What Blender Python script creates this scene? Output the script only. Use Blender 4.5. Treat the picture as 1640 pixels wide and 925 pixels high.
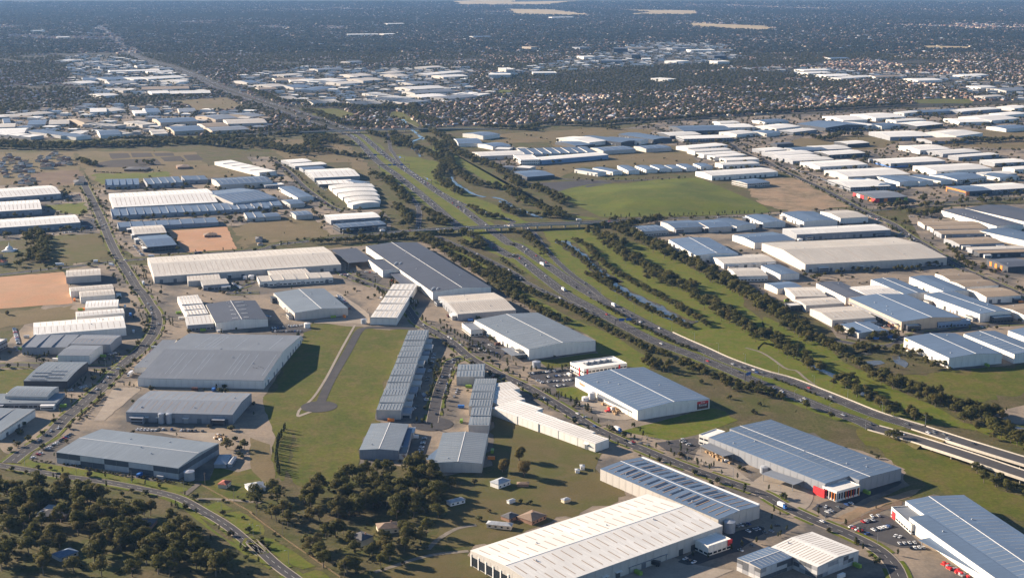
import bpy, bmesh, math, random
import numpy as np
from mathutils import Vector, Matrix
R = math.radians
random.seed(7); rng = np.random.default_rng(7)
scn = bpy.context.scene; col = scn.collection
for o in list(bpy.data.objects): bpy.data.objects.remove(o)

# ------------------------------------------------------------------ camera
CAM_Z = 400.0
cam_d = bpy.data.cameras.new('camera'); cam = bpy.data.objects.new('camera', cam_d); col.objects.link(cam)
cam.location = (0, 0, CAM_Z); cam.rotation_euler = (R(90 - 13.113), 0, 0)
cam_d.sensor_width = 36; cam_d.lens = 36 * 2200 / 1640; cam_d.clip_start = 1; cam_d.clip_end = 200000
scn.camera = cam
# ------------------------------------------------------------------ sky, sun, exposure
SUN_EL, SUN_AZ = 19.0, 152.0          # azimuth measured counter-clockwise from +X: the sun stands beyond the left edge
to_sun = Vector((math.cos(R(SUN_AZ)) * math.cos(R(SUN_EL)), math.sin(R(SUN_AZ)) * math.cos(R(SUN_EL)), math.sin(R(SUN_EL))))
w = bpy.data.worlds.new('World'); scn.world = w; w.use_nodes = True
nt = w.node_tree; bg = nt.nodes['Background']
sky = nt.nodes.new('ShaderNodeTexSky'); sky.sky_type = 'NISHITA'; sky.sun_disc = False
sky.sun_elevation = R(SUN_EL); sky.sun_rotation = R(90 - SUN_AZ); sky.air_density = 0.8; sky.dust_density = 0.15; sky.ozone_density = 3.0
nt.links.new(sky.outputs[0], bg.inputs[0]); bg.inputs[1].default_value = 0.055
sl = bpy.data.lights.new('sun', 'SUN'); sl.energy = 5.0; sl.angle = R(0.5); sl.color = (1.0, 0.84, 0.66)
so = bpy.data.objects.new('sun', sl); col.objects.link(so); so.rotation_euler = (-to_sun).to_track_quat('-Z', 'Y').to_euler()
vs = scn.view_settings; vs.view_transform = 'Standard'; vs.look = 'None'; vs.gamma = 1.0; vs.exposure = 1.5; vs.use_curve_mapping = False
scn.cycles.max_bounces = 5; scn.cycles.diffuse_bounces = 3; scn.cycles.glossy_bounces = 2; scn.cycles.transmission_bounces = 3; scn.cycles.volume_bounces = 0
scn.cycles.use_denoising = True

# ------------------------------------------------------------------ measured layout, in metres (x right, y away from the viewpoint)
BLD = (
  ('huge blue-roofed warehouse with white walls beside the bottom right car park','along the front street',(((339.06,900.39,-2.9,48.9,158.58),10,'b','w','rv k0.6 cap s26x2 name=southblue'),((317.08,866.91,-2.88,13.94,154.74),10,'b','w','axu rp0,0.6;1,0 panels'),((296.56,950.37,-1.41,34.33,19.06),7,'g','w','rf win')),((306.67,880.55,-2.72,10.77,66.25,6,'b'),)),
  ('largest white-roofed warehouse with four rows of brown skylights at the bottom','along the front street',(((61.3,900.07,2.24,77.51,167.8),11,'w','c','rv s20x4 cap panels doors name=bigwhite'),((141.78,905.49,0.63,21.88,14.33),7,'w','w','rf win')),((91.92,877.56,0.67,36.95,6,5,'g'),)),
  ('blue-roofed warehouse with rows of dark solar strips beside the largest white roof','along the front street',(((127.91,1000.8,-0.92,131.17,43.53),10,'b','c','ru cap panels name=solar'),),()),
  ('long grey-blue warehouse with a white office and red wall at its corner','along the front street',(((250.82,1088.18,0.59,48.76,148.21),10,'b','g','rp0,.6;.25,.9;1,0 axu cap panels doors s22x2 name=hero'),((217.01,1068.52,0.61,26.46,132.21),10,'b','g','rp0,0;1,.6 axu s20x1 panels'),((256.41,1006.76,0.57,25.46,14.8),8,'w','w','rf fins'),((173.41,1130.7,0.76,23.1,10.41),8,'w','w','rf win')),((215.54,1031.48,0.72,12.69,32.19,6,'g'),(172.56,1096.18,0.54,11.67,31.57,6,'g'))),
  ('white-roofed warehouse with grey chequered wall panels at the bottom of the street','along the front street',(((209.67,885.82,0.66,43.04,41.38),9,'w','c','rv s14x2 panels name=patch'),((172.58,871.38,-0.92,21.53,31.61),9,'b','c','rv cap s8x2 panels')),()),
  ('blue-grey roofed white warehouse with a red sign on its end wall','along the front street',(((123.35,1259.88,0.46,78.25,117.36),9.5,'b','w','rv cap s18x2 panels name=redsign'),),((95.77,1224.47,0.53,5.19,56.53,6,'g'),)),
  ('pale blue-grey warehouse with white walls north of the white office block','along the front street',(((23.61,1469.05,0.45,79.7,139.01),11,'l','w','rv cap s16x2 panels doors'),),((2.24,1404.7,0.37,17.6,31.53,5,'g'),)),
  ('white flat-roofed office block with red stripes beside the car park','along the front street',(((88.17,1345.64,0.45,50.07,28.71),9,'w','w','rf win name=whiteoffice'),),()),
  ('small two-storey white office at the end of the pale blue-grey warehouse','along the front street',(((-45.01,1500.19,0.35,13.8,32.74),7,'g','w','rf win'),),()),
  ('blue-grey shed with a lean-to at the foot of the green field','along the front street',(((-109.61,1122.65,-0.05,32.77,68.65),8,'l','g','rv cap s18x1 doors'),((-90.42,1122.29,-0.01,4.61,54),5,'b','g','rm')),()),
  ('pale blue warehouse with concrete end wall above the woodland','along the front street',(((-42.25,1094.79,-0.05,39.04,74.41),8,'l','c','rv cap s16x2 panels'),),((-58.11,1104.25,-0.35,9.48,58.7,4,'b'),)),
  ('pale blue warehouse with dark and light wall panels near the woodland','along the front street',(((-313.07,1090.32,-0.33,116.42,62.41),9.5,'l','c','ru cap name=banded'),),()),
  ('grey warehouse with two white silos and brown skylight strips','along the front street',(((-298.22,1215.2,-0.08,98.46,64.49),9,'g','g','ru s13x2 panels doors'),),()),
  ('huge pale grey factory beside the green field','along the front street',(((-299.39,1375.13,-0.07,125.57,169.71),8.5,'g','w','ru doors name=biggrey s26x2 panels'),((-373.79,1389.64,-0.05,15.58,98.55),6,'g','w','rm')),()),
  ('dark grey roofed warehouse with pale pipes crossing its ridge','along the front street',(((-323.51,1562.54,0.33,58.91,95.73),9,'d','w','rv cap name=darkgrey'),),((-310.68,1577.12,0.83,4.66,79.23,6,'b'),)),
  ('blue-grey shed with striped white side wall at the head of the green field','along the front street',(((-244.86,1617.76,0.39,63.9,110.83),9,'l','c','rv cap panels doors'),),()),
  ('white-roofed factory units joined to the dark grey warehouse','along the front street',(((-382.81,1598.16,0.34,24.42,102.98),8,'w','w','rm n4 s6x1'),),()),
  ('low white-roofed office beside the roundabout street','along the front street',(((-359.14,1528.84,0.29,29.65,39.57),7,'w','g','rm s6x1 win'),),()),
  ('very long cream-roofed warehouse beside the cross road','along the front street',(((-369.58,1847.53,0.32,247.02,127.95),9,'c','c','ru s34x2 doors name=longcream'),),()),
  ('cream-roofed annex in front of the very long cream warehouse','along the front street',(((-404.16,1755.77,0.28,41.48,39.25),7,'c','c','rm s9x1'),),()),
  ('low cream-roofed unit with dark shopfront windows before the cream annex','along the front street',(((-382.92,1725.47,0.34,32.82,28.5),7,'c','g','rm doors win'),),()),
  ('second cream-roofed annex of the very long warehouse, beside the white tank','along the front street',(((-298.5,1788.52,0.36,51.15,35.05),7,'c','c','rm s10x1'),),()),
  ('row of six cream-roofed units with dark and white fronts','along the front street',(((-284.54,1756.45,0.29,95.53,30.96),7,'c','w','rm m6 doors win'),),()),
  ('stepped row of white-roofed units with a long blank white wall','along the front street',(((-142.18,1621.65,-0.07,30.82,174.26),8,'w','w','rm n5 s5x1 panels'),),()),
  ('huge slate-grey roofed distribution warehouse beside the freeway trees','along the front street',(((-118.8,1815.59,0.37,76.95,312.27),10,'d','w','rv cap name=hugegrey'),((-170.88,1822.48,0.36,29.59,72.89),9,'d','w','rf')),((-224.17,1891.48,0.37,36.7,96.9,8,'d'),(-139.1,1744.2,0.3,21.45,93.89,6,'d'))),
  ('cream-roofed warehouse between the slate-grey giant and the street','along the front street',(((-43.07,1607.67,0.3,71.18,92.47),8,'c','g','ru s24x2 doors'),),()),
  ('long row of thirteen pale blue factory units beside the green field','in the light blue unit row',(((-108.17,1336.74,-0.03,22.37,286.85),8,'l','c','rm n13 s7x1 name=unitrow'),),()),
  ('pair of pale blue units behind the cul-de-sac','in the light blue unit row',(((-41.15,1322.13,0,27.11,46.54),8,'l','c','rm n2 s8x1'),),()),
  ('four pale blue units backing onto the white stepped row','in the light blue unit row',(((-27.38,1250.12,-0.04,21.06,91.07),8,'l','c','rm n4 s8x1'),),()),
  ('two pale blue units with a white signboard beside the cul-de-sac end','in the light blue unit row',(((-28.45,1178.63,-0.04,17.8,51.86),8,'l','c','rm n2 s6x1'),),()),
  ('leftmost white-roofed warehouse with white walls in the stepped white row beside the paddock','in the stepped white row beside the paddock',(((-8.45,1270.65,0.41,24.94,23.33),7,'w','w','rm s7x1'),),()),
  ('second white-roofed warehouse from the left in the stepped white row beside the paddock','in the stepped white row beside the paddock',(((-8.3,1247.18,0.43,29.1,20.55),7,'w','w','rm s7x1'),),()),
  ('third white-roofed warehouse from the left in the stepped white row beside the paddock','in the stepped white row beside the paddock',(((-3.9,1228.93,0.66,30.09,14.16),7,'w','w','rm s7x1'),),()),
  ('fourth white-roofed warehouse from the left in the stepped white row beside the paddock','in the stepped white row beside the paddock',(((5.06,1202.1,-0.83,34.06,31.59),7.5,'w','w','rm s8x1 panels'),),()),
  ('fifth white-roofed warehouse from the left in the stepped white row beside the paddock','in the stepped white row beside the paddock',(((22.8,1175.75,-0.86,27.59,22.35),7.5,'w','w','rm s7x1 panels'),),()),
  ('sixth white-roofed warehouse from the left in the stepped white row beside the paddock','in the stepped white row beside the paddock',(((40.04,1156.06,-0.85,25.31,21.1),7.5,'w','w','rm s7x1 panels'),),()),
  ('seventh white-roofed warehouse from the left in the stepped white row beside the paddock','in the stepped white row beside the paddock',(((56.37,1137.57,-0.86,24.55,20.98),7.5,'w','w','rm s7x1 panels'),),()),
  ('rightmost white-roofed warehouse with white walls in the stepped white row beside the paddock','in the stepped white row beside the paddock',(((69.85,1119.27,-0.82,20.78,16.53),7.5,'w','w','rm s6x1 panels doors'),),()),
  ('leftmost cream-roofed warehouse with concrete walls in the column of sheds along the left street','in the column of sheds along the left street',(((-566.49,1773.02,0.3,43.71,41.9),9,'c','c','ru s8x1'),),()),
  ('second cream-roofed warehouse from the left in the column of sheds along the left street','in the column of sheds along the left street',(((-530.78,1689.11,0.37,52.17,23.04),8,'c','w','ru s10x1'),),()),
  ('third cream-roofed warehouse from the left in the column of sheds along the left street','in the column of sheds along the left street',(((-515.47,1660.75,0.34,41.04,32.46),8,'c','w','ru s9x1'),),()),
  ('rightmost white-roofed warehouse with white walls in the column of sheds along the left street','in the column of sheds along the left street',(((-492.74,1604.15,0.25,37.82,35.51),8,'w','w','ru s9x1'),),()),
  ('third white-roofed warehouse from the left in the column of sheds along the left street','in the column of sheds along the left street',(((-482.72,1561.28,0.34,53.85,23.7),8,'w','w','ru s10x1'),),()),
  ('second white-roofed warehouse from the left in the column of sheds along the left street','in the column of sheds along the left street',(((-487.41,1497.97,0.33,98.06,56.52),9,'w','w','ru s14x2'),),()),
  ('leftmost grey-roofed unit row with grey walls in the column of sheds along the left street','in the column of sheds along the left street',(((-498.48,1433.72,0.02,47.37,47.59),8,'g','g','rm m3'),),()),
  ('third grey-roofed warehouse from the left in the column of sheds along the left street','in the column of sheds along the left street',(((-450.35,1436.59,-0.04,43.29,37.52),9,'g','g','ru s9x1'),),()),
  ('second grey-roofed warehouse from the left in the column of sheds along the left street','in the column of sheds along the left street',(((-454.46,1393.67,-0.05,33.9,39.62),9,'g','w','ru'),),()),
  ('rightmost pale-blue-roofed warehouse with charcoal walls in the column of sheds along the left street','in the column of sheds along the left street',(((-455.31,1318.18,-0.02,43.08,62.77),8,'l','d','rc s9x1 name=solarleft'),),()),
  ('third pale-blue-roofed warehouse from the left in the column of sheds along the left street','in the column of sheds along the left street',(((-456.81,1251.14,-0.06,40.8,28.24),8,'l','c','rc s8x1'),),()),
  ('second pale-blue-roofed warehouse from the left in the column of sheds along the left street','in the column of sheds along the left street',(((-456.88,1239.86,0.03,61.33,28.66),5,'l','g','rm doors win'),),()),
  ('leftmost pale-blue-roofed unit row with white walls in the column of sheds along the left street','in the column of sheds along the left street',(((-469.42,1172.39,1.44,64.58,57.13),6,'l','w','rm n3 doors'),),()),
  ('leftmost white-roofed office block with grey walls in the column of sheds along the left street','in the column of sheds along the left street',(((-568.69,1421.68,1.41,40.99,35.86),9,'w','g','rf win'),),()),
  ('second white-roofed warehouse from the left at the left edge','at the left edge',(((-900.04,2440.32,0.48,157.14,107.17),9,'w','g','ru s20x2 doors off'),),()),
  ('leftmost white-roofed warehouse with grey walls at the left edge','at the left edge',(((-860.44,2291.79,0.37,120.65,101.07),9,'w','g','ru s18x2 doors'),),()),
  ('third white-roofed warehouse from the left at the left edge','at the left edge',(((-776.38,2143.82,0.41,169.59,75.43),9,'w','g','ru s22x2 doors off'),),()),
  ('leftmost blue-grey-roofed unit row with grey walls beyond the cross road','beyond the cross road',(((-736.92,2574.38,0.28,61.28,68.53),7,'b','g','rm m5 doors'),),()),
  ('third blue-grey-roofed unit row from the left beyond the cross road','beyond the cross road',(((-662.93,2588.36,0.36,65.81,69.6),8,'b','g','rm m5 doors'),),()),
  ('sixth blue-grey-roofed unit row from the left beyond the cross road','beyond the cross road',(((-612.38,2628.89,0.36,44.21,50.8),7,'b','g','rm m3 doors'),),()),
  ('leftmost white-roofed warehouse with concrete walls beyond the cross road','beyond the cross road',(((-613.34,2382.09,0.33,173.08,155.56),9,'w','c','ru s22x2 doors'),),()),
  ('seventh blue-grey-roofed warehouse from the left beyond the cross road','beyond the cross road',(((-512.65,2585.57,0.4,99.42,84.11),9,'b','c','ru s9x1'),),()),
  ('eighth blue-grey-roofed warehouse from the left beyond the cross road','beyond the cross road',(((-486.43,2402.82,0.66,85.23,140.32),10,'b','c','ru s9x2'),),()),
  ('fifth blue-grey-roofed unit row from the left beyond the cross road','beyond the cross road',(((-542.07,2287.8,0.32,258.12,63.69),6,'b','g','rm m20 doors'),),()),
  ('fourth blue-grey-roofed unit row from the left beyond the cross road','beyond the cross road',(((-548.7,2157.59,0.32,154.24,41.15),6,'b','g','rm m8'),),()),
  ('only cream-roofed warehouse beyond the cross road','beyond the cross road',(((-562.43,2090.56,0.35,47.68,68.13),7,'c','g','ru s8x1 doors'),),()),
  ('second blue-grey-roofed warehouse from the left beyond the cross road','beyond the cross road',(((-525.82,1997.54,0.42,42.61,86.88),8,'b','d','ru doors win'),),()),
  ('ninth blue-grey-roofed unit row from the left beyond the cross road','beyond the cross road',(((-423.54,2224.86,0.3,28,47.8),6,'b','c','rm m2 doors'),),()),
  ('eleventh blue-grey-roofed warehouse from the left beyond the cross road','beyond the cross road',(((-396.69,2228.57,0.38,25.13,35.71),6,'b','c','ru'),),()),
  ('second white-roofed unit row from the left beyond the cross road','beyond the cross road',(((-545.16,2785.23,0.64,37.2,207.38),7,'w','w','rm n5'),),()),
  ('thirteenth blue-grey-roofed warehouse from the left beyond the cross road','beyond the cross road',(((-391.94,2461.62,0.42,28.65,132.87),7,'b','w','rv s7x2'),),()),
  ('third white-roofed office block from the left beyond the cross road','beyond the cross road',(((-449.9,2561.88,0.44,37.27,26.71),5,'w','g','rf win'),),()),
  ('tenth blue-grey-roofed unit row from the left beyond the cross road','beyond the cross road',(((-425.79,2342.57,0.3,51.87,54.19),6,'b','c','rm m3 doors'),),()),
  ('twelfth blue-grey-roofed warehouse from the left beyond the cross road','beyond the cross road',(((-380.13,2353.53,0.49,26.46,49.5),7,'b','c','ru doors'),),()),
  ('fourteenth blue-grey-roofed warehouse from the left beyond the cross road','beyond the cross road',(((-348.15,2238.29,0.42,28.31,38.86),7,'b','c','ru s3x1'),),()),
  ('rightmost white-roofed warehouse with grey walls beyond the cross road','beyond the cross road',(((-260.22,2204.86,0.35,81.79,51.5),8,'w','g','ru doors'),),()),
  ('sixteenth blue-grey-roofed warehouse from the left beyond the cross road','beyond the cross road',(((-239.86,2132.01,0.43,76.69,36.87),8,'b','d','ru doors win s6x1'),),()),
  ('sixth white-roofed warehouse from the left beyond the cross road','beyond the cross road',(((-355.04,2690.07,0.31,89.22,112.57),8,'w','g','ru doors s8x2'),),()),
  ('seventh white-roofed warehouse from the left beyond the cross road','beyond the cross road',(((-335.83,2583.69,0.26,65.55,42.69),6,'w','d','rm win s6x1'),),()),
  ('rightmost blue-grey-roofed warehouse with white walls beyond the cross road','beyond the cross road',(((-296.04,2588.68,0.97,24.48,47.23),6,'b','w','rv'),),()),
  ('fourth white-roofed warehouse from the left beyond the cross road','beyond the cross road',(((-453,2872.1,0.55,49.3,50.26),7,'w','g','ru win'),),()),
  ('fifth white-roofed warehouse from the left beyond the cross road','beyond the cross road',(((-421.89,2822.93,0.48,68.21,38.85),7,'w','g','ru win'),),()),
  ('fifteenth blue-grey-roofed warehouse from the left beyond the cross road','beyond the cross road',(((-405.81,2772.87,0.4,45.47,35.17),6,'b','g','ru'),),()),
  ('leftmost white-roofed vaulted shed with white walls among the five vaulted sheds beside the freeway','among the five vaulted sheds beside the freeway',(((-298.4,2532.97,0.27,80.44,39.99),6,'w','w','rb s5x1'),),()),
  ('second white-roofed vaulted shed from the left among the five vaulted sheds beside the freeway','among the five vaulted sheds beside the freeway',(((-287.03,2485.06,0.31,74.23,42.26),6,'w','w','rb s5x1'),),()),
  ('third white-roofed vaulted shed from the left among the five vaulted sheds beside the freeway','among the five vaulted sheds beside the freeway',(((-274.26,2435.14,0.3,66.88,42.42),6,'w','w','rb s5x1'),),()),
  ('fourth white-roofed vaulted shed from the left among the five vaulted sheds beside the freeway','among the five vaulted sheds beside the freeway',(((-262.54,2385.29,0.25,58.06,40.96),6,'w','w','rb s5x1'),),()),
  ('rightmost white-roofed vaulted shed with white walls among the five vaulted sheds beside the freeway','among the five vaulted sheds beside the freeway',(((-256,2339.96,0.52,50.73,23.82),7,'w','w','rb'),),()),
  ('third white-roofed warehouse from the left on the brown field beyond the grassy mound','on the brown field beyond the grassy mound',(((123.93,2929.5,0.53,168.67,45.07),9,'w','b','ru'),),()),
  ('second white-roofed office block from the left on the brown field beyond the grassy mound','on the brown field beyond the grassy mound',(((30.34,2903.29,0.18,40.02,84.42),10,'w','w','rf win'),),()),
  ('sixth blue-grey-roofed unit row from the left on the brown field beyond the grassy mound','on the brown field beyond the grassy mound',(((97.28,3027.14,0.2,160.52,85.17),8,'b','c','rm m8'),),()),
  ('leftmost white-roofed warehouse with concrete walls on the brown field beyond the grassy mound','on the brown field beyond the grassy mound',(((-28.32,2984.46,0.3,103.44,70.32),8,'w','c','ru'),),()),
  ('eighth blue-grey-roofed warehouse from the left on the brown field beyond the grassy mound','on the brown field beyond the grassy mound',(((226.39,3068.85,0.42,81.45,61.86),8,'b','c','ru s4x1'),),()),
  ('twelfth blue-grey-roofed warehouse from the left on the brown field beyond the grassy mound','on the brown field beyond the grassy mound',(((318.01,3097.37,0.44,66.47,54.78),8,'b','c','ru s3x1'),),()),
  ('fifth blue-grey-roofed warehouse from the left on the brown field beyond the grassy mound','on the brown field beyond the grassy mound',(((38.67,2689.27,0.48,60.96,76.82),7,'b','d','ru doors win'),),()),
  ('leftmost blue-grey-roofed warehouse with white walls on the brown field beyond the grassy mound','on the brown field beyond the grassy mound',(((-103.55,3207.19,0.16,56.02,95.56),8,'b','w','ru'),),()),
  ('second blue-grey-roofed warehouse from the left on the brown field beyond the grassy mound','on the brown field beyond the grassy mound',(((-74.68,3339.58,0.78,56.76,72.28),9,'b','w','ru s4x1'),),()),
  ('third blue-grey-roofed warehouse from the left on the brown field beyond the grassy mound','on the brown field beyond the grassy mound',(((-41.12,3140.28,0.63,49.86,59.92),8,'b','w','ru'),),()),
  ('fourth blue-grey-roofed warehouse from the left on the brown field beyond the grassy mound','on the brown field beyond the grassy mound',(((-28.5,3137.52,0.32,32.72,61.15),7,'b','w','ru'),),()),
  ('rightmost blue-grey-roofed warehouse with charcoal walls on the brown field beyond the grassy mound','on the brown field beyond the grassy mound',(((474.26,3455.66,0.23,129.06,110),10,'b','d','ru'),),()),
  ('fourth white-roofed warehouse from the left on the brown field beyond the grassy mound','on the brown field beyond the grassy mound',(((162.7,3228.08,0.72,55.71,111.92),9,'w','w','ru doors'),),()),
  ('ninth blue-grey-roofed warehouse from the left on the brown field beyond the grassy mound','on the brown field beyond the grassy mound',(((223.75,3236.1,0.76,53.52,137.89),9,'b','d','rv doors'),),()),
  ('tenth blue-grey-roofed warehouse from the left on the brown field beyond the grassy mound','on the brown field beyond the grassy mound',(((268.12,3236.16,1.03,43.66,98.19),9,'b','w','rv doors'),),()),
  ('eleventh blue-grey-roofed warehouse from the left on the brown field beyond the grassy mound','on the brown field beyond the grassy mound',(((319.14,3294.12,0.59,57.01,132.29),9,'b','d','rv doors'),),()),
  ('fifth white-roofed warehouse from the left on the brown field beyond the grassy mound','on the brown field beyond the grassy mound',(((408.93,3353.1,0.34,85.21,70.78),8,'w','d','ru'),),()),
  ('rightmost white-roofed warehouse with grey walls on the brown field beyond the grassy mound','on the brown field beyond the grassy mound',(((459.46,3286.51,0.22,121.65,60.75),8,'w','g','ru win'),),()),
  ('seventh blue-grey-roofed warehouse from the left on the brown field beyond the grassy mound','on the brown field beyond the grassy mound',(((146.25,3181.36,0.57,54.95,82.3),6,'b','d','ru'),),()),
  ('leftmost blue-grey-roofed warehouse with white walls of eight above the grassy mound','of eight above the grassy mound',(((156.7,2728.99,0.7,24.28,67.36),7,'b','w','rv doors'),),()),
  ('second blue-grey-roofed warehouse from the left of eight above the grassy mound','of eight above the grassy mound',(((192,2745.86,0.58,24.42,67.65),7,'b','w','rv doors'),),()),
  ('third blue-grey-roofed warehouse from the left of eight above the grassy mound','of eight above the grassy mound',(((235.51,2765.02,0.21,23.49,78.46),7,'b','w','rv doors'),),()),
  ('fourth blue-grey-roofed warehouse from the left of eight above the grassy mound','of eight above the grassy mound',(((272.36,2772.97,0.29,24.46,61.01),7,'b','w','rv doors'),),()),
  ('fifth blue-grey-roofed warehouse from the left of eight above the grassy mound','of eight above the grassy mound',(((302.27,2783.49,0.23,24.63,57.81),7,'b','w','rv doors'),),()),
  ('sixth blue-grey-roofed warehouse from the left of eight above the grassy mound','of eight above the grassy mound',(((328.8,2784.55,0.22,22.32,48.41),7,'b','w','rv doors'),),()),
  ('seventh blue-grey-roofed warehouse from the left of eight above the grassy mound','of eight above the grassy mound',(((357.53,2796.52,0.24,23.47,57.62),7,'b','w','rv doors'),),()),
  ('rightmost blue-grey-roofed warehouse with white walls of eight above the grassy mound','of eight above the grassy mound',(((392.65,2810.73,0.21,25.58,48.08),7,'b','w','rv doors'),),()),
  ('leftmost white-roofed warehouse with white walls in the stepped white sheds north-east of the mound','in the stepped white sheds north-east of the mound',(((431.99,3117.79,0.54,113.12,44.7),8,'w','w','ru'),),()),
  ('second white-roofed warehouse from the left in the stepped white sheds north-east of the mound','in the stepped white sheds north-east of the mound',(((438.98,3047.17,0.4,93.83,33.63),8,'w','w','ru'),),()),
  ('third white-roofed warehouse from the left in the stepped white sheds north-east of the mound','in the stepped white sheds north-east of the mound',(((449.74,2992.03,0.4,89.13,32.72),8,'w','w','ru'),),()),
  ('fourth white-roofed warehouse from the left in the stepped white sheds north-east of the mound','in the stepped white sheds north-east of the mound',(((463.89,2954.38,0.46,82.26,29.59),8,'w','w','ru'),),()),
  ('rightmost white-roofed warehouse with white walls in the stepped white sheds north-east of the mound','in the stepped white sheds north-east of the mound',(((481.7,2898.5,0.24,73.96,36.79),8,'w','w','ru'),),()),
  ('fifth white-roofed warehouse from the left in the stepped white sheds north-east of the mound','in the stepped white sheds north-east of the mound',(((466.83,2830.17,0.31,84.79,35.17),8,'w','w','ru doors'),),()),
  ('sixth white-roofed warehouse from the left in the stepped white sheds north-east of the mound','in the stepped white sheds north-east of the mound',(((444.66,2700.3,0.39,150.23,63.33),9,'w','w','ru doors'),),()),
  ('only blue-grey-roofed warehouse in the stepped white sheds north-east of the mound','in the stepped white sheds north-east of the mound',(((452.52,2581.87,0.48,52.39,48.65),8,'b','c','ru doors win'),),()),
  ('leftmost blue-grey-roofed warehouse with concrete walls south of the grassy mound','south of the grassy mound',(((214.4,2102.44,0.33,42.23,46.75),7,'b','c','ru s4x1 win'),),()),
  ('second blue-grey-roofed warehouse from the left south of the grassy mound','south of the grassy mound',(((268.56,2133.37,0.27,50.31,58.93),8,'b','c','ru doors'),),()),
  ('fourth blue-grey-roofed warehouse from the left south of the grassy mound','south of the grassy mound',(((315.6,2137.03,0.31,40.07,62.97),8,'b','c','ru doors'),),()),
  ('fifth blue-grey-roofed warehouse from the left south of the grassy mound','south of the grassy mound',(((351.31,2149.64,0.55,39.94,64.2),8,'b','w','rv doors'),),()),
  ('seventh blue-grey-roofed warehouse from the left south of the grassy mound','south of the grassy mound',(((407.55,2180.37,0.24,38.53,70.94),8,'b','w','rv doors'),),()),
  ('third blue-grey-roofed warehouse from the left south of the grassy mound','south of the grassy mound',(((275.03,1944.58,0.21,62.81,120.02),10,'b','w','rv cap s5x1'),),()),
  ('sixth blue-grey-roofed warehouse from the left south of the grassy mound','south of the grassy mound',(((376.35,2018.08,0.35,68.82,66),9,'b','w','ru'),),()),
  ('leftmost cream-roofed warehouse with white walls south of the grassy mound','south of the grassy mound',(((321.61,1871.1,0.22,76.51,51),7,'c','w','ru doors'),),()),
  ('second cream-roofed warehouse from the left south of the grassy mound','south of the grassy mound',(((313.71,1787.12,0.1,41.15,50.1),7,'c','w','ru win'),),()),
  ('rightmost blue-grey-roofed warehouse with white walls south of the grassy mound','south of the grassy mound',(((481.42,2194.43,0.23,57.72,85.83),9,'b','w','rv doors'),),()),
  ('third cream-roofed warehouse from the left south of the grassy mound','south of the grassy mound',(((543.42,2217.39,0.28,50.27,66.74),9,'c','w','ru doors'),),()),
  ('only white-roofed warehouse south of the grassy mound','south of the grassy mound',(((500.53,2083.43,0.25,157.64,49.5),9,'w','g','ru doors'),),()),
  ('rightmost cream-roofed warehouse with concrete walls south of the grassy mound','south of the grassy mound',(((483.06,1912.06,0.22,210.72,150.82),11,'c','c','ru s6x2 panels doors'),),()),
  ('eighth blue-grey-roofed warehouse from the left south of the grassy mound','south of the grassy mound',(((358.96,1797.91,0.26,27.43,59.7),8,'b','w','rv'),),()),
  ('leftmost white-roofed warehouse with grey walls along the street at the upper right','along the street at the upper right',(((576.05,3064.16,0.48,60.67,46.48),7,'w','g','ru doors'),),()),
  ('second white-roofed warehouse from the left along the street at the upper right','along the street at the upper right',(((605.56,3003.12,0.42,97.76,58.32),7,'w','g','ru doors'),),()),
  ('third white-roofed warehouse from the left along the street at the upper right','along the street at the upper right',(((611.67,2943.66,0.38,96.85,45.48),7,'w','g','ru doors'),),()),
  ('fourth white-roofed warehouse from the left along the street at the upper right','along the street at the upper right',(((629.44,2902.41,0.29,96.94,44.45),7,'w','g','ru doors'),),()),
  ('sixth white-roofed warehouse from the left along the street at the upper right','along the street at the upper right',(((666.06,2828.66,0.35,114.12,75.8),8,'w','w','ru doors'),),()),
  ('ninth white-roofed warehouse from the left along the street at the upper right','along the street at the upper right',(((700.42,2694.27,0.29,136.12,92.73),9,'w','c','ru doors'),),()),
  ('eighth white-roofed warehouse from the left along the street at the upper right','along the street at the upper right',(((652.24,2561.67,0.23,81.5,95.2),8,'w','g','ru doors win'),),()),
  ('seventh white-roofed warehouse from the left along the street at the upper right','along the street at the upper right',(((718.62,3001.98,0.39,94.89,57.91),8,'w','d','ru doors'),),()),
  ('leftmost blue-grey-roofed warehouse with grey walls along the street at the upper right','along the street at the upper right',(((659.53,3072.28,0.3,77.75,58.76),7,'b','g','ru'),),()),
  ('fifth white-roofed warehouse from the left along the street at the upper right','along the street at the upper right',(((716.79,3096.81,0.31,75.43,68.68),7,'w','g','ru'),),()),
  ('only grey-roofed warehouse along the street at the upper right','along the street at the upper right',(((657.19,2426.86,0.3,64.46,75.04),8,'g','d','ru win name=colour'),),()),
  ('second blue-grey-roofed warehouse from the left along the street at the upper right','along the street at the upper right',(((677.89,2571.56,0.42,48.53,85.52),8,'b','g','rv'),),()),
  ('third blue-grey-roofed warehouse from the left along the street at the upper right','along the street at the upper right',(((739.49,2612.25,0.3,42.88,80.71),8,'b','w','rv'),),()),
  ('fourth blue-grey-roofed warehouse from the left along the street at the upper right','along the street at the upper right',(((768.19,2615.23,0.44,33.44,79.15),8,'b','w','rv'),),()),
  ('fifth blue-grey-roofed warehouse from the left along the street at the upper right','along the street at the upper right',(((806.44,2625.69,0.53,32.6,81.07),8,'b','w','rv'),),()),
  ('tenth white-roofed warehouse from the left along the street at the upper right','along the street at the upper right',(((832.8,2870.34,0.32,131.95,68.91),9,'w','g','ru name=bluestripe'),),()),
  ('twelfth white-roofed warehouse from the left along the street at the upper right','along the street at the upper right',(((888.27,2756.34,0.32,129.94,79.42),10,'w','w','ru doors'),),()),
  ('sixth blue-grey-roofed warehouse from the left along the street at the upper right','along the street at the upper right',(((864.06,2642.86,0.48,77.55,73.93),9,'b','w','ru doors win'),),()),
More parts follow.
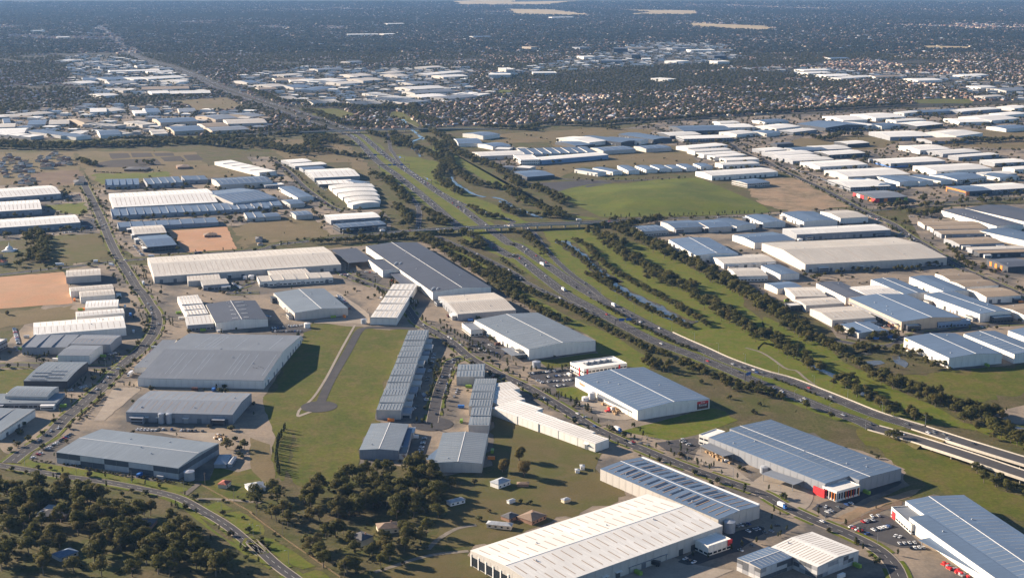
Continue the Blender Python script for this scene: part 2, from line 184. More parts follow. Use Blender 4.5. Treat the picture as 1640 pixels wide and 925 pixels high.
  ('eleventh white-roofed warehouse from the left along the street at the upper right','along the street at the upper right',(((926.78,3079.94,0.33,80.35,83.24),9,'w','w','ru s8x1 doors'),),()),
  ('thirteenth white-roofed warehouse from the left along the street at the upper right','along the street at the upper right',(((974.6,3019.71,0.39,104.38,55.34),8,'w','g','ru doors'),),()),
  ('fourteenth white-roofed warehouse from the left along the street at the upper right','along the street at the upper right',(((998.42,2958.61,0.44,114.58,31.87),8,'w','g','ru'),),()),
  ('seventeenth white-roofed warehouse from the left along the street at the upper right','along the street at the upper right',(((1031.53,2864.51,0.3,83.07,52.02),8,'w','g','ru doors'),),()),
  ('rightmost white-roofed warehouse with white walls along the street at the upper right','along the street at the upper right',(((1026.33,2762.35,0.35,52.68,35.58),8,'w','w','ru'),),()),
  ('fifteenth white-roofed warehouse from the left along the street at the upper right','along the street at the upper right',(((957.9,2695.75,0.33,67,38.04),7,'w','g','ru'),),()),
  ('rightmost blue-grey-roofed warehouse with white walls along the street at the upper right','along the street at the upper right',(((954.27,2664.67,0.43,51.34,51.55),7,'b','w','rv doors'),),()),
  ('seventh blue-grey-roofed warehouse from the left along the street at the upper right','along the street at the upper right',(((838.02,2494.28,0.31,56.33,59.94),8,'b','d','ru name=orange'),),()),
  ('sixteenth white-roofed warehouse from the left along the street at the upper right','along the street at the upper right',(((906.59,2519.2,0.32,91.71,63.46),8,'w','g','ru doors win'),),()),
  ('leftmost dark-grey-roofed warehouse with white walls at the right edge beyond the tree-lined street','at the right edge beyond the tree-lined street',(((758.72,2188.07,0.28,49.34,151.54),9,'d','w','rv'),),()),
  ('second dark-grey-roofed warehouse from the left at the right edge beyond the tree-lined street','at the right edge beyond the tree-lined street',(((827.36,2225.89,0.4,83.99,142.5),9,'d','w','rv'),),()),
  ('only blue-grey-roofed warehouse at the right edge beyond the tree-lined street','at the right edge beyond the tree-lined street',(((762.42,2042.4,0.48,53.99,92.78),9,'b','w','rv'),),()),
  ('leftmost tan-roofed warehouse with concrete walls at the right edge beyond the tree-lined street','at the right edge beyond the tree-lined street',(((696.32,2151.01,0.02,91.89,35.88),6,'t','c','ru'),),()),
  ('second tan-roofed warehouse from the left at the right edge beyond the tree-lined street','at the right edge beyond the tree-lined street',(((696.72,2115.82,0.08,86.13,27.77),6,'t','c','ru'),),()),
  ('third tan-roofed warehouse from the left at the right edge beyond the tree-lined street','at the right edge beyond the tree-lined street',(((693.93,2071.82,0.08,83.81,29.49),7,'t','g','ru doors'),),()),
  ('fourth tan-roofed warehouse from the left at the right edge beyond the tree-lined street','at the right edge beyond the tree-lined street',(((685.49,2002.45,0.18,70.53,47.79),7,'t','g','ru doors'),),()),
  ('only cream-roofed warehouse at the right edge beyond the tree-lined street','at the right edge beyond the tree-lined street',(((703.09,1953.67,0.13,84.36,20.41),6,'c','g','ru'),),()),
  ('rightmost tan-roofed warehouse with charcoal walls at the right edge beyond the tree-lined street','at the right edge beyond the tree-lined street',(((704.45,1929.01,0.14,82.25,17.72),6,'t','d','ru doors'),),()),
  ('third dark-grey-roofed warehouse from the left at the right edge beyond the tree-lined street','at the right edge beyond the tree-lined street',(((685.18,1842.5,0.24,44.46,50.75),8,'d','d','ru name=orangepanels'),),()),
  ('leftmost blue-grey-roofed warehouse with white walls between canal park and tree-lined street','between canal park and tree-lined street',(((346.32,1708.95,0.34,35.65,32.55),7,'b','w','ru doors'),),()),
  ('leftmost cream-roofed warehouse with concrete walls between canal park and tree-lined street','between canal park and tree-lined street',(((365.54,1666.88,0.09,39.97,48.74),8,'c','c','ru s6x1'),),()),
  ('second cream-roofed warehouse from the left between canal park and tree-lined street','between canal park and tree-lined street',(((371.85,1617.04,0.25,50.16,32.41),8,'c','c','ru s6x1'),),()),
  ('third cream-roofed warehouse from the left between canal park and tree-lined street','between canal park and tree-lined street',(((386.72,1558.81,0.25,55.28,56.55),8,'c','c','ru s8x1 doors'),),()),
  ('second blue-grey-roofed warehouse from the left between canal park and tree-lined street','between canal park and tree-lined street',(((397.54,1499.81,0.28,37.59,41.47),6,'b','c','rv cap'),),()),
  ('only dark-grey-roofed warehouse between canal park and tree-lined street','between canal park and tree-lined street',(((414.77,1675.8,0.23,33.83,82.23),9,'d','w','rv'),),()),
  ('second white-roofed warehouse from the left between canal park and tree-lined street','between canal park and tree-lined street',(((451.6,1668.46,0.28,45.92,53.89),9,'w','w','ru s8x1'),),()),
  ('third blue-grey-roofed warehouse from the left between canal park and tree-lined street','between canal park and tree-lined street',(((490.91,1694.81,0.25,33.69,86.47),9,'b','w','rv cap'),),()),
  ('fourth blue-grey-roofed warehouse from the left between canal park and tree-lined street','between canal park and tree-lined street',(((463.3,1578.18,0.27,77.16,120.92),10,'b','t','rv cap doors name=docks'),),()),
  ('fifth blue-grey-roofed warehouse from the left between canal park and tree-lined street','between canal park and tree-lined street',(((544.23,1708.52,0.23,32.8,89.07),9,'b','w','rv'),),()),
  ('seventh blue-grey-roofed warehouse from the left between canal park and tree-lined street','between canal park and tree-lined street',(((545.91,1602.8,0.34,43.83,106.02),10,'b','w','rv cap doors'),),()),
  ('leftmost tan-roofed warehouse with white walls between canal park and tree-lined street','between canal park and tree-lined street',(((586,1757.24,0.19,47.75,39.04),8,'t','w','ru'),),()),
  ('second tan-roofed warehouse from the left between canal park and tree-lined street','between canal park and tree-lined street',(((591.33,1716.77,0.26,48.66,37.52),8,'t','w','ru'),),()),
  ('third tan-roofed warehouse from the left between canal park and tree-lined street','between canal park and tree-lined street',(((600.01,1664.74,0.21,47.09,44.71),8,'t','w','ru doors'),),()),
  ('rightmost tan-roofed warehouse with white walls between canal park and tree-lined street','between canal park and tree-lined street',(((606.23,1573.27,0.34,38.99,54),8,'t','w','ru'),),()),
  ('sixth blue-grey-roofed warehouse from the left between canal park and tree-lined street','between canal park and tree-lined street',(((467.36,1406.97,0.28,62.84,85.16),11,'b','w','rv cap panels doors name=logo'),),()),
  ('eighth blue-grey-roofed warehouse from the left between canal park and tree-lined street','between canal park and tree-lined street',(((528.35,1422.51,0.31,40.34,86.71),10,'b','w','rv cap s10x2'),),()),
  ('rightmost blue-grey-roofed warehouse with white walls between canal park and tree-lined street','between canal park and tree-lined street',(((578.65,1459.22,0.32,42.36,48.35),9,'b','w','rv'),),()),
  ('third white-roofed office block from the left between canal park and tree-lined street','between canal park and tree-lined street',(((454.43,1512.14,0.26,17.33,12.56),6,'w','d','rf win'),),()),
  ('fourth white-roofed office block from the left between canal park and tree-lined street','between canal park and tree-lined street',(((506.31,1529.11,0.25,41.71,8.49),6,'w','b','rf win'),),()),
  ('rightmost white-roofed office block with charcoal walls between canal park and tree-lined street','between canal park and tree-lined street',(((569.97,1549.1,0.28,26.34,7.93),6,'w','d','rf win'),),()),
  ('leftmost white-roofed office block with charcoal walls between canal park and tree-lined street','between canal park and tree-lined street',(((339.27,1608.94,0.28,15.82,15.04),6,'w','d','rf win'),),()),
  ('leftmost white-roofed warehouse with white walls in the far estate at the upper right','in the far estate at the upper right',(((562.91,3612.86,0.28,57.07,48.05),8,'w','w','ru'),),()),
  ('second white-roofed warehouse from the left in the far estate at the upper right','in the far estate at the upper right',(((570.73,3527,0.21,79.66,78.35),8,'w','w','ru'),),()),
  ('third white-roofed warehouse from the left in the far estate at the upper right','in the far estate at the upper right',(((556.32,3380.77,0.63,69.43,61.5),8,'w','w','ru'),),()),
  ('third blue-grey-roofed warehouse from the left in the far estate at the upper right','in the far estate at the upper right',(((823.06,3538.58,0.5,137.55,110),10,'b','d','rv doors'),),()),
  ('ninth white-roofed warehouse from the left in the far estate at the upper right','in the far estate at the upper right',(((1001.03,3768.33,0.42,101.01,110),9,'w','w','ru'),),()),
  ('eleventh white-roofed warehouse from the left in the far estate at the upper right','in the far estate at the upper right',(((1051,3670.73,0.43,100.85,42.41),8,'w','w','ru'),),()),
  ('thirteenth white-roofed warehouse from the left in the far estate at the upper right','in the far estate at the upper right',(((1054.98,3572.37,0.59,100.74,78.47),8,'w','d','ru'),),()),
  ('sixth white-roofed warehouse from the left in the far estate at the upper right','in the far estate at the upper right',(((894.87,3704.55,0.3,72.6,110),9,'w','w','ru'),),()),
  ('eighth white-roofed warehouse from the left in the far estate at the upper right','in the far estate at the upper right',(((898.59,3565.2,0.67,60.08,89.05),8,'w','w','rv'),),()),
  ('fourth blue-grey-roofed warehouse from the left in the far estate at the upper right','in the far estate at the upper right',(((959.31,3554.21,0.56,70.69,56.21),8,'b','w','ru'),),()),
  ('second blue-grey-roofed warehouse from the left in the far estate at the upper right','in the far estate at the upper right',(((686.26,3659.4,0.52,79.95,54.61),7,'b','w','ru'),),()),
  ('fourth white-roofed warehouse from the left in the far estate at the upper right','in the far estate at the upper right',(((678.73,3513.93,0.65,90.69,74.31),8,'w','w','ru'),),()),
  ('fifth white-roofed warehouse from the left in the far estate at the upper right','in the far estate at the upper right',(((713.35,3426.38,0.7,92.32,44.51),8,'w','g','ru win'),),()),
  ('leftmost blue-grey-roofed warehouse with white walls in the far estate at the upper right','in the far estate at the upper right',(((622.44,3392.07,0.71,52.7,59.45),8,'b','w','ru'),),()),
  ('tenth white-roofed warehouse from the left in the far estate at the upper right','in the far estate at the upper right',(((944.56,3340.05,0.22,111.13,110),9,'w','g','ru'),),()),
  ('twelfth white-roofed warehouse from the left in the far estate at the upper right','in the far estate at the upper right',(((1109.8,3871.24,0.65,73.06,36.5),8,'w','w','ru'),),()),
  ('fifth blue-grey-roofed warehouse from the left in the far estate at the upper right','in the far estate at the upper right',(((1159.89,3894.07,0.46,50.49,58.55),8,'b','g','ru'),),()),
  ('sixth blue-grey-roofed warehouse from the left in the far estate at the upper right','in the far estate at the upper right',(((1225.56,3922.46,0.5,94.54,47.25),8,'b','g','ru'),),()),
  ('sixteenth white-roofed warehouse from the left in the far estate at the upper right','in the far estate at the upper right',(((1282.53,3922.63,0.63,77.65,51.55),8,'w','g','ru'),),()),
  ('seventeenth white-roofed warehouse from the left in the far estate at the upper right','in the far estate at the upper right',(((1357.56,3967.72,0.47,81.77,55.35),8,'w','g','ru'),),()),
  ('rightmost white-roofed warehouse with white walls in the far estate at the upper right','in the far estate at the upper right',(((1461.3,4019,0.64,79.92,60.14),8,'w','w','ru'),),()),
  ('eighteenth white-roofed warehouse from the left in the far estate at the upper right','in the far estate at the upper right',(((1289.05,3722.82,0.57,112.61,110),8,'w','w','ru'),),()),
  ('nineteenth white-roofed warehouse from the left in the far estate at the upper right','in the far estate at the upper right',(((1379.59,3830.88,0.57,96.55,53.17),8,'w','w','ru'),),()),
  ('fifteenth white-roofed warehouse from the left in the far estate at the upper right','in the far estate at the upper right',(((1207.53,3657.03,0.18,85.75,87.93),8,'w','w','ru'),),()),
  ('fourteenth white-roofed warehouse from the left in the far estate at the upper right','in the far estate at the upper right',(((1077.49,3358.83,0.66,108.96,96.44),9,'w','w','ru'),),()),
  ('rightmost blue-grey-roofed warehouse with white walls in the far estate at the upper right','in the far estate at the upper right',(((1263.86,3499.39,0.51,88.4,64.05),8,'b','w','ru'),),()),
  ('only tan-roofed warehouse in the far estate at the upper right','in the far estate at the upper right',(((1021.57,3255.06,0.28,98.5,65.69),6,'t','g','ru'),),()),
  ('only dark-grey-roofed warehouse in the far estate at the upper right','in the far estate at the upper right',(((624.6,3169.46,0.46,47.44,25.19),7,'d','d','ru'),),()),
  ('seventh white-roofed warehouse from the left in the far estate at the upper right','in the far estate at the upper right',(((788.11,3180.88,0.47,64.67,48.21),8,'w','d','ru'),),()),
  ('second blue-grey-roofed warehouse from the left in the far left estate above the freeway bridge','in the far left estate above the freeway bridge',(((-1246.62,3614.44,0.27,44.25,110),7,'b','c','ru'),),()),
  ('third cream-roofed warehouse from the left in the far left estate above the freeway bridge','in the far left estate above the freeway bridge',(((-1192.5,3623.56,0.3,51.05,110),7,'c','c','ru'),),()),
  ('leftmost tan-roofed warehouse with tan walls in the far left estate above the freeway bridge','in the far left estate above the freeway bridge',(((-1137.59,3632.23,0.7,30.06,110),10,'t','t','ru'),),()),
  ('fourth white-roofed unit row from the left in the far left estate above the freeway bridge','in the far left estate above the freeway bridge',(((-1068.89,3359.18,0,35.1,110),7,'w','c','rm n4'),),()),
  ('third blue-grey-roofed warehouse from the left in the far left estate above the freeway bridge','in the far left estate above the freeway bridge',(((-1109.72,3359.77,0.9,41.71,206.3),8,'b','w','rv'),),()),
  ('fourth blue-grey-roofed warehouse from the left in the far left estate above the freeway bridge','in the far left estate above the freeway bridge',(((-991.6,3376.73,0.36,48.7,110),8,'b','w','ru'),),()),
  ('fourth cream-roofed unit row from the left in the far left estate above the freeway bridge','in the far left estate above the freeway bridge',(((-1054.4,3556.57,1.11,41.81,110),7,'c','c','rm n5'),),()),
  ('sixth cream-roofed unit row from the left in the far left estate above the freeway bridge','in the far left estate above the freeway bridge',(((-980.1,3387.59,0.84,36.29,110),7,'c','c','rm n4'),),()),
  ('seventh cream-roofed unit row from the left in the far left estate above the freeway bridge','in the far left estate above the freeway bridge',(((-972.43,3598.03,0.71,40.71,110),7,'c','c','rm n4'),),()),
  ('sixth blue-grey-roofed warehouse from the left in the far left estate above the freeway bridge','in the far left estate above the freeway bridge',(((-892.63,3644.93,0.44,98.27,110),10,'b','t','ru doors'),),()),
  ('rightmost blue-grey-roofed warehouse with tan walls in the far left estate above the freeway bridge','in the far left estate above the freeway bridge',(((-822.74,3454.76,0.44,75.29,110),9,'b','t','ru'),),()),
  ('eighth cream-roofed unit row from the left in the far left estate above the freeway bridge','in the far left estate above the freeway bridge',(((-874.68,3398.91,0.34,35.55,110),7,'c','c','rm n4'),),()),
  ('second grey-roofed warehouse from the left in the far left estate above the freeway bridge','in the far left estate above the freeway bridge',(((-801.96,3738.27,0.72,68.64,110),8,'g','t','ru'),),()),
  ('second tan-roofed warehouse from the left in the far left estate above the freeway bridge','in the far left estate above the freeway bridge',(((-772.72,3555.35,0.46,62.34,88.26),7,'t','c','ru'),),()),
  ('third grey-roofed warehouse from the left in the far left estate above the freeway bridge','in the far left estate above the freeway bridge',(((-720.21,3463.59,0.46,92.69,83.54),8,'g','t','ru'),),()),
  ('rightmost cream-roofed warehouse with concrete walls in the far left estate above the freeway bridge','in the far left estate above the freeway bridge',(((-707.08,3642.19,0.32,101.76,110),7,'c','c','ru'),),()),
  ('rightmost grey-roofed warehouse with tan walls in the far left estate above the freeway bridge','in the far left estate above the freeway bridge',(((-733.83,3792.55,0.92,53.2,103.3),8,'g','t','ru'),),()),
  ('second white-roofed warehouse from the left in the far left estate above the freeway bridge','in the far left estate above the freeway bridge',(((-1252.23,3419.77,0.24,83.26,110),7,'w','c','ru'),),()),
  ('leftmost cream-roofed warehouse with concrete walls in the far left estate above the freeway bridge','in the far left estate above the freeway bridge',(((-1307.08,3541.76,0.3,54.1,88.06),7,'c','c','ru'),),()),
  ('leftmost blue-grey-roofed warehouse with white walls in the far left estate above the freeway bridge','in the far left estate above the freeway bridge',(((-1345.83,3663.51,0.37,18.12,107.08),6,'b','w','ru'),),()),
  ('third white-roofed unit row from the left in the far left estate above the freeway bridge','in the far left estate above the freeway bridge',(((-1216.13,3349.21,1.02,38.51,171.8),7,'w','c','rm n4'),),()),
  ('second cream-roofed warehouse from the left in the far left estate above the freeway bridge','in the far left estate above the freeway bridge',(((-1350.59,3827.06,0.99,139.68,65.28),6,'c','c','ru'),),()),
  ('leftmost white-roofed warehouse with concrete walls in the far left estate above the freeway bridge','in the far left estate above the freeway bridge',(((-1407.04,3784.92,0.29,55.03,64.63),6,'w','c','ru'),),()),
  ('fifth white-roofed warehouse from the left in the far left estate above the freeway bridge','in the far left estate above the freeway bridge',(((-1178.7,3926.65,0.29,46.08,110),8,'w','w','ru'),),()),
  ('fifth cream-roofed warehouse from the left in the far left estate above the freeway bridge','in the far left estate above the freeway bridge',(((-1154.59,3947.69,1.01,54.17,83.94),7,'c','w','ru'),),()),
  ('rightmost white-roofed warehouse with white walls in the far left estate above the freeway bridge','in the far left estate above the freeway bridge',(((-1050.61,3885.01,0.35,33.15,90.53),7,'w','w','ru'),),()),
  ('fifth blue-grey-roofed warehouse from the left in the far left estate above the freeway bridge','in the far left estate above the freeway bridge',(((-1026.12,3922.64,0.36,38.52,110),8,'b','w','ru'),),()),
  ('leftmost grey-roofed warehouse with concrete walls in the far left estate above the freeway bridge','in the far left estate above the freeway bridge',(((-931.65,3946.75,0.28,46.87,110),6,'g','c','ru'),),()),
  ('only tan-roofed warehouse in the hazy estate at the far upper left','in the hazy estate at the far upper left',(((-1172.48,4678.01,0.26,155.31,110),8,'t','c','ru'),),()),
  ('rightmost white-roofed warehouse with charcoal walls in the hazy estate at the far upper left','in the hazy estate at the far upper left',(((-1054.61,4526.56,0.27,127.99,110),7,'w','d','ru'),),()),
  ('ninth white-roofed warehouse from the left in the hazy estate at the far upper left','in the hazy estate at the far upper left',(((-1155.92,4525.09,0.38,58.4,101.18),7,'w','w','ru'),),()),
  ('fourth white-roofed warehouse from the left in the hazy estate at the far upper left','in the hazy estate at the far upper left',(((-1307.69,4427.56,0.75,58.56,90.31),7,'w','w','ru'),),()),
  ('only cream-roofed unit row in the hazy estate at the far upper left','in the hazy estate at the far upper left',(((-1306.17,4618.84,0.77,44.45,110),7,'c','c','rm n3'),),()),
  ('second blue-grey-roofed warehouse from the left in the hazy estate at the far upper left','in the hazy estate at the far upper left',(((-1550.94,5084.55,0.32,50.74,110),7,'b','w','ru'),),()),
  ('second white-roofed warehouse from the left in the hazy estate at the far upper left','in the hazy estate at the far upper left',(((-1530.13,4918.04,1.03,82.78,90.67),7,'w','w','ru'),),()),
  ('third blue-grey-roofed warehouse from the left in the hazy estate at the far upper left','in the hazy estate at the far upper left',(((-1468.41,5088.25,0.8,105.31,110),8,'b','w','ru'),),()),
  ('seventh white-roofed warehouse from the left in the hazy estate at the far upper left','in the hazy estate at the far upper left',(((-1390.53,5086.05,0.75,55.1,110),8,'w','w','ru'),),()),
  ('tenth white-roofed warehouse from the left in the hazy estate at the far upper left','in the hazy estate at the far upper left',(((-1304.23,5133.06,0.72,150.3,110),8,'w','w','ru'),),()),
  ('eleventh white-roofed warehouse from the left in the hazy estate at the far upper left','in the hazy estate at the far upper left',(((-1215.01,4981.69,0.91,45.75,110),7,'w','w','ru'),),()),
  ('third grey-roofed warehouse from the left in the hazy estate at the far upper left','in the hazy estate at the far upper left',(((-1395.86,4936.06,0.44,92.09,110),7,'g','c','ru'),),()),
  ('fifth white-roofed warehouse from the left in the hazy estate at the far upper left','in the hazy estate at the far upper left',(((-1556.23,5466.17,0.38,61.31,70),8,'w','w','ru'),),()),
  ('sixth white-roofed warehouse from the left in the hazy estate at the far upper left','in the hazy estate at the far upper left',(((-1468.11,5502.55,0.4,129.84,70),8,'w','w','ru'),),()),
  ('eighth white-roofed warehouse from the left in the hazy estate at the far upper left','in the hazy estate at the far upper left',(((-1384.56,5451.78,0.46,97,70),7,'w','w','ru'),),()),
  ('leftmost grey-roofed warehouse with concrete walls in the hazy estate at the far upper left','in the hazy estate at the far upper left',(((-1659.51,5704.64,0.34,73.67,70),8,'g','c','ru'),),()),
  ('fourth grey-roofed warehouse from the left in the hazy estate at the far upper left','in the hazy estate at the far upper left',(((-1519.5,5777.22,0.43,91.75,70),7,'g','c','ru'),),()),
  ('third white-roofed unit row from the left in the hazy estate at the far upper left','in the hazy estate at the far upper left',(((-1805.48,5975.8,1.25,88.17,70),8,'w','c','rm n4'),),()),
  ('second grey-roofed unit row from the left in the hazy estate at the far upper left','in the hazy estate at the far upper left',(((-1726.44,5974.66,0.95,77.02,70),8,'g','c','rm n3'),),()),
  ('leftmost white-roofed warehouse with white walls in the hazy estate at the far upper left','in the hazy estate at the far upper left',(((-1958.12,6104.85,1.05,62.8,70),8,'w','w','ru'),),()),
  ('leftmost blue-grey-roofed warehouse with white walls in the hazy estate at the far upper left','in the hazy estate at the far upper left',(((-1801.19,5668.46,0.36,32.85,70),7,'b','w','ru'),),()),
  ('rightmost grey-roofed warehouse with concrete walls in the hazy estate at the far upper left','in the hazy estate at the far upper left',(((-1419.88,5625.39,0.81,63.93,70),7,'g','c','ru'),),()),
  ('second white-roofed warehouse from the left in the hazy estate right of the far freeway','in the hazy estate right of the far freeway',(((-664.01,4977.63,1.05,84.13,110),10,'w','w','ru'),),()),
  ('second tan-roofed warehouse from the left in the hazy estate right of the far freeway','in the hazy estate right of the far freeway',(((-813.49,5056.43,0.32,112.62,110),8,'t','c','ru'),),()),
  ('fourth cream-roofed warehouse from the left in the hazy estate right of the far freeway','in the hazy estate right of the far freeway',(((-764.1,4994.42,0.33,78.68,90.26),8,'c','c','ru'),),()),
  ('leftmost white-roofed warehouse with white walls in the hazy estate right of the far freeway','in the hazy estate right of the far freeway',(((-744.08,5004.28,0.76,52.99,110),8,'w','w','ru'),),()),
  ('leftmost blue-grey-roofed warehouse with concrete walls in the hazy estate right of the far freeway','in the hazy estate right of the far freeway',(((-946.38,4939.21,0.67,45.88,110),8,'b','c','ru'),),()),
  ('leftmost cream-roofed warehouse with concrete walls in the hazy estate right of the far freeway','in the hazy estate right of the far freeway',(((-833.01,4774.09,0.77,66.67,110),8,'c','c','ru'),),()),
  ('second blue-grey-roofed warehouse from the left in the hazy estate right of the far freeway','in the hazy estate right of the far freeway',(((-747.23,4756.38,0.68,72.97,110),7,'b','c','ru'),),()),
  ('leftmost tan-roofed warehouse with concrete walls in the hazy estate right of the far freeway','in the hazy estate right of the far freeway',(((-829.53,4665.35,0.37,62.74,72.65),7,'t','c','ru'),),()),
  ('leftmost grey-roofed warehouse with concrete walls in the hazy estate right of the far freeway','in the hazy estate right of the far freeway',(((-746.64,5582.74,0.66,119.19,70),8,'g','c','ru'),),()),
  ('third blue-grey-roofed warehouse from the left in the hazy estate right of the far freeway','in the hazy estate right of the far freeway',(((-664.89,4653.86,1.17,138.23,71.29),7,'b','c','ru'),),()),
  ('fifth cream-roofed unit row from the left in the hazy estate right of the far freeway','in the hazy estate right of the far freeway',(((-572.36,4194.27,0.31,82.98,110),7,'c','c','rm n6'),),()),
  ('second cream-roofed unit row from the left in the hazy estate right of the far freeway','in the hazy estate right of the far freeway',(((-701.4,4315.52,0.36,48.85,110),7,'c','c','rm n4'),),()),
  ('sixth cream-roofed unit row from the left in the hazy estate right of the far freeway','in the hazy estate right of the far freeway',(((-441.06,4150.28,0.36,89.35,110),7,'c','c','rm n8'),),()),
  ('fourth white-roofed unit row from the left in the hazy estate right of the far freeway','in the hazy estate right of the far freeway',(((-381.66,4290.52,0.9,116.86,110),7,'w','c','rm n7'),),()),
  ('third white-roofed unit row from the left in the hazy estate right of the far freeway','in the hazy estate right of the far freeway',(((-434.49,4446.35,0.58,52.41,110),7,'w','c','rm n5'),),()),
  ('fifth white-roofed warehouse from the left in the hazy estate right of the far freeway','in the hazy estate right of the far freeway',(((-309.71,4685.78,0.58,140.48,108.25),8,'w','c','ru'),),()),
  ('fourth grey-roofed warehouse from the left in the hazy estate right of the far freeway','in the hazy estate right of the far freeway',(((-274.43,4552.49,0.62,156.42,83.2),7,'g','c','ru'),),()),
  ('sixth white-roofed warehouse from the left in the hazy estate right of the far freeway','in the hazy estate right of the far freeway',(((-271.41,4395.39,0.62,96.75,92.43),7,'w','c','ru'),),()),
  ('second grey-roofed unit row from the left in the hazy estate right of the far freeway','in the hazy estate right of the far freeway',(((-316.48,4210.72,0.71,79.33,110),7,'g','c','rm n4'),),()),
  ('ninth white-roofed unit row from the left in the hazy estate right of the far freeway','in the hazy estate right of the far freeway',(((-131.75,4443.45,1.02,67.64,110),7,'w','c','rm n5'),),()),
  ('rightmost grey-roofed warehouse with concrete walls in the hazy estate right of the far freeway','in the hazy estate right of the far freeway',(((-179.64,4355.76,0.86,146.47,78.17),7,'g','c','ru'),),()),
  ('seventh white-roofed warehouse from the left in the hazy estate right of the far freeway','in the hazy estate right of the far freeway',(((-278.31,5344.77,0.94,228.3,70),9,'w','c','ru'),),()),
  ('rightmost cream-roofed warehouse with concrete walls in the hazy estate right of the far freeway','in the hazy estate right of the far freeway',(((-442.79,5242.39,0.72,60.59,110),8,'c','c','ru'),),()),
  ('eighth cream-roofed warehouse from the left in the hazy estate right of the far freeway','in the hazy estate right of the far freeway',(((-590.57,5249.98,0.62,83.18,110),8,'c','c','ru'),),()),
  ('tenth cream-roofed warehouse from the left in the hazy estate right of the far freeway','in the hazy estate right of the far freeway',(((-471.69,5377.87,1.18,137.78,59.8),8,'c','c','ru'),),()),
  ('eighth white-roofed warehouse from the left in the hazy estate right of the far freeway','in the hazy estate right of the far freeway',(((-233.56,5209.82,0.54,106.85,94.62),8,'w','c','ru'),),()),
  ('tenth white-roofed office block from the left in the hazy estate right of the far freeway','in the hazy estate right of the far freeway',(((-47.28,5202.61,0.02,82.72,70),15,'w','w','rf win'),),()),
  ('rightmost white-roofed office block with concrete walls in the hazy estate right of the far freeway','in the hazy estate right of the far freeway',(((-9.32,5373.91,0.01,24.93,70),22,'w','c','rf win'),),()),
  ('third cream-roofed warehouse from the left in the hazy estate right of the far freeway','in the hazy estate right of the far freeway',(((-851.61,5269.94,0.8,90.86,70),8,'c','c','ru'),),()),
  ('third grey-roofed warehouse from the left in the hazy estate right of the far freeway','in the hazy estate right of the far freeway',(((-342.15,4900.53,0.69,87.78,88.92),7,'g','c','ru'),),()),
  ('seventh cream-roofed warehouse from the left in the hazy estate right of the far freeway','in the hazy estate right of the far freeway',(((-596.32,4903.22,0.69,87.78,95.9),7,'c','c','ru'),),()),
  ('ninth cream-roofed warehouse from the left in the hazy estate right of the far freeway','in the hazy estate right of the far freeway',(((-534.3,5039.58,0.7,91.75,110),8,'c','c','ru'),),()),
  ('third grey-roofed office block from the left in the distant town centre','in the distant town centre',(((431.54,6023.69,-0.06,92.85,70),14,'g','g','rf win'),),()),
  ('fourth grey-roofed office block from the left in the distant town centre','in the distant town centre',(((528.22,6769.82,-0.06,68.95,70),24,'g','d','rf win'),),()),
  ('second tan-roofed office block from the left in the distant town centre','in the distant town centre',(((633.82,7020.52,-0.06,95.9,70),10,'t','t','rf'),),()),
  ('leftmost dark-grey-roofed office block with charcoal walls in the distant town centre','in the distant town centre',(((548.72,6364.6,0.51,49.7,70),18,'d','d','rf win'),),()),
  ('tenth white-roofed office block from the left in the distant town centre','in the distant town centre',(((594.65,6164.26,-0.07,40,70),12,'w','w','rf win'),),()),
  ('fifth grey-roofed office block from the left in the distant town centre','in the distant town centre',(((827.17,6961.49,0.32,90.25,70),14,'g','g','rf win'),),()),
  ('thirteenth white-roofed office block from the left in the distant town centre','in the distant town centre',(((929.55,6865.3,0.22,124.45,70),10,'w','w','rf'),),()),
  ('second dark-grey-roofed office block from the left in the distant town centre','in the distant town centre',(((931.34,6332.14,0.38,63.84,70),15,'d','d','rf win'),),()),
  ('fourteenth white-roofed office block from the left in the distant town centre','in the distant town centre',(((889.54,5957.87,0.37,58.17,70),14,'w','w','rf win'),),()),
  ('leftmost tan-roofed office block with tan walls in the distant town centre','in the distant town centre',(((89.34,6997.82,0.71,44.59,70),18,'t','t','rf'),),()),
  ('ninth white-roofed office block from the left in the distant town centre','in the distant town centre',(((335.94,6321.49,0.42,57.58,70),12,'w','w','rf'),),()),
  ('second grey-roofed office block from the left in the distant town centre','in the distant town centre',(((347.42,7066.42,0.55,55.66,70),12,'g','g','rf'),),()),
  ('twelfth white-roofed office block from the left in the distant town centre','in the distant town centre',(((715.63,6029.29,0.71,82.05,70),10,'w','w','rf'),),()),
  ('eleventh white-roofed office block from the left in the distant town centre','in the distant town centre',(((552.77,5060.07,0.74,44.45,83.55),9,'w','w','rf'),),()),
  ('sixth white-roofed office block from the left in the distant town centre','in the distant town centre',(((-21.46,5462.15,0.47,39.71,70),18,'w','w','rf win'),),()),
  ('second blue-grey-roofed office block from the left in the distant town centre','in the distant town centre',(((-30.96,5326.53,0.54,80.75,70),10,'b','w','rf'),),()),
  ('seventh white-roofed office block from the left in the distant town centre','in the distant town centre',(((124.34,5361.22,0.06,90.29,70),10,'w','w','rf win'),),()),
  ('sixteenth white-roofed warehouse from the left in the distant town centre','in the distant town centre',(((1174.01,5381.21,0.4,109.52,70),8,'w','w','ru'),),()),
  ('seventeenth white-roofed warehouse from the left in the distant town centre','in the distant town centre',(((1214.93,5246.29,0.37,109.26,97.23),8,'w','w','ru'),),()),
  ('eighteenth white-roofed warehouse from the left in the distant town centre','in the distant town centre',(((1257.54,5146.59,0.67,187.03,60.55),8,'w','w','ru'),),()),
  ('third tan-roofed warehouse from the left in the distant town centre','in the distant town centre',(((1397.31,5196.23,0.32,123.76,73.52),8,'t','w','ru'),),()),
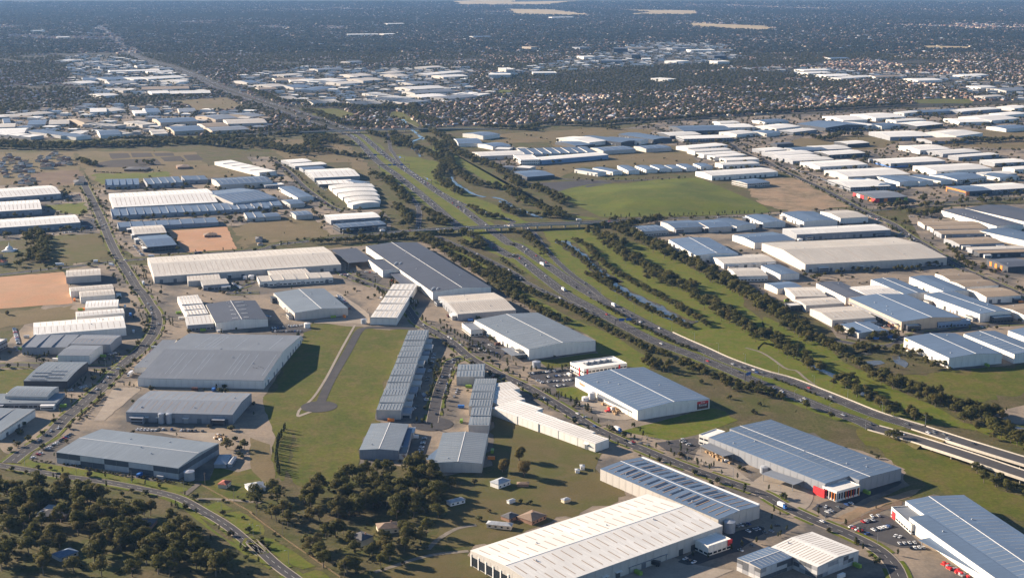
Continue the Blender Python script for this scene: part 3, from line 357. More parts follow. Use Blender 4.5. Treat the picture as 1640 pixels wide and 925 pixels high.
  ('nineteenth white-roofed warehouse from the left in the distant town centre','in the distant town centre',(((1492.22,5037.77,0.35,106.31,93.96),8,'w','w','ru'),),()),
  ('fifteenth white-roofed warehouse from the left in the distant town centre','in the distant town centre',(((1195.7,5528.95,0.37,122.01,70),8,'w','w','ru'),),()),
  ('third blue-grey-roofed warehouse from the left in the distant town centre','in the distant town centre',(((1463.7,6271.89,0.25,93.21,70),8,'b','c','ru'),),()),
  ('rightmost grey-roofed warehouse with concrete walls in the distant town centre','in the distant town centre',(((1656.55,4616.03,0.43,105.37,92.1),8,'g','c','ru'),),()),
  ('rightmost white-roofed warehouse with white walls in the distant town centre','in the distant town centre',(((1602.59,4724.75,0.39,68.89,71.2),8,'w','w','ru'),),()),
  ('twentieth white-roofed warehouse from the left in the distant town centre','in the distant town centre',(((1738.79,5256.23,0.54,124.87,62.99),8,'w','w','ru'),),()),
  ('second cream-roofed warehouse from the left in the distant town centre','in the distant town centre',(((1514.38,4382.73,0.53,89.17,44.87),7,'c','c','ru'),),()),
  ('leftmost white-roofed office block with white walls in the distant town centre','in the distant town centre',(((-3061.16,9008.22,0,72.86,70),12,'w','w','rf'),),()),
  ('second white-roofed warehouse from the left in the distant town centre','in the distant town centre',(((-2630.94,8175.08,0.36,70.21,70),10,'w','c','ru'),),()),
  ('third white-roofed warehouse from the left in the distant town centre','in the distant town centre',(((-914.98,8530.46,0.19,186.64,70),10,'w','c','ru'),),()),
  ('fourth white-roofed warehouse from the left in the distant town centre','in the distant town centre',(((-766.86,8575,0.58,78.42,70),10,'w','c','ru'),),()),
  ('fifth white-roofed warehouse from the left in the distant town centre','in the distant town centre',(((-860.22,10203.84,0.47,133.27,70),10,'w','c','ru'),),()),
  ('eighth white-roofed warehouse from the left in the distant town centre','in the distant town centre',(((408.02,11574.56,0.4,198.94,70),10,'w','w','ru'),),()),
  ('leftmost grey-roofed warehouse with concrete walls in the distant town centre','in the distant town centre',(((-694.61,6010.25,0.81,72.75,70),9,'g','c','ru'),),()),
  ('leftmost blue-grey-roofed warehouse with concrete walls in the distant town centre','in the distant town centre',(((-187.86,8249.16,0.36,111.38,70),10,'b','c','ru'),),()),
  ('leftmost cream-roofed warehouse with concrete walls in the distant town centre','in the distant town centre',(((-339.11,5689.85,0.83,102.14,70),8,'c','c','ru'),),()),
)
PATCH = (
  ('scrubland','olive',0,((-1642.8,2948.6),(-1224.7,3280.5),(-573.4,3407.8),(-257.7,3545.1),(131.4,3617.8),(650.3,3772.5),(1566.4,4222),(2423.2,4545.6),(479.8,825.4),(333.4,825.4),(-359.9,790.4),(-496.1,825.4))),
  ('scrub','green',1,((-247,1251.4),(-203.9,1222.8),(-194.3,1160.5),(-182.8,1038.2),(-194.2,1031.4),(-214.3,1059.3),(-232.7,1143.8))),
  ('yard','conc',1,((-552.1,1427.7),(-567.5,1593.6),(-611.7,1880.8),(-501.5,1860),(-352,1945.8),(-240,1991.7),(-168,2015.4),(-113.3,2039.6),(-24.2,1725.9),(37,1578.5),(96.6,1466.1),(123.9,1379.4),(39.1,1379.4),(6.4,1356.4),(-83.5,1479.3),(-232.6,1548.9),(-235.7,1427.7),(-238.1,1251.4),(-208.1,1143.8),(-201.5,1073.8),(-245.4,1038.2),(-285.5,1038.2),(-397.8,1073.8),(-437.4,1111.7))),
  ('yard','conc',1,((-162.9,1506.4),(-116.3,1548.9),(-44,1563.5),(52.6,1391.2),(113.7,1334.1),(131,1251.4),(186.9,1186.5),(166.5,1160.5),(185,1135.6),(283.1,1160.5),(328.1,1073.8),(325.6,1038.2),(242.7,961.1),(332.5,1011.3),(382.7,961.1),(333.4,825.4),(146.4,825.4),(31.9,807.6),(-34.6,883.4),(-26.8,915.2),(18.5,949.2),(83.1,1011.3),(67.2,1073.8),(74.7,1111.7),(22.2,1160.5),(-17.5,1222.8),(-15.5,1073.8),(-60.5,1045.2),(-125,1059.3),(-133.2,1160.5),(-127.3,1213.5),(-121.2,1427.7))),
  ('yard','conc',1,((-1060.1,2574.1),(-864.4,2594.2),(-779.9,2478.2),(-802.1,2677.4),(-610.3,2732.2),(-500.3,2732.2),(-579.9,2987.7),(-516.2,2987.7),(-452.1,2721),(-291.8,2305.7),(-227.2,2321.9),(-199.7,2227.9),(-189.8,2113.3),(-255.1,2086.4),(-285.1,2086.4),(-334.6,2258.4),(-383.6,2227.9),(-441.7,2154.9),(-466.4,2162),(-541.6,2120.2),(-471.7,1949.5),(-535.3,1915.1),(-601.3,2034.6),(-639.9,2099.8),(-772.4,2034.6),(-845.7,2034.6))),
  ('yard','conc',1,((-41.1,3246.7),(-6.5,3215.8),(12.2,3126.4),(123.5,3041.7),(196.9,3185.4),(211.7,3069.5),(215,2961.4),(54.8,2836.3),(13.8,2699.1),(-29.3,2836.3),(-50.2,3097.7))),
  ('yard','conc',1,((185.5,2140.9),(246,2227.9),(419.2,2274),(479.9,2305.7),(566.3,2321.9),(612.3,2183.6),(613.8,2009.5),(611.8,1849.6),(622.6,1749.5),(691.9,1800.2),(538.1,1379.2),(510.2,1367.2),(446,1349.5),(443.1,1367.2),(429,1449.1),(360.1,1442.5),(363.2,1518.6),(352.3,1618.9),(315.2,1687.1),(301.1,1749.5),(267.5,1892.8),(225.5,2034.6))),
  ('yard','conc',1,((137.7,3303.9),(402.1,3700.3),(538.5,3741),(697.6,3846.6),(893.4,3912.8),(1162.5,4052.1),(1569.3,4201.4),(1279.3,3343),(864.2,2227.9),(913.7,2423.9),(751.2,2355),(677.3,2321.9),(617.6,2305.7),(591,2355),(581.8,2515.7),(568.5,2594.2),(576.6,2789.1),(506.3,2766),(417.7,2656.1),(392.3,2677.4),(374.1,2860.5),(385.8,3097.7),(366.7,3155.7),(224.3,3041.7),(211.6,3179.6))),
  ('yard','conc',1,((659.5,2258.4),(751.7,2338.4),(894.8,2371.9),(924.1,2389),(677.3,1726.1),(635.5,1726.1),(618.5,1871),(613.8,2009.5))),
  ('yard','conc',1,((-1479.9,3741),(-1400.9,3958.2),(-1272.4,4150.5),(-1095.4,4125.4),(-914.5,4052.1),(-865.8,3958.2),(-707.6,3958.2),(-629.2,3509.3),(-759,3420.8),(-787.5,3403.6),(-1298.9,3272))),
  ('yard','conc2',1,((-2089.3,6496.1),(-1925.4,6557.4),(-1497.3,5940.3),(-1240,5303),(-984.8,4565),(-1133.8,4475.8),(-1326.8,4418.1),(-1613.2,5069.3))),
  ('yard','conc2',1,((-1034.3,5303),(-830.6,5840.2),(-540.1,5649.6),(-178.8,5696.1),(-135.7,5303),(-183.8,4924.5),(-63.2,4534.9),(-113.5,4418.1),(-256,4201.4),(-394.5,4100.7),(-555.1,4150.5),(-726,4361.9),(-812.4,4657.8),(-935.5,4787.5))),
  ('yard','conc2',1,((15.1,5649.6),(426.6,6748.3),(746.5,7806),(1149.3,7471.8),(1057.3,6376.9),(778.1,5940.3),(417.5,5743.4),(14.4,5385.7))),
  ('yard','conc2',1,((819.1,5649.6),(1201.1,5743.4),(1432.6,5470.9),(1725.2,5385.7),(1783.5,4787.5),(1607.9,4307.1),(1498.3,4418.1),(1507,5069.3),(1158.9,5385.7))),
  ('grass_field','green',2,((-233.1,1537.3),(-113.9,1514.7),(-118.9,1398.4),(-125.2,1209.8),(-128.2,1103.9),(-137.4,1035.5),(-162.5,1019.2),(-179.9,1035.5),(-194.3,1160.5),(-218.3,1204.4),(-235.7,1251.4),(-233.8,1334.1))),
  ('grass_field','lush',2,((-39.1,1830.8),(-3.6,1741.9),(70.9,1563.4),(116.4,1483.1),(138.6,1410.2),(149.9,1385.3),(139.7,1349.5),(117.9,1367.2),(90.7,1416.5),(92,1469.3),(65.9,1533.3),(33.7,1602.7),(-3.5,1696))),
  ('grass_field','green',2,((27.7,1385.3),(43.1,1391.5),(88.9,1416.5),(110.5,1403.9),(120.8,1361.3),(96.2,1394.6),(60.9,1367.2),(37.1,1355.4))),
  ('grass_field','lush',2,((97.1,1160.5),(187.2,1228.4),(214.5,1199),(165.4,1152.1),(138.7,1135.6))),
  ('grass_verge','lush',2,((61,1293.6),(75.4,1267.2),(65.1,1246.8),(45.8,1267.2),(41.7,1288.2))),
  ('creek_park','lush',1,((46.3,2113.3),(123.9,2140.9),(140.9,2086.4),(217.7,1961.2),(250.5,1849.6),(286.8,1726.1),(286.7,1525.9),(271,1416.5),(296.1,1578.9),(333,1455.8),(363.4,1343.7),(381.5,1267.2),(407.5,1177.8),(451.7,1142.9),(441,1113.7),(412,1169.1),(356.4,1177.8),(314.2,1246.8),(254.4,1343.7),(199.7,1455.8),(133.6,1610.8),(84.9,1741.9),(84,1768.7),(58.3,1915.1))),
  ('creek_park','lush',1,((-273.3,3041.7),(-235.2,3014.5),(-161.8,2910.1),(-117.9,2614.5),(0,2258.4),(32.3,2198.1),(6,2169.2),(-45,2227.9),(-105.2,2389),(-159,2574.1),(-225.1,2836.3))),
  ('creek_park','lush',2,((-187.6,3246.7),(-112.9,2987.7),(0,2574.1),(21.8,2515.7),(74.2,2274),(144.7,2227.9),(127.9,2212.9),(87.2,2258.4),(20.8,2389),(-36.7,2594.2),(-127.3,2910.1),(-179.2,3097.7))),
  ('grass_field','green',2,((-347.8,4004.6),(-303.2,3912.8),(-236,3583.3),(-258.7,3545.9),(-299,3741),(-341.5,3825))),
  ('grass_field','green',2,((-627.9,4052.1),(-513.7,4052.1),(-436.3,3868.4),(-468.8,3761.7),(-539.5,3825))),
  ('grass_field','green',2,((392.4,1329.5),(463.5,1352.5),(530.1,1367.2),(543.7,1367.2),(514.3,1288.2),(471.7,1257),(424.7,1240.8),(412.8,1277.7),(404.7,1315.4))),
  ('scrub','olive',1,((209.7,1222.8),(266.1,1213.5),(315.5,1135.6),(355.8,1088.7),(408.2,1031.4),(370.1,926.3),(351.4,979.4),(322.7,1011.3),(315.5,1038.2),(322.9,1073.8),(277.4,1135.6),(225.9,1199))),
  ('scrub','olive',2,((156.1,1379.2),(177.8,1391.5),(242.7,1277.7),(239,1189.2),(202.2,1189.2),(189.6,1257),(165.5,1343.7))),
  ('verge','green',2,((316.3,1169.1),(354,1169.1),(363.1,1121.9),(388.8,1019.8),(399.1,1006.1),(387.8,948.5),(360.3,973.3),(329,1033.8),(310.7,1113.7),(301.5,1155.8))),
  ('dirt_patch','dirt',2,((238,957.7),(281.3,999.4),(318.5,1019.8),(325.9,1023.3),(312.1,1006.1),(286.2,989.5),(248.1,954.6))),
  ('ploughed_strip','brown',3,((240.7,948.5),(301.4,999.4),(301.1,989.5),(286.1,979.7),(243.6,945.5))),
  ('paddock','paddock',2,((-18.9,1199),(27.8,1160.5),(74.5,1108.6),(67.2,1073.8),(90.1,1007.4),(23,946.9),(-35.3,902.3),(-58,915.2),(-50.7,998.3),(-20.2,1045.2),(-15.5,1073.8))),
  ('paddock','paddock',2,((-109.5,858.4),(-57.4,904.4),(-32.9,899.1),(-12.6,858.4))),
  ('paddock','green',2,((-250.4,1038.2),(-236.9,1045.2),(-206.6,1073.8),(-190.3,1038.2),(-202.9,998.3),(-227.1,998.3))),
  ('woodland_floor','olive',1,((-472.3,1066.5),(-371.5,1056.5),(-300,1017.9),(-243,983.1),(-203.1,926.3),(-160.1,858.4),(-122,825.4),(-359.9,790.4))),
  ('woodland_floor','olive',1,((-236.8,998.3),(-190.3,1038.2),(-145.3,1038.2),(-104,1081.2),(-60.8,1052.2),(-43.5,998.3),(-47.4,926.3),(-54.5,853.5),(-89.5,825.4),(-126.4,858.4),(-174.1,915.2))),
  ('verge','lush',3,((-414.5,1085.8),(-413.1,1105.6),(-397.5,1151.5),(-393.3,1147.2),(-407.6,1109.6),(-405,1085.8),(-338.9,1059.2),(-253.6,1021.5),(-258,1012.9),(-333.6,1041),(-401,1070.5))),
  ('verge','lush',3,((-233.2,986.2),(-226.9,997.7),(-212,979.7),(-223,973.3))),
  ('verge','lush',3,((-218.1,967),(-209.3,978.1),(-185,951.5),(-178.8,930.6),(-188,929.1),(-201.7,945.5))),
  ('verge','lush',3,((-185.2,921.9),(-174.6,927.7),(-135.9,877.8),(-145,871.2),(-164.3,893.9))),
  ('verge','lush',3,((-141.8,864.8),(-133.2,873.8),(-119.6,854.6),(-131,842.2))),
  ('verge','lush',2,((-277.9,1006.1),(-262.8,996.1),(-234.6,970.2),(-232.5,960.8),(-212.9,930.6),(-174.3,891.1),(-172.9,883.1),(-188.8,896.6),(-227.4,948.5),(-255.5,986.2))),
  ('grass_field','green',2,((-242.7,1030.3),(-244.7,1070.5),(-229.8,1063),(-209.8,1048.2),(-212.2,1006.1),(-228.8,1012.9))),
  ('scrub','dry',2,((-229.8,1142.9),(-209.9,1126),(-191.2,1048.2),(-192.2,1023.3),(-215.7,1066.7))),
  ('grass_field','lush',2,((-812.8,2355),(-751.8,2385.5),(-711.1,2274),(-749.6,2270.9))),
  ('grass_field','paddock',2,((-724.2,2073.2),(-642.4,2099.8),(-575.4,1926.4),(-599,1881.8),(-641.8,1860.2))),
  ('dirt_field','orange',2,((-540.6,2116.1),(-454.6,2154.9),(-403.6,1973.1),(-471.7,1949.5))),
  ('dry_field','dry',2,((-441.5,2140.9),(-423.3,2183.6),(-364.9,2227.9),(-315.5,2198.1),(-279.2,2079.8),(-324.2,2047.3),(-391,2009.5),(-394.1,1973.1))),
  ('dirt_field','orange',2,((-723.1,1766),(-682.5,1786.9),(-607.5,1819.2),(-580,1749.7),(-538.8,1636.6),(-569.6,1629.6),(-618.6,1611),(-657.5,1597.4))),
  ('dry_field','dry',2,((-652.3,1584),(-612.1,1592.9),(-534.6,1624.9),(-513.2,1566.4),(-510.5,1557.8),(-587.1,1524.1),(-624.2,1511.8))),
  ('grass_field','green',2,((-544.4,1354.8),(-525,1353.1),(-476.4,1356.4),(-484.4,1338.4),(-484.8,1309.9),(-477.5,1291.5),(-485.5,1288.5),(-487.7,1264.8),(-508.4,1259))),
  ('garden_bed','garden',3,((-896.8,3041.7),(-855.8,3050),(-828.2,2974.5),(-863.1,2948.4))),
  ('garden_bed','garden',3,((-850.4,3050),(-805.3,3050),(-782.3,2987.7),(-824.7,2974.5))),
  ('garden_bed','garden',3,((-799.9,3050),(-754.8,3050),(-739.5,3001.1),(-779,2995.7))),
  ('garden_bed','garden',3,((-856,2935.5),(-772.1,2961.4),(-736,2872.7),(-764.2,2824.4),(-858.1,2824.4),(-879.3,2885.1))),
  ('garden_bed','garden',3,((-764.8,2974.5),(-728.8,3001.1),(-696.5,2922.8),(-738.4,2910.1))),
  ('garden_bed','garden',3,((-724.8,3014.5),(-695.7,3028.1),(-661.2,2935.5),(-693,2922.8))),
  ('market_garden','dry',2,((-973.7,3069.5),(-919.7,3083.5),(-712.2,3069.5),(-626.1,2836.3),(-587.1,2699.1),(-598.5,2677.4),(-784.5,2574.1),(-847.1,2721),(-917,2885.1))),
  ('grass_field','lush',3,((-837.4,2732.2),(-736.5,2743.4),(-696.4,2766),(-673.7,2699.1),(-725.8,2677.4),(-778,2594.2),(-805.5,2635.2))),
  ('dry_field','dry',3,((-651,2812.5),(-573.6,2860.5),(-510.2,2699.1),(-598.5,2677.4))),
  ('building_site','brown',2,((-958,2743.4),(-884.1,2789.1),(-808.9,2594.2),(-876.4,2574.1),(-957,2594.2))),
  ('building_site','dry',1,((-1143,3055.5),(-984.6,3069.5),(-808.9,2594.2),(-754.8,2534.9),(-830.1,2487.5),(-864.4,2594.2),(-998.9,2574.1))),
  ('dry_field','dry',2,((-588.1,3278.2),(-456.9,3310.2),(-372.7,3155.7),(-271.2,2721),(-294.7,2699.1),(-351.5,2910.1),(-393,2885.1),(-434.6,2961.4),(-497.8,2961.4))),
  ('dry_field','dry',2,((-52.1,3215.8),(-31,3403.6),(201.8,3545.9),(365.3,3509.3),(281.6,3120.8),(315.6,3246.7),(392.8,3155.7),(401.2,2885.1),(408.1,2812.5),(375.7,2872.7),(141.1,2812.5),(76.1,2635.2),(34.3,2812.5),(211.5,2961.4),(211.7,3069.5),(127.1,3041.7),(85.5,3246.7))),
  ('dirt_field','dirt',2,((445,2594.2),(509.7,2677.4),(554.3,2677.4),(586.9,2338.4),(538.6,2321.9),(471.2,2289.8),(431,2389))),
  ('dry_field','dry',2,((679.6,3303.9),(900.3,3403.6),(952.7,3303.9),(823.8,3106.4),(603.3,3106.4))),
  ('dry_field','dry',2,((1068.2,3509.3),(1303.3,3473.3),(1169.2,3106.4),(993,3179.6))),
  ('dry_field','pale',1,((-744.7,17722.5),(47.2,19477.3),(39.6,16331.5),(-583,15819.9))),
  ('dry_field','pale',1,((-61.5,14342.5),(411,14056.9),(746.4,12335.8),(460.9,12335.8),(33.3,12555.5))),
  ('dry_field','pale',1,((-350.1,17122.1),(878.4,17992.7),(986.4,18461.9),(411,15962.8),(-326.5,15962.8))),
  ('dry_field','pale',1,((1012.2,14056.9),(1821.2,13782.4),(1660.2,12555.5),(962.9,12555.5),(1323.7,13264.2))),
  ('dry_field','pale',1,((1299.6,10654.8),(1819.8,10045.4),(1699.3,9374.4),(1421.7,9631.9),(1289.2,9903.7))),
  ('dry_field','pale',1,((1655.4,9903.7),(1862.1,9903.7),(1749.6,9299.8),(1567.8,9374.4))),
  ('dry_field','pale',1,((2156.3,7471.8),(2451.9,7315.1),(2328.5,7091.9),(2102.1,7164.8))),
  ('sports_field','green',1,((1256.5,4350.8),(1454,4361.9),(1406.6,4201.4),(1234,4201.4))),
  ('sports_field','olive',1,((62.3,5743.4),(288.2,5840.2),(261.5,5558.9),(78.5,5470.9))),
  ('grass_field','dry',2,((-1075.3,4280.2),(-917.5,4418.1),(-790.3,4100.7),(-828.7,4004.6),(-898.4,3958.2),(-980,4150.5))),
  ('grass_field','lush',1,((-53.3,4689.6),(1.6,4689.6),(-9.1,4534.9),(-51.6,4534.9))),
  ('grass_verge','green',1,((-1166.5,3225.1),(-1028.3,3272),(-877.9,3287.9),(-747.3,3403.6),(-697.3,3455.6),(-684.4,3369.7),(-861.6,3225.1),(-1080.2,3194.6))),
  ('paved_court','conc',2,((441.2,1212.6),(486,1236.9),(464.4,1177.8),(452.1,1180))),
  ('freeway_verge','lush',2,((-410,3410.3),(-373.4,3444.9),(-273.3,3041.7),(-235.2,3014.5),(-166.4,2699.1),(-91.6,2406.3),(-31.3,2198.1),(-19.3,2086.4),(43.2,1961.2),(84,1768.7),(134.9,1627.1),(214.7,1435.9),(256.5,1355.4),(337.4,1217.4),(367.5,1175.8),(323.3,1162.4),(242.7,1277.7),(205.1,1367.2),(147.7,1469.3),(94.3,1606.7),(52.5,1714.1),(5.1,1862.3),(-27.8,1937.9),(-79.8,2086.4),(-143.9,2321.9),(-223.6,2614.5),(-336.8,3097.7))),
  ('freeway_verge','lush',3,((-121.9,2034.6),(-62.7,1937.9),(0,1788.3),(-3.7,1780.4),(41.7,1696),(93.2,1586.7),(125.3,1504.2),(101.9,1540.7),(69.1,1610.8),(25.4,1705),(0,1759.1),(-73.6,1915.1))),
  ('wetland_scrub','olive',3,((354.9,1465.9),(431,1469.3),(440.7,1416.5),(441.9,1352.5),(399,1329.5),(363.4,1343.7),(349.2,1367.2),(345.4,1416.5))),
  ('creek_scrub','olive',3,((71.6,2034.6),(95.4,2022),(134.6,1788.3),(150,1714.1),(211.7,1548.2),(198.6,1518.6),(152.7,1627.1),(104.5,1790.2),(113.6,1798.2))),
  ('forecourt','concl',3,((192.4,1037.4),(208,1059.2),(231.2,1030.3),(237,1009.5),(229,989.5),(220.7,973.3),(193.3,1012.9),(173.4,1048.2),(152,1085.8),(160.3,1117.8),(183.5,1070.5))),
  ('forecourt','concl',3,((-235.2,1705),(-222.8,1705),(-169.6,1586.7),(-164.9,1540.7),(-228.7,1540.7),(-230.8,1555.8),(-198.6,1571.1))),
  ('forecourt','concl',3,((75.5,869.9),(110.3,893.9),(128.6,877.8),(151.9,869.9),(109.6,839.8),(67.4,849.6))),
  ('forecourt','concl',3,((61.8,1241.8),(84.2,1257),(116.1,1198.4),(100.6,1189.2),(80.5,1198.4))),
  ('forecourt','concl',3,((-380.1,1189.2),(-390.4,1288.2),(-364.9,1293.6),(-362.2,1277.7),(-371.3,1189.2))),
  ('forecourt','concl',3,((-345.6,1160.2),(-261.2,1155.8),(-240.4,1130.2),(-256.4,1126),(-310,1155.8))),
  ('car_park','asph',3,((15.3,1343.7),(57,1355.4),(65.4,1321),(59.6,1299),(41.7,1288.2),(20,1321))),
  ('car_park','asph',3,((-58.3,1481.2),(-33.9,1485.2),(-3.1,1417.5),(-12.7,1396.2),(-21.5,1403.2),(-45,1443.1))),
  ('car_park','asph',3,((248.3,945.5),(281.1,970.2),(288,942.4),(293.3,907.7),(274.9,907.7),(252.6,933.5))),
  ('car_park','asph',3,((228.2,979.7),(240.1,994.4),(312.8,1041),(311.7,1032.1),(258.5,987.8),(235,960.8))),
  ('car_park','asph',3,((113.7,884.4),(163.5,936.5),(184.5,948.5),(184.8,936.5),(160.4,902.1),(125.2,877.8))),
  ('car_park','asph',3,((-809.7,2415.1),(-788.7,2478.2),(-758.3,2397.6),(-787,2389))),
  ('car_park','asph',3,((-707.4,2212.9),(-688,2227.9),(-650.9,2120.2),(-672.2,2106.5))),
  ('car_park','asph',3,((124,1130.2),(163.7,1142.9),(162.3,1121.9),(142.6,1097.6),(131.6,1109.6))),
  ('car_park','asph',3,((-211.9,1828.9),(-186.4,1823.1),(-172.3,1777.8),(-176.5,1745.3),(-197.3,1750.6))),
  ('car_park','asph',3,((-276.9,1525.9),(-234.4,1540.7),(-228.3,1511.4),(-239.8,1490.1),(-272.5,1500.6))),
  ('car_park','asph',3,((31.9,2604.3),(151.9,2645.6),(193.7,2614.5),(145.7,2534.9),(78.5,2506.3))),
)
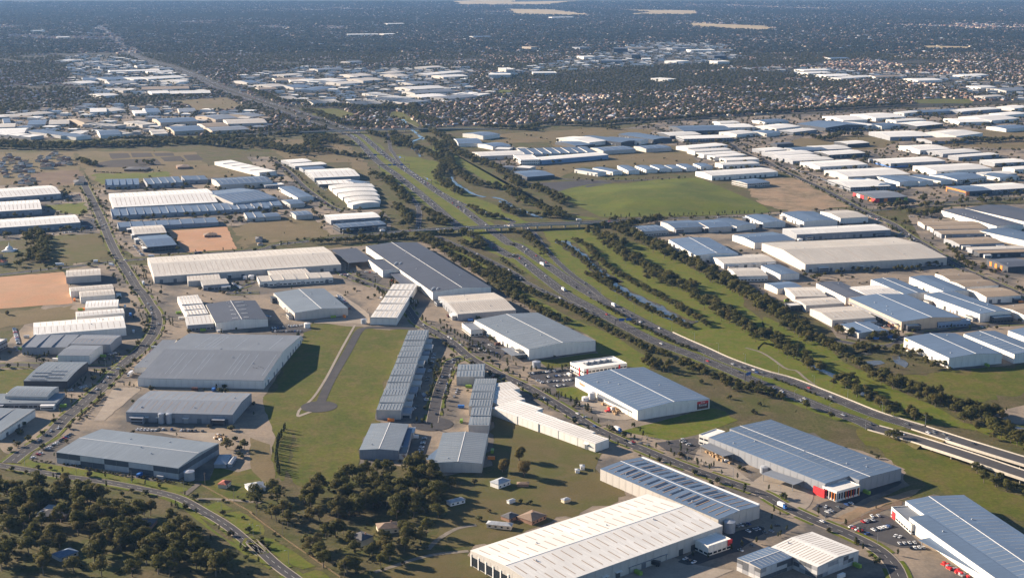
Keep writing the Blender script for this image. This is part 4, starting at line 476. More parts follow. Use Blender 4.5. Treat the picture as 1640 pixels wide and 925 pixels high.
ROAD = (
  ('freeway',17,'asph',4,'fwy',((-2946.4,9991.1),(-2452.9,8497.1),(-2002.2,7154.9),(-1685.3,6305.1),(-1429.7,5778.7),(-1210.8,5269.6),(-1026.8,4789.7),(-890.2,4477),(-754.5,4175.8),(-570.6,3761.7),(-452.4,3491.2),(-386.3,3343),(-291.8,2935.5),(-232.7,2725.5),(-186.7,2554.4),(-143.7,2389),(-86.5,2162),(-41.3,2034.6),(0,1917.3),(5.3,1928.6),(38.7,1800.2),(66.3,1696),(94.9,1618.9),(127.6,1533.3),(157.7,1462.5),(193.1,1403.9),(220.1,1355.4),(247.3,1303.3),(271.1,1262.1),(293.3,1222.2),(315.4,1189.2),(323.5,1169.1))),
  ('freeway',17,'asph',4,'fwy',((-2998.2,10215.2),(-2487.5,8659.2),(-2021,7270),(-1700.3,6394.6),(-1434.9,5854),(-1210.5,5332.3),(-1027.9,4868.1),(-874.5,4522.5),(-760.1,4264.2),(-580.6,3890.5),(-417.4,3509.3),(-360.7,3343),(-300.1,3097.7),(-246.3,2890.1),(-192.4,2703.4),(-140.5,2515.7),(-89.1,2338.4),(-49.4,2183.6),(-22.3,2083.8),(0,2003.4),(5.5,2012),(39.5,1894.9),(64.9,1803.2),(84.5,1732.5),(109.4,1660.9),(132.9,1601.1),(157.6,1534.7),(181.1,1479.6),(205.1,1429.4),(224.8,1386.6),(253.9,1340.9),(274.2,1318.2),(297.6,1276.6),(314,1245.8),(334.7,1206.9),(364.1,1169.1))),
  ('ramp',9,'asph',4,'edge',((-315.4,3455.6),(-293.3,3272),(-275.2,3106.4),(-265.4,3055.5),(-230.3,2860.5),(-181,2677.4))),
  ('ramp',9,'asph',4,'edge',((-148.6,2140.9),(-158.1,2305.7),(-175.4,2415.1),(-196.7,2506.3),(-223.6,2614.5))),
  ('ramp',9,'asph',4,'edge',((-130.6,2496.8),(-93.8,2389),(-46.2,2286.6),(0,2205.5),(-4.5,2176.3))),
  ('ramp',9,'asph',4,'edge',((18.9,2162),(34.6,2093.1),(43.2,2022),(59.3,1909.5),(81,1798.2),(100.9,1726.1),(113.4,1660.9))),
  ('ramp',9,'asph',4,'edge',((-125.7,2099.8),(-103,2047.3),(-63.6,1967.1),(0,1818.5),(15.5,1763.9),(5,1790.2),(35.9,1714.1),(70.4,1643.9),(104,1575))),
  ('street',11,'asph',4,'dash',((-233.4,1823.7),(-216.6,1788.7),(-177.9,1733.1),(-148.5,1691),(-131.3,1631.3),(-116.3,1569.5),(-106.8,1537.3),(-71.3,1469.5),(-45.6,1399.6),(-19.1,1347.4),(6.2,1306.1),(19.5,1283.3),(47.7,1224.7),(70.5,1174.2),(90.2,1142.2),(111.1,1113.7),(137.4,1078.2),(171.7,1037.4),(195.6,1011.3),(209.2,983.1),(227.7,954.5),(243.2,933.6),(257.7,907.6),(262.6,883.4),(261.2,858.4),(254.5,816.4))),
  ('access_road',9,'asph',4,'',((-108.3,1516.1),(-128.5,1518.9),(-165.1,1521.7),(-172,1511.9),(-174.5,1490),(-176.7,1416.6),(-181,1315.5),(-181.3,1232.2))),
  ('street',10,'asph',4,'',((-45.6,1399.6),(-57.2,1391.2),(-64.1,1379.4),(-66.7,1340.8),(-69.8,1301.9),(-71.7,1257.3),(-72.1,1220.9),(-72.3,1183))),
  ('street',12,'asph',4,'dash',((-853.3,2699.1),(-815,2594.2),(-764.1,2459.9),(-705.5,2305.7),(-655,2169.2),(-606.2,2034.6),(-560.6,1915.1),(-512.8,1798.2),(-483.9,1726.1),(-465.3,1687.1),(-442.8,1631.3),(-421.7,1578.9),(-406.5,1515),(-400.5,1442.5),(-402.5,1391.5),(-404.4,1349.5),(-403,1299),(-404.9,1241.8),(-408.1,1193.8),(-407.5,1147.2),(-415.2,1107.6),(-417.8,1080))),
  ('street',10,'asph',4,'',((-417.7,1349.5),(-404.4,1349.5))),
  ('street',12,'asph',4,'',((-405.2,1352.5),(-427.8,1361.3),(-456.2,1361.3),(-488.2,1367.2),(-517.8,1370.2),(-530.1,1367.2),(-559.1,1355.4))),
  ('street',13,'asph',4,'dash',((-722.4,1778.4),(-687.3,1800.2),(-615,1846.5),(-558.8,1884),(-497.8,1912.8),(-435.1,1942.5),(-365.5,1970.7),(-353.1,1999.7),(-320.8,2024.5),(-253.2,2070.6),(-193.7,2099.8),(-157,2116.1),(-134.7,2124.3))),
  ('street',13,'asph',4,'dash',((164.1,2201.1),(245.7,2224.9),(327,2235.4),(414.2,2246.1),(474.2,2277.1),(559.5,2292.9),(616.8,2302.5),(681.9,2338.4),(759,2380.4),(812.9,2397.6),(918.9,2438.2),(1016.4,2478.2))),
  ('street',12,'asph',4,'dash',((646.6,3509.3),(560.4,3336.5),(514.1,3240.6),(513.2,3185.4),(516.8,3069.5),(536.3,2935.5),(540.9,2961.4),(547.9,2812.5),(565.8,2656.1),(581.8,2515.7),(594.1,2321.9),(612.3,2183.6),(611.2,2086.4),(615.1,1973.1),(615.1,1860.2),(629,1768.7),(635.5,1726.1),(649.3,1650.7))),
  ('street',8,'asph',4,'dash',((-455.1,1085.8),(-423.5,1073.5),(-403.5,1066),(-361.9,1048.2),(-327.1,1036.7),(-288.8,1019.1),(-259.2,1002.1),(-234.6,975.9),(-210.5,947.9),(-190.7,919),(-175.3,896.6),(-188.7,921.9),(-164.6,882.5),(-146.1,857.1),(-129.6,832.5))),
  ('driveway',5,'conc',4,'',((-256.4,1006.1),(-253.7,1016.3),(-249.9,1033.8))),
  ('driveway',4,'track',4,'',((-93.7,867.3),(-80.2,877.8),(-69.7,887.1),(-53.3,896.6),(-30.7,902.1))),
  ('driveway',4,'track',4,'',((-59.5,904.9),(-53.5,921.9),(-40.3,942.4),(-26.2,948.5))),
  ('driveway',4,'track',4,'',((-248.6,999.4),(-227.2,999.4),(-192.3,992.8))),
  ('street',9,'asph',4,'dash',((-503.2,2910.1),(-446,2743.4),(-394.8,2574.1),(-349.1,2441.8),(-313.5,2346.7),(-291.8,2305.7))),
  ('street',8,'asph',4,'',((-320.3,1696),(-359,1694.2),(-329.7,1768.7))),
  ('street',9,'asph',4,'',((335,2677.4),(291,2651.9),(243.1,2645.6),(195.2,2635.2),(117.6,2651.9),(83.7,2677.4))),
  ('street',10,'asph',4,'',((355.6,1469.3),(379.4,1449.1),(406,1442.5),(423.7,1455.8),(442,1483.1),(484.7,1504.2),(549.5,1533.3),(593.1,1540.7))),
  ('path',3,'track',4,'',((253.2,1435.9),(267.3,1416.5),(275.4,1385.3),(281.5,1355.4),(290.3,1349.5),(294.3,1321),(299.7,1293.6))),
  ('path',3,'track',6,'',((80.9,2487.5),(122.7,2432.8),(188.3,2380.4))),
  ('path',2.5,'kerb',4,'',((-181,1533.3),(-184.4,1422.9),(-186.6,1321),(-190.6,1257),(-197.7,1222.2),(-197.1,1203.1))),
  ('path',4,'kerb',4,'',((-196.7,1200.8),(-186.9,1215))),
  ('street',10,'asph',4,'',((-1330.2,3353),(-1126.8,3336.5),(-969.3,3336.5),(-819.6,3369.7),(-728.5,3509.3),(-642.2,3583.3))),
  ('railway',10,'track',2,'',((-117.6,3602.3),(137.8,3621.5),(356.6,3680.3),(595.3,3825),(755.4,3912.8),(950,3958.2))),
  ('path',3,'track',6,'',((-347.9,3846.6),(-299,3741),(-242,3545.9))),
)
RAISED = (
  ('overpass',15,((-193.5,2098.2,0.3),(-166.2,2102.8,2),(-132.7,2092.5,6.5),(-92.9,2100.7,7),(-55.4,2110.3,7),(0,2122.8,7),(-4.4,2124.2,7),(41.7,2136.8,7),(88.1,2145.4,7),(124.5,2153.9,7),(162.1,2173.6,5),(206.3,2202.1,2.5),(245.5,2223.2,0.3))),
  ('overpass',13,((-666.5,3384,0.3),(-591.6,3414,2),(-518.8,3412.4,5),(-458.4,3412.5,7),(-403.6,3426.6,7),(-352.5,3440.7,7),(-292.8,3455,7),(-232.2,3462.2,7),(-180.1,3479.8,5),(-123.7,3509.9,2),(-31.9,3506.6,0.3))),
  ('viaduct',17,((323.4,1168.5,0.2),(347.9,1137.8,1.5),(360.5,1114.1,3.5),(381.3,1076.5,6),(408.4,1033.5,7),(432.9,1003.7,7),(496.4,927.4,7))),
  ('viaduct',17,((363.9,1168.5,0.2),(382.4,1130.9,3),(394.6,1104.4,5.5),(420.1,1065.7,7),(445.4,1035.3,7),(511.2,957.9,7))),
)
WATER = (
  (8,((-297.4,3749.2),(-280.5,3640.9),(-259.5,3527.5),(-234.5,3403.6),(-211.8,3297.5))),
  (8,((-214.3,3336.5),(-234.9,3265.7),(-239.4,3194.6),(-220.1,3106.4),(-236.3,3231.2),(-213.9,3069.5),(-197.8,2987.7))),
  (7,((-150.2,2885.1),(-127.6,2800.7),(-119.3,2721),(-109.1,2614.5),(-85.4,2525.3),(-69,2474.5),(-49.2,2441.8))),
  (7,((-34.6,2441.8),(-17,2415.1),(0,2355),(-22.1,2402.8),(-2,2346.7),(28,2277.1),(48.8,2227.9))),
  (19,((74,2034.6),(92.2,1949.5),(109.2,1876.4),(122.3,1798.2),(138.2,1749.5),(123.6,1785.3),(134.1,1723.3),(152.4,1669.5),(172.3,1625.5),(192.3,1559.6),(210.7,1540.7))),
  (8,((304.9,1388.4),(312.7,1361.3),(321.1,1339.1),(330.6,1316.6))),
  (7,((336.6,1275),(344.5,1257),(355.1,1244.3))),
  (7,((423.9,1205.7),(444.1,1178),(465,1155.8))),
)
PONDS = (
  ((373.1,1416.5),(380.8,1419.7),(385.3,1410.2),(374.3,1400.8)),
  ((369.7,1382.3),(386.6,1388.4),(387.7,1373.2),(372.3,1366),(365,1370.2)),
  ((402.6,1403.9),(408.7,1407),(412.9,1373.2),(403.7,1358.3),(398.6,1376.2)),
)
TL = (
  ('e',5,2.5,5,8,2,((-141.1,2066.7),(-101.2,2009.5),(-49.9,1892.8),(0,1773.6),(-30.1,1820.5),(-16.5,1770.6),(13.1,1714.1),(40.9,1660.9),(77.9,1590.7),(97.7,1533.3),(116.6,1486.6),(143.9,1429.4),(166.2,1394.6))),
  ('e',6,4,6,10,2,((-224.6,2034.6),(-177.8,2060.2),(-126.1,2022),(-85.1,1915.1),(-48.1,1818.5),(0,1703.2),(-16,1718.7),(8.6,1656.6),(42.6,1569.6),(64.2,1537))),
  ('e',7,5,6,11,2,((-292.8,2015.7),(-257.2,2022),(-200.1,2034.6),(-153.5,2066.7),(-123.4,2060.2))),
  ('e',6,4,7,12,2,((-119.5,2079.8),(-80.3,2099.8),(-53.8,2047.3),(-44.8,1973.1),(-77,2009.5))),
  ('e',6,4,5,8,2,((-4.3,2120.2),(18.2,2086.4),(41.3,1985.1),(51.4,1915.1))),
  ('s',4,1.5,2,3.5,1,((-17.7,1909.5),(-3.8,1860.2),(11.6,1808.3))),
  ('s',3.5,1.5,2,4,2,((97.8,1669.5),(111.5,1631.3),(121,1598.7),(134.2,1569.6),(141.3,1540.7),(155.3,1511.4),(166.7,1479.6),(181.2,1449.1),(195.5,1422.9))),
  ('s',3.5,1,2,3,1,((252.4,1332.3),(271.6,1304.4),(288.9,1272.4),(306,1244.3),(326.6,1210.2))),
  ('e',6,4,7,12,2,((137.2,1376.2),(147.2,1358.3),(153.9,1343.7))),
  ('e',7,4,5,9,3,((177.7,1376.2),(186.4,1352.5),(199.4,1326.6),(214.7,1299),(228.7,1277.7),(241.8,1272.4),(244.6,1288.2),(250.3,1267.2),(259.7,1259.5))),
  ('e',7,4,6,10,1,((294.6,1207.8),(299.9,1198.4))),
  ('e',7,4,6,9,1,((276.7,1222.2),(282.3,1227))),
  ('e',6,2,4,7,3,((68.7,2022),(93.4,1926.4),(114.2,1808.3),(128.7,1735.4),(100.7,1800.2),(125.8,1723.3),(153.1,1631.3),(170.7,1590.7),(189,1548.2),(202.3,1518.6))),
  ('e',6,2,5,9,2,((96,2034.6),(110.5,1985.1),(119.3,1892.8),(139.8,1800.2),(161.6,1727.9),(185.9,1660.9),(201.6,1606.7),(214.5,1555.8),(225.5,1525.9))),
  ('e',8,6,8,14,2,((126.7,2099.8),(146.5,2022),(159.3,1937.9),(175.6,1860.2),(191.8,1798.2),(206.9,1740.1),(185.5,1800.2),(206.1,1751.4),(226.6,1696),(240.2,1631.3),(250.2,1578.9),(262,1533.3),(269.6,1490.1),(276.7,1469.3))),
  ('e',8,6,9,15,3,((156.3,2127),(179.9,2073.2),(199.9,2022),(217.7,1961.2),(233.3,1892.8),(250.5,1849.6),(265.6,1798.2),(286.3,1749.5),(280.2,1751.4),(288.3,1696))),
  ('e',9,5,8,13,2,((161.3,2198.1),(182,2162),(203.4,2169.2),(232.3,2198.1),(246.3,2205.5))),
  ('e',8,6,9,14,3,((261.8,1770.6),(284.9,1714.1),(298.7,1660.9),(304.4,1602.7),(304.6,1627.1),(312.9,1586.7),(320.8,1548.2),(328.7,1504.2),(328.4,1476.2))),
  ('e',8,5,7,12,2,((281.6,1497.1),(288.5,1455.8),(295.1,1416.5),(306,1385.3),(305.2,1349.5),(317.2,1343.7))),
  ('e',8,6,7,12,3,((329.1,1462.5),(342.5,1442.5),(347.4,1410.2))),
  ('e',8,5,7,12,2,((325.8,1309.9),(333.5,1288.2),(338.3,1257),(346.8,1241.8),(351.2,1212.6),(362.2,1198.4),(367.1,1184.6))),
  ('e',9,6,9,15,3,((363.7,1332.3),(370.9,1309.9),(381.1,1288.2),(390.9,1267.2),(398.9,1241.8),(408.2,1222.2),(424.6,1207.8),(446.6,1193.8))),
  ('e',8,4,8,12,2,((352,1379.2),(356.3,1355.4))),
  ('e',6,9,4,9,2,((349.8,1435.9),(374.5,1429.4),(400.8,1422.9),(414.7,1416.5),(426.6,1391.5),(437.9,1361.3))),
  ('e',8,5,7,11,2,((360.1,1497.1),(374.9,1490.1),(396.8,1476.2),(427.6,1483.1))),
  ('e',7,4,6,10,2,((330.5,1151.5),(338.4,1138.6),(348.1,1128.1),(357.7,1117.8),(366.6,1101.6))),
  ('e',8,5,8,13,1,((368.7,1099.6),(374.5,1091.7),(381.6,1080),(385.3,1063),(388.5,1037.4),(388.8,1019.8))),
  ('e',9,7,8,14,3,((413.5,1196.4),(426.5,1169.1),(433.3,1147.2),(439.6,1117.8),(443.6,1105.6))),
  ('e',8,5,6,10,2,((396.5,1019.8),(401.7,1006.1))),
  ('e',9,6,8,13,2,((-286.1,3278.2),(-238.4,3155.7),(-195.8,3069.5),(-151.4,2910.1),(-122.1,2789.1),(-91.2,2656.1),(-67.1,2574.1),(0,2515.7),(0.9,2459.9),(34.6,2355),(86.1,2227.9))),
  ('e',9,5,8,13,2,((-200.9,3278.2),(-175,3155.7),(-126.2,2885.1),(-143,2743.4),(-144.9,2656.1),(-110.6,2515.7),(-93.5,2459.9))),
  ('e',9,6,8,13,2,((-166.8,3215.8),(-113.8,3014.5),(-75.5,2910.1),(-39.7,2812.5),(0,2677.4),(7,2574.1),(25.2,2554.4),(54.8,2515.7),(78.9,2423.9),(90.8,2355))),
  ('e',8,5,7,11,2,((-21.5,2338.4),(6.2,2258.4),(46.4,2243.1),(83.4,2227.9))),
  ('e',8,5,7,11,2,((-80.7,2338.4),(-45.3,2243.1),(-15.6,2212.9))),
  ('e',8,5,8,13,2,((-272.2,2699.1),(-241,2635.2),(-207.9,2496.8),(-183.7,2371.9))),
  ('e',8,5,8,13,2,((-196.6,2321.9),(-178,2258.4),(-163.4,2169.2),(-177.9,2154.9))),
  ('e',8,5,8,12,2,((-147.5,2289.8),(-125,2227.9),(-103.7,2169.2),(-135.7,2183.6))),
  ('e',9,6,8,14,3,((-741.2,2086.4),(-711.9,2022),(-686.8,1961.2),(-654.3,1871))),
  ('e',10,5,8,12,1,((-704.6,1860.2),(-687.4,1849.6))),
  ('e',10,5,7,10,1,((-699,1915.1),(-675.5,1860.2))),
  ('e',9,6,7,12,3,((-914.3,2910.1),(-868.3,2836.3))),
  ('e',9,6,7,12,2,((-783.6,2885.1),(-750,2860.5))),
  ('s',3,1,2,3,1,((-844.1,2754.7),(-784.1,2738.9))),
  ('e',8,4,5,8,2,((-791.4,2789.1),(-749,2766))),
  ('e',10,8,8,13,3,((-1248.5,3240.6),(-1075.3,3179.6),(-920.7,3164.7),(-827.3,3240.6),(-726,3303.9),(-599,3336.5),(-564.3,3369.7),(-471.2,3509.3))),
  ('e',7,14,8,13,3,((-1231.3,3194.6),(-1070.4,3164.7),(-920.7,3164.7),(-815.9,3194.6),(-715.8,3256.2),(-582.3,3240.6),(-615.2,3215.8),(-479.1,3069.5),(-440.7,3336.5))),
  ('e',10,8,8,13,3,((-1209,3135.3),(-1014.5,3106.4),(-952.8,3278.2),(-840.6,3294.1),(-700.7,3185.4),(-614.1,3126.4))),
  ('e',10,8,8,13,2,((-609.6,3185.4),(-543.2,3126.4),(-470.7,3014.5),(-420.9,3041.7),(-499.8,3336.5),(-432.5,3272),(-375.5,3179.6))),
  ('e',9,5,7,12,2,((-413.7,3069.5),(-378,3014.5),(-322.4,2961.4))),
  ('e',10,6,8,13,3,((-883.4,4657.8),(-708.4,4253.6),(-555.1,4150.5),(-437.5,4052.1),(-291.3,4004.6),(-300.4,4201.4))),
  ('e',10,8,8,13,3,((-599.7,3958.2),(-551.6,3912.8),(-451.8,3621.5),(-379.6,3583.3))),
  ('e',10,8,8,13,3,((-432.5,4004.6),(-380,4100.7),(-291.3,4004.6),(-250.5,3741),(-189.2,3660.5))),
  ('e',10,8,8,13,3,((-300.8,3403.6),(-270.2,3179.6),(-249.3,3303.9))),
  ('e',9,6,8,13,3,((-223,3509.3),(-165,3336.5),(-134.9,3179.6))),
  ('e',9,6,8,13,3,((-353,3403.6),(-310.8,3336.5))),
  ('e',9,6,8,13,3,((-74,3545.9),(30.2,3509.3),(95.1,3621.5),(220.8,3583.3),(290.1,3660.5),(402.1,3700.3),(601.9,3868.4),(810.5,3958.2),(1025.6,4076.2),(1190.1,4150.5))),
  ('e',9,6,8,12,2,((112.1,3240.6),(132.5,3272))),
  ('e',9,6,8,12,3,((26,3509.3),(62.6,3473.3))),
  ('e',9,6,8,12,2,((239.4,3545.9),(266,3509.3))),
  ('e',10,6,8,13,2,((721.5,3336.5),(742.7,3272),(804.1,3369.7),(859.8,3369.7))),
  ('e',10,7,8,13,2,((1156.5,3868.4),(1188.8,3825))),
  ('e',10,7,8,13,3,((1032.5,3209.8),(1098.3,3272),(1126.3,3240.6),(1175.6,3272),(1221.6,3272))),
  ('c',9,3,5,8,1,((151,2243.1),(182.6,2235.4),(210.1,2243.1),(247.3,2240),(303.3,2258.4),(358.4,2266.2),(403.1,2274))),
  ('e',9,6,7,11,3,((638.5,2321.9),(672.5,2355),(698.6,2338.4),(742.8,2355))),
  ('e',9,6,7,11,2,((621.5,2198.1),(628,2183.6))),
  ('e',9,6,7,11,2,((663.8,2274),(687.4,2243.1),(728.5,2289.8))),
  ('c',9,3,5,8,2,((600.9,2140.9),(608.9,2034.6),(611.6,1937.9),(616.2,1849.6),(622.6,1749.5))),
  ('e',9,4,5,8,1,((367.7,1788.3),(395.9,1778.4),(428.2,1788.3),(452.7,1818.5),(470.2,1818.5),(521.3,1828.7),(545.6,1828.7),(567.8,1844.4),(585,1849.6))),
  ('e',9,4,6,9,1,((642.5,1985.1),(626.3,1860.2),(645.9,1818.5),(659.9,1808.3))),
  ('e',9,5,7,11,1,((790.4,2371.9),(838.6,2389),(864.1,2380.4),(895.6,2389))),
  ('c',9,2,5,8,2,((-178.9,1741.9),(-159.7,1669.5),(-148,1627.1),(-134.2,1578.9),(-118.3,1571.1),(-105.9,1555.8))),
  ('c',9,3,6,9,2,((-160.8,1751.4),(-133.4,1669.5),(-118.3,1627.1))),
  ('c',9,1.5,5,8,1,((-84.9,1542.2),(-75.3,1517.2),(-64.9,1493.1),(-50.7,1465.8),(-38.9,1439.4),(-23.5,1406.7),(-12.6,1385.7),(-3.9,1365.3))),
  ('c',9,1.5,5,8,1,((12,1343.7),(36.9,1349.5),(58.7,1355.4))),
  ('c',8,1.5,4,7,2,((11.6,1302.7),(20.4,1284.5),(34.4,1272.6),(42.8,1261),(51.3,1252.3))),
  ('c',9,2,5,8,2,((55.2,1241),(60.7,1229.9),(67.2,1221.6),(73.5,1213.5))),
  ('c',12,2,5,7,1,((112.3,1155.8),(118.2,1142.9))),
  ('c',14,2,5,8,1,((150.6,1074.3),(175.8,1030.3),(183.9,1016.3))),
  ('c',8,2,4,6,1,((133,1121.9),(141.8,1113.7),(145.4,1109.6))),
  ('c',7,2,3,5,2,((150.7,1085.8),(157.8,1078.1),(167.4,1070.5))),
  ('c',14,2,4,6,1,((128.1,891.1),(135.6,888.4),(142.8,891.1),(150.4,896.6),(158.5,904.9),(173.5,919))),
  ('c',13,2,4,6,1,((201.6,1016.3),(209.8,1006.1),(187.3,924.8),(194.8,933.5),(201.2,936.5))),
  ('c',8,2,4,7,2,((-77.4,1378.9),(-72.7,1362),(-79.9,1339),(-74.5,1323),(-78.1,1289),(-77.9,1271.2))),
  ('c',8,2,4,6,1,((-59.1,1375.5),(-59.9,1348.7),(-60.7,1323),(-61.3,1295.1),(-62.6,1265.3))),
  ('c',9,2,4,7,1,((-446,1594.7),(-428.1,1555.8),(-414.8,1525.9),(-414.7,1490.1))),
  ('c',9,2,4,6,1,((-424.6,1586.7),(-409.2,1555.8),(-401.6,1563.4),(-388.8,1525.9))),
  ('c',8,2,4,6,1,((-407.5,1455.8),(-404.1,1416.5),(-397.7,1361.3),(-396.4,1321))),
  ('c',7,2,4,6,2,((-517.7,1403.9),(-508.7,1397.7),(-498,1391.5),(-495.3,1403.9))),
  ('c',8,2,4,6,1,((-456.9,1385.3),(-429.7,1379.2),(-421.2,1385.3),(-416.2,1403.9))),
  ('c',6,1.5,3,5,1,((-420.9,1332.3),(-422.6,1343.7),(-431.2,1257),(-421.9,1257))),
  ('c',7,2,3,5,1,((-395.1,1293.6),(-382.4,1293.6),(-371.2,1293.6),(-364.7,1299))),
  ('s',4,1,1.5,2.5,1,((-394.8,1189.2),(-394.3,1227),(-392.3,1267.2))),
  ('c',8,2,4,6,1,((-740.3,2423.9),(-688,2274),(-660.7,2198.1))),
  ('c',8,2,4,6,1,((-529,1849.6),(-503.6,1788.3),(-482,1730.7))),
  ('c',8,2,4,6,1,((-511.1,1849.6),(-488.5,1788.3),(-467.3,1730.7))),
  ('c',8,2,3,5,1,((-606.1,2060.2),(-593.7,2060.2))),
  ('s',3,0.8,1.5,2.5,1,((-400.3,1083.9),(-368.1,1076.2),(-338.9,1059.2),(-309.5,1048.2),(-280.6,1037.4),(-255.6,1030.3))),
  ('p',4.2,0.8,5,8,1,((-203.5,1169.1),(-202.9,1142.9),(-201.5,1113.7),(-196.9,1085.8),(-189.2,1051.9))),
  ('p',4,1,4,6,1,((-260.4,986.2),(-252.7,979.7))),
)
TP = (
  ('e',62,11,17,((-437.6,1030),(-363,1030),(-293,983.1),(-244.6,949.2),(-221.5,917.4),(-194.5,883.4),(-161.8,843.9),(-357.8,825.4))),
  ('e',66,11,17,((-234.3,998.3),(-205.4,1011.3),(-156.5,1011.3),(-140.2,1038.2),(-113.2,1069.4),(-72.3,1073.8),(-57.3,1031.4),(-50.7,998.3),(-60.7,961.1),(-92.8,955.1),(-138.4,949.2),(-159.7,937.7),(-198.3,973.2))),
  ('e',60,10,15,((-153.5,926.3),(-118.6,937.7),(-78.9,955.1),(-55.4,949.2),(-56.8,893.8),(-86,878.3),(-107.9,843.9),(-138.3,883.4))),
  ('s',60,1.5,3,((-234.3,998.3),(-140.2,1038.2),(-50.7,998.3),(-56.8,893.8),(-107.9,843.9),(-193.8,949.2))),
  ('s',40,1.5,3,((-409.7,1035.5),(-296.5,995.7),(-193.4,888.6),(-161.8,843.9),(-333.4,825.4))),
)
ONE = (
  ('o',15,5.8,1085.8),
  ('o',15,9.6,1048.2),
  ('o',13,-6.2,1061.1),
  ('o',13,-7.8,1059.2),
  ('o',10,-9.3,933.5),
  ('e',9,-48.6,1023.3),
  ('bare',9,-88.9,1082),
  ('e',10,-244.1,1113.7),
  ('e',9,-228.8,1113.7),
  ('s',5,-29.6,1032.1),
  ('o',6,-6.8,942.4),
  ('s',4,6.6,992.8),
  ('s',4,14,989.5),
  ('s',3,-17,973.3),
  ('e',12,-55,962.3),
  ('s',4,-24,957.7),
  ('s',5,13.5,948.5),
  ('c',6,-71.6,1165.5),
  ('c',5,-78.6,1228.5),
)
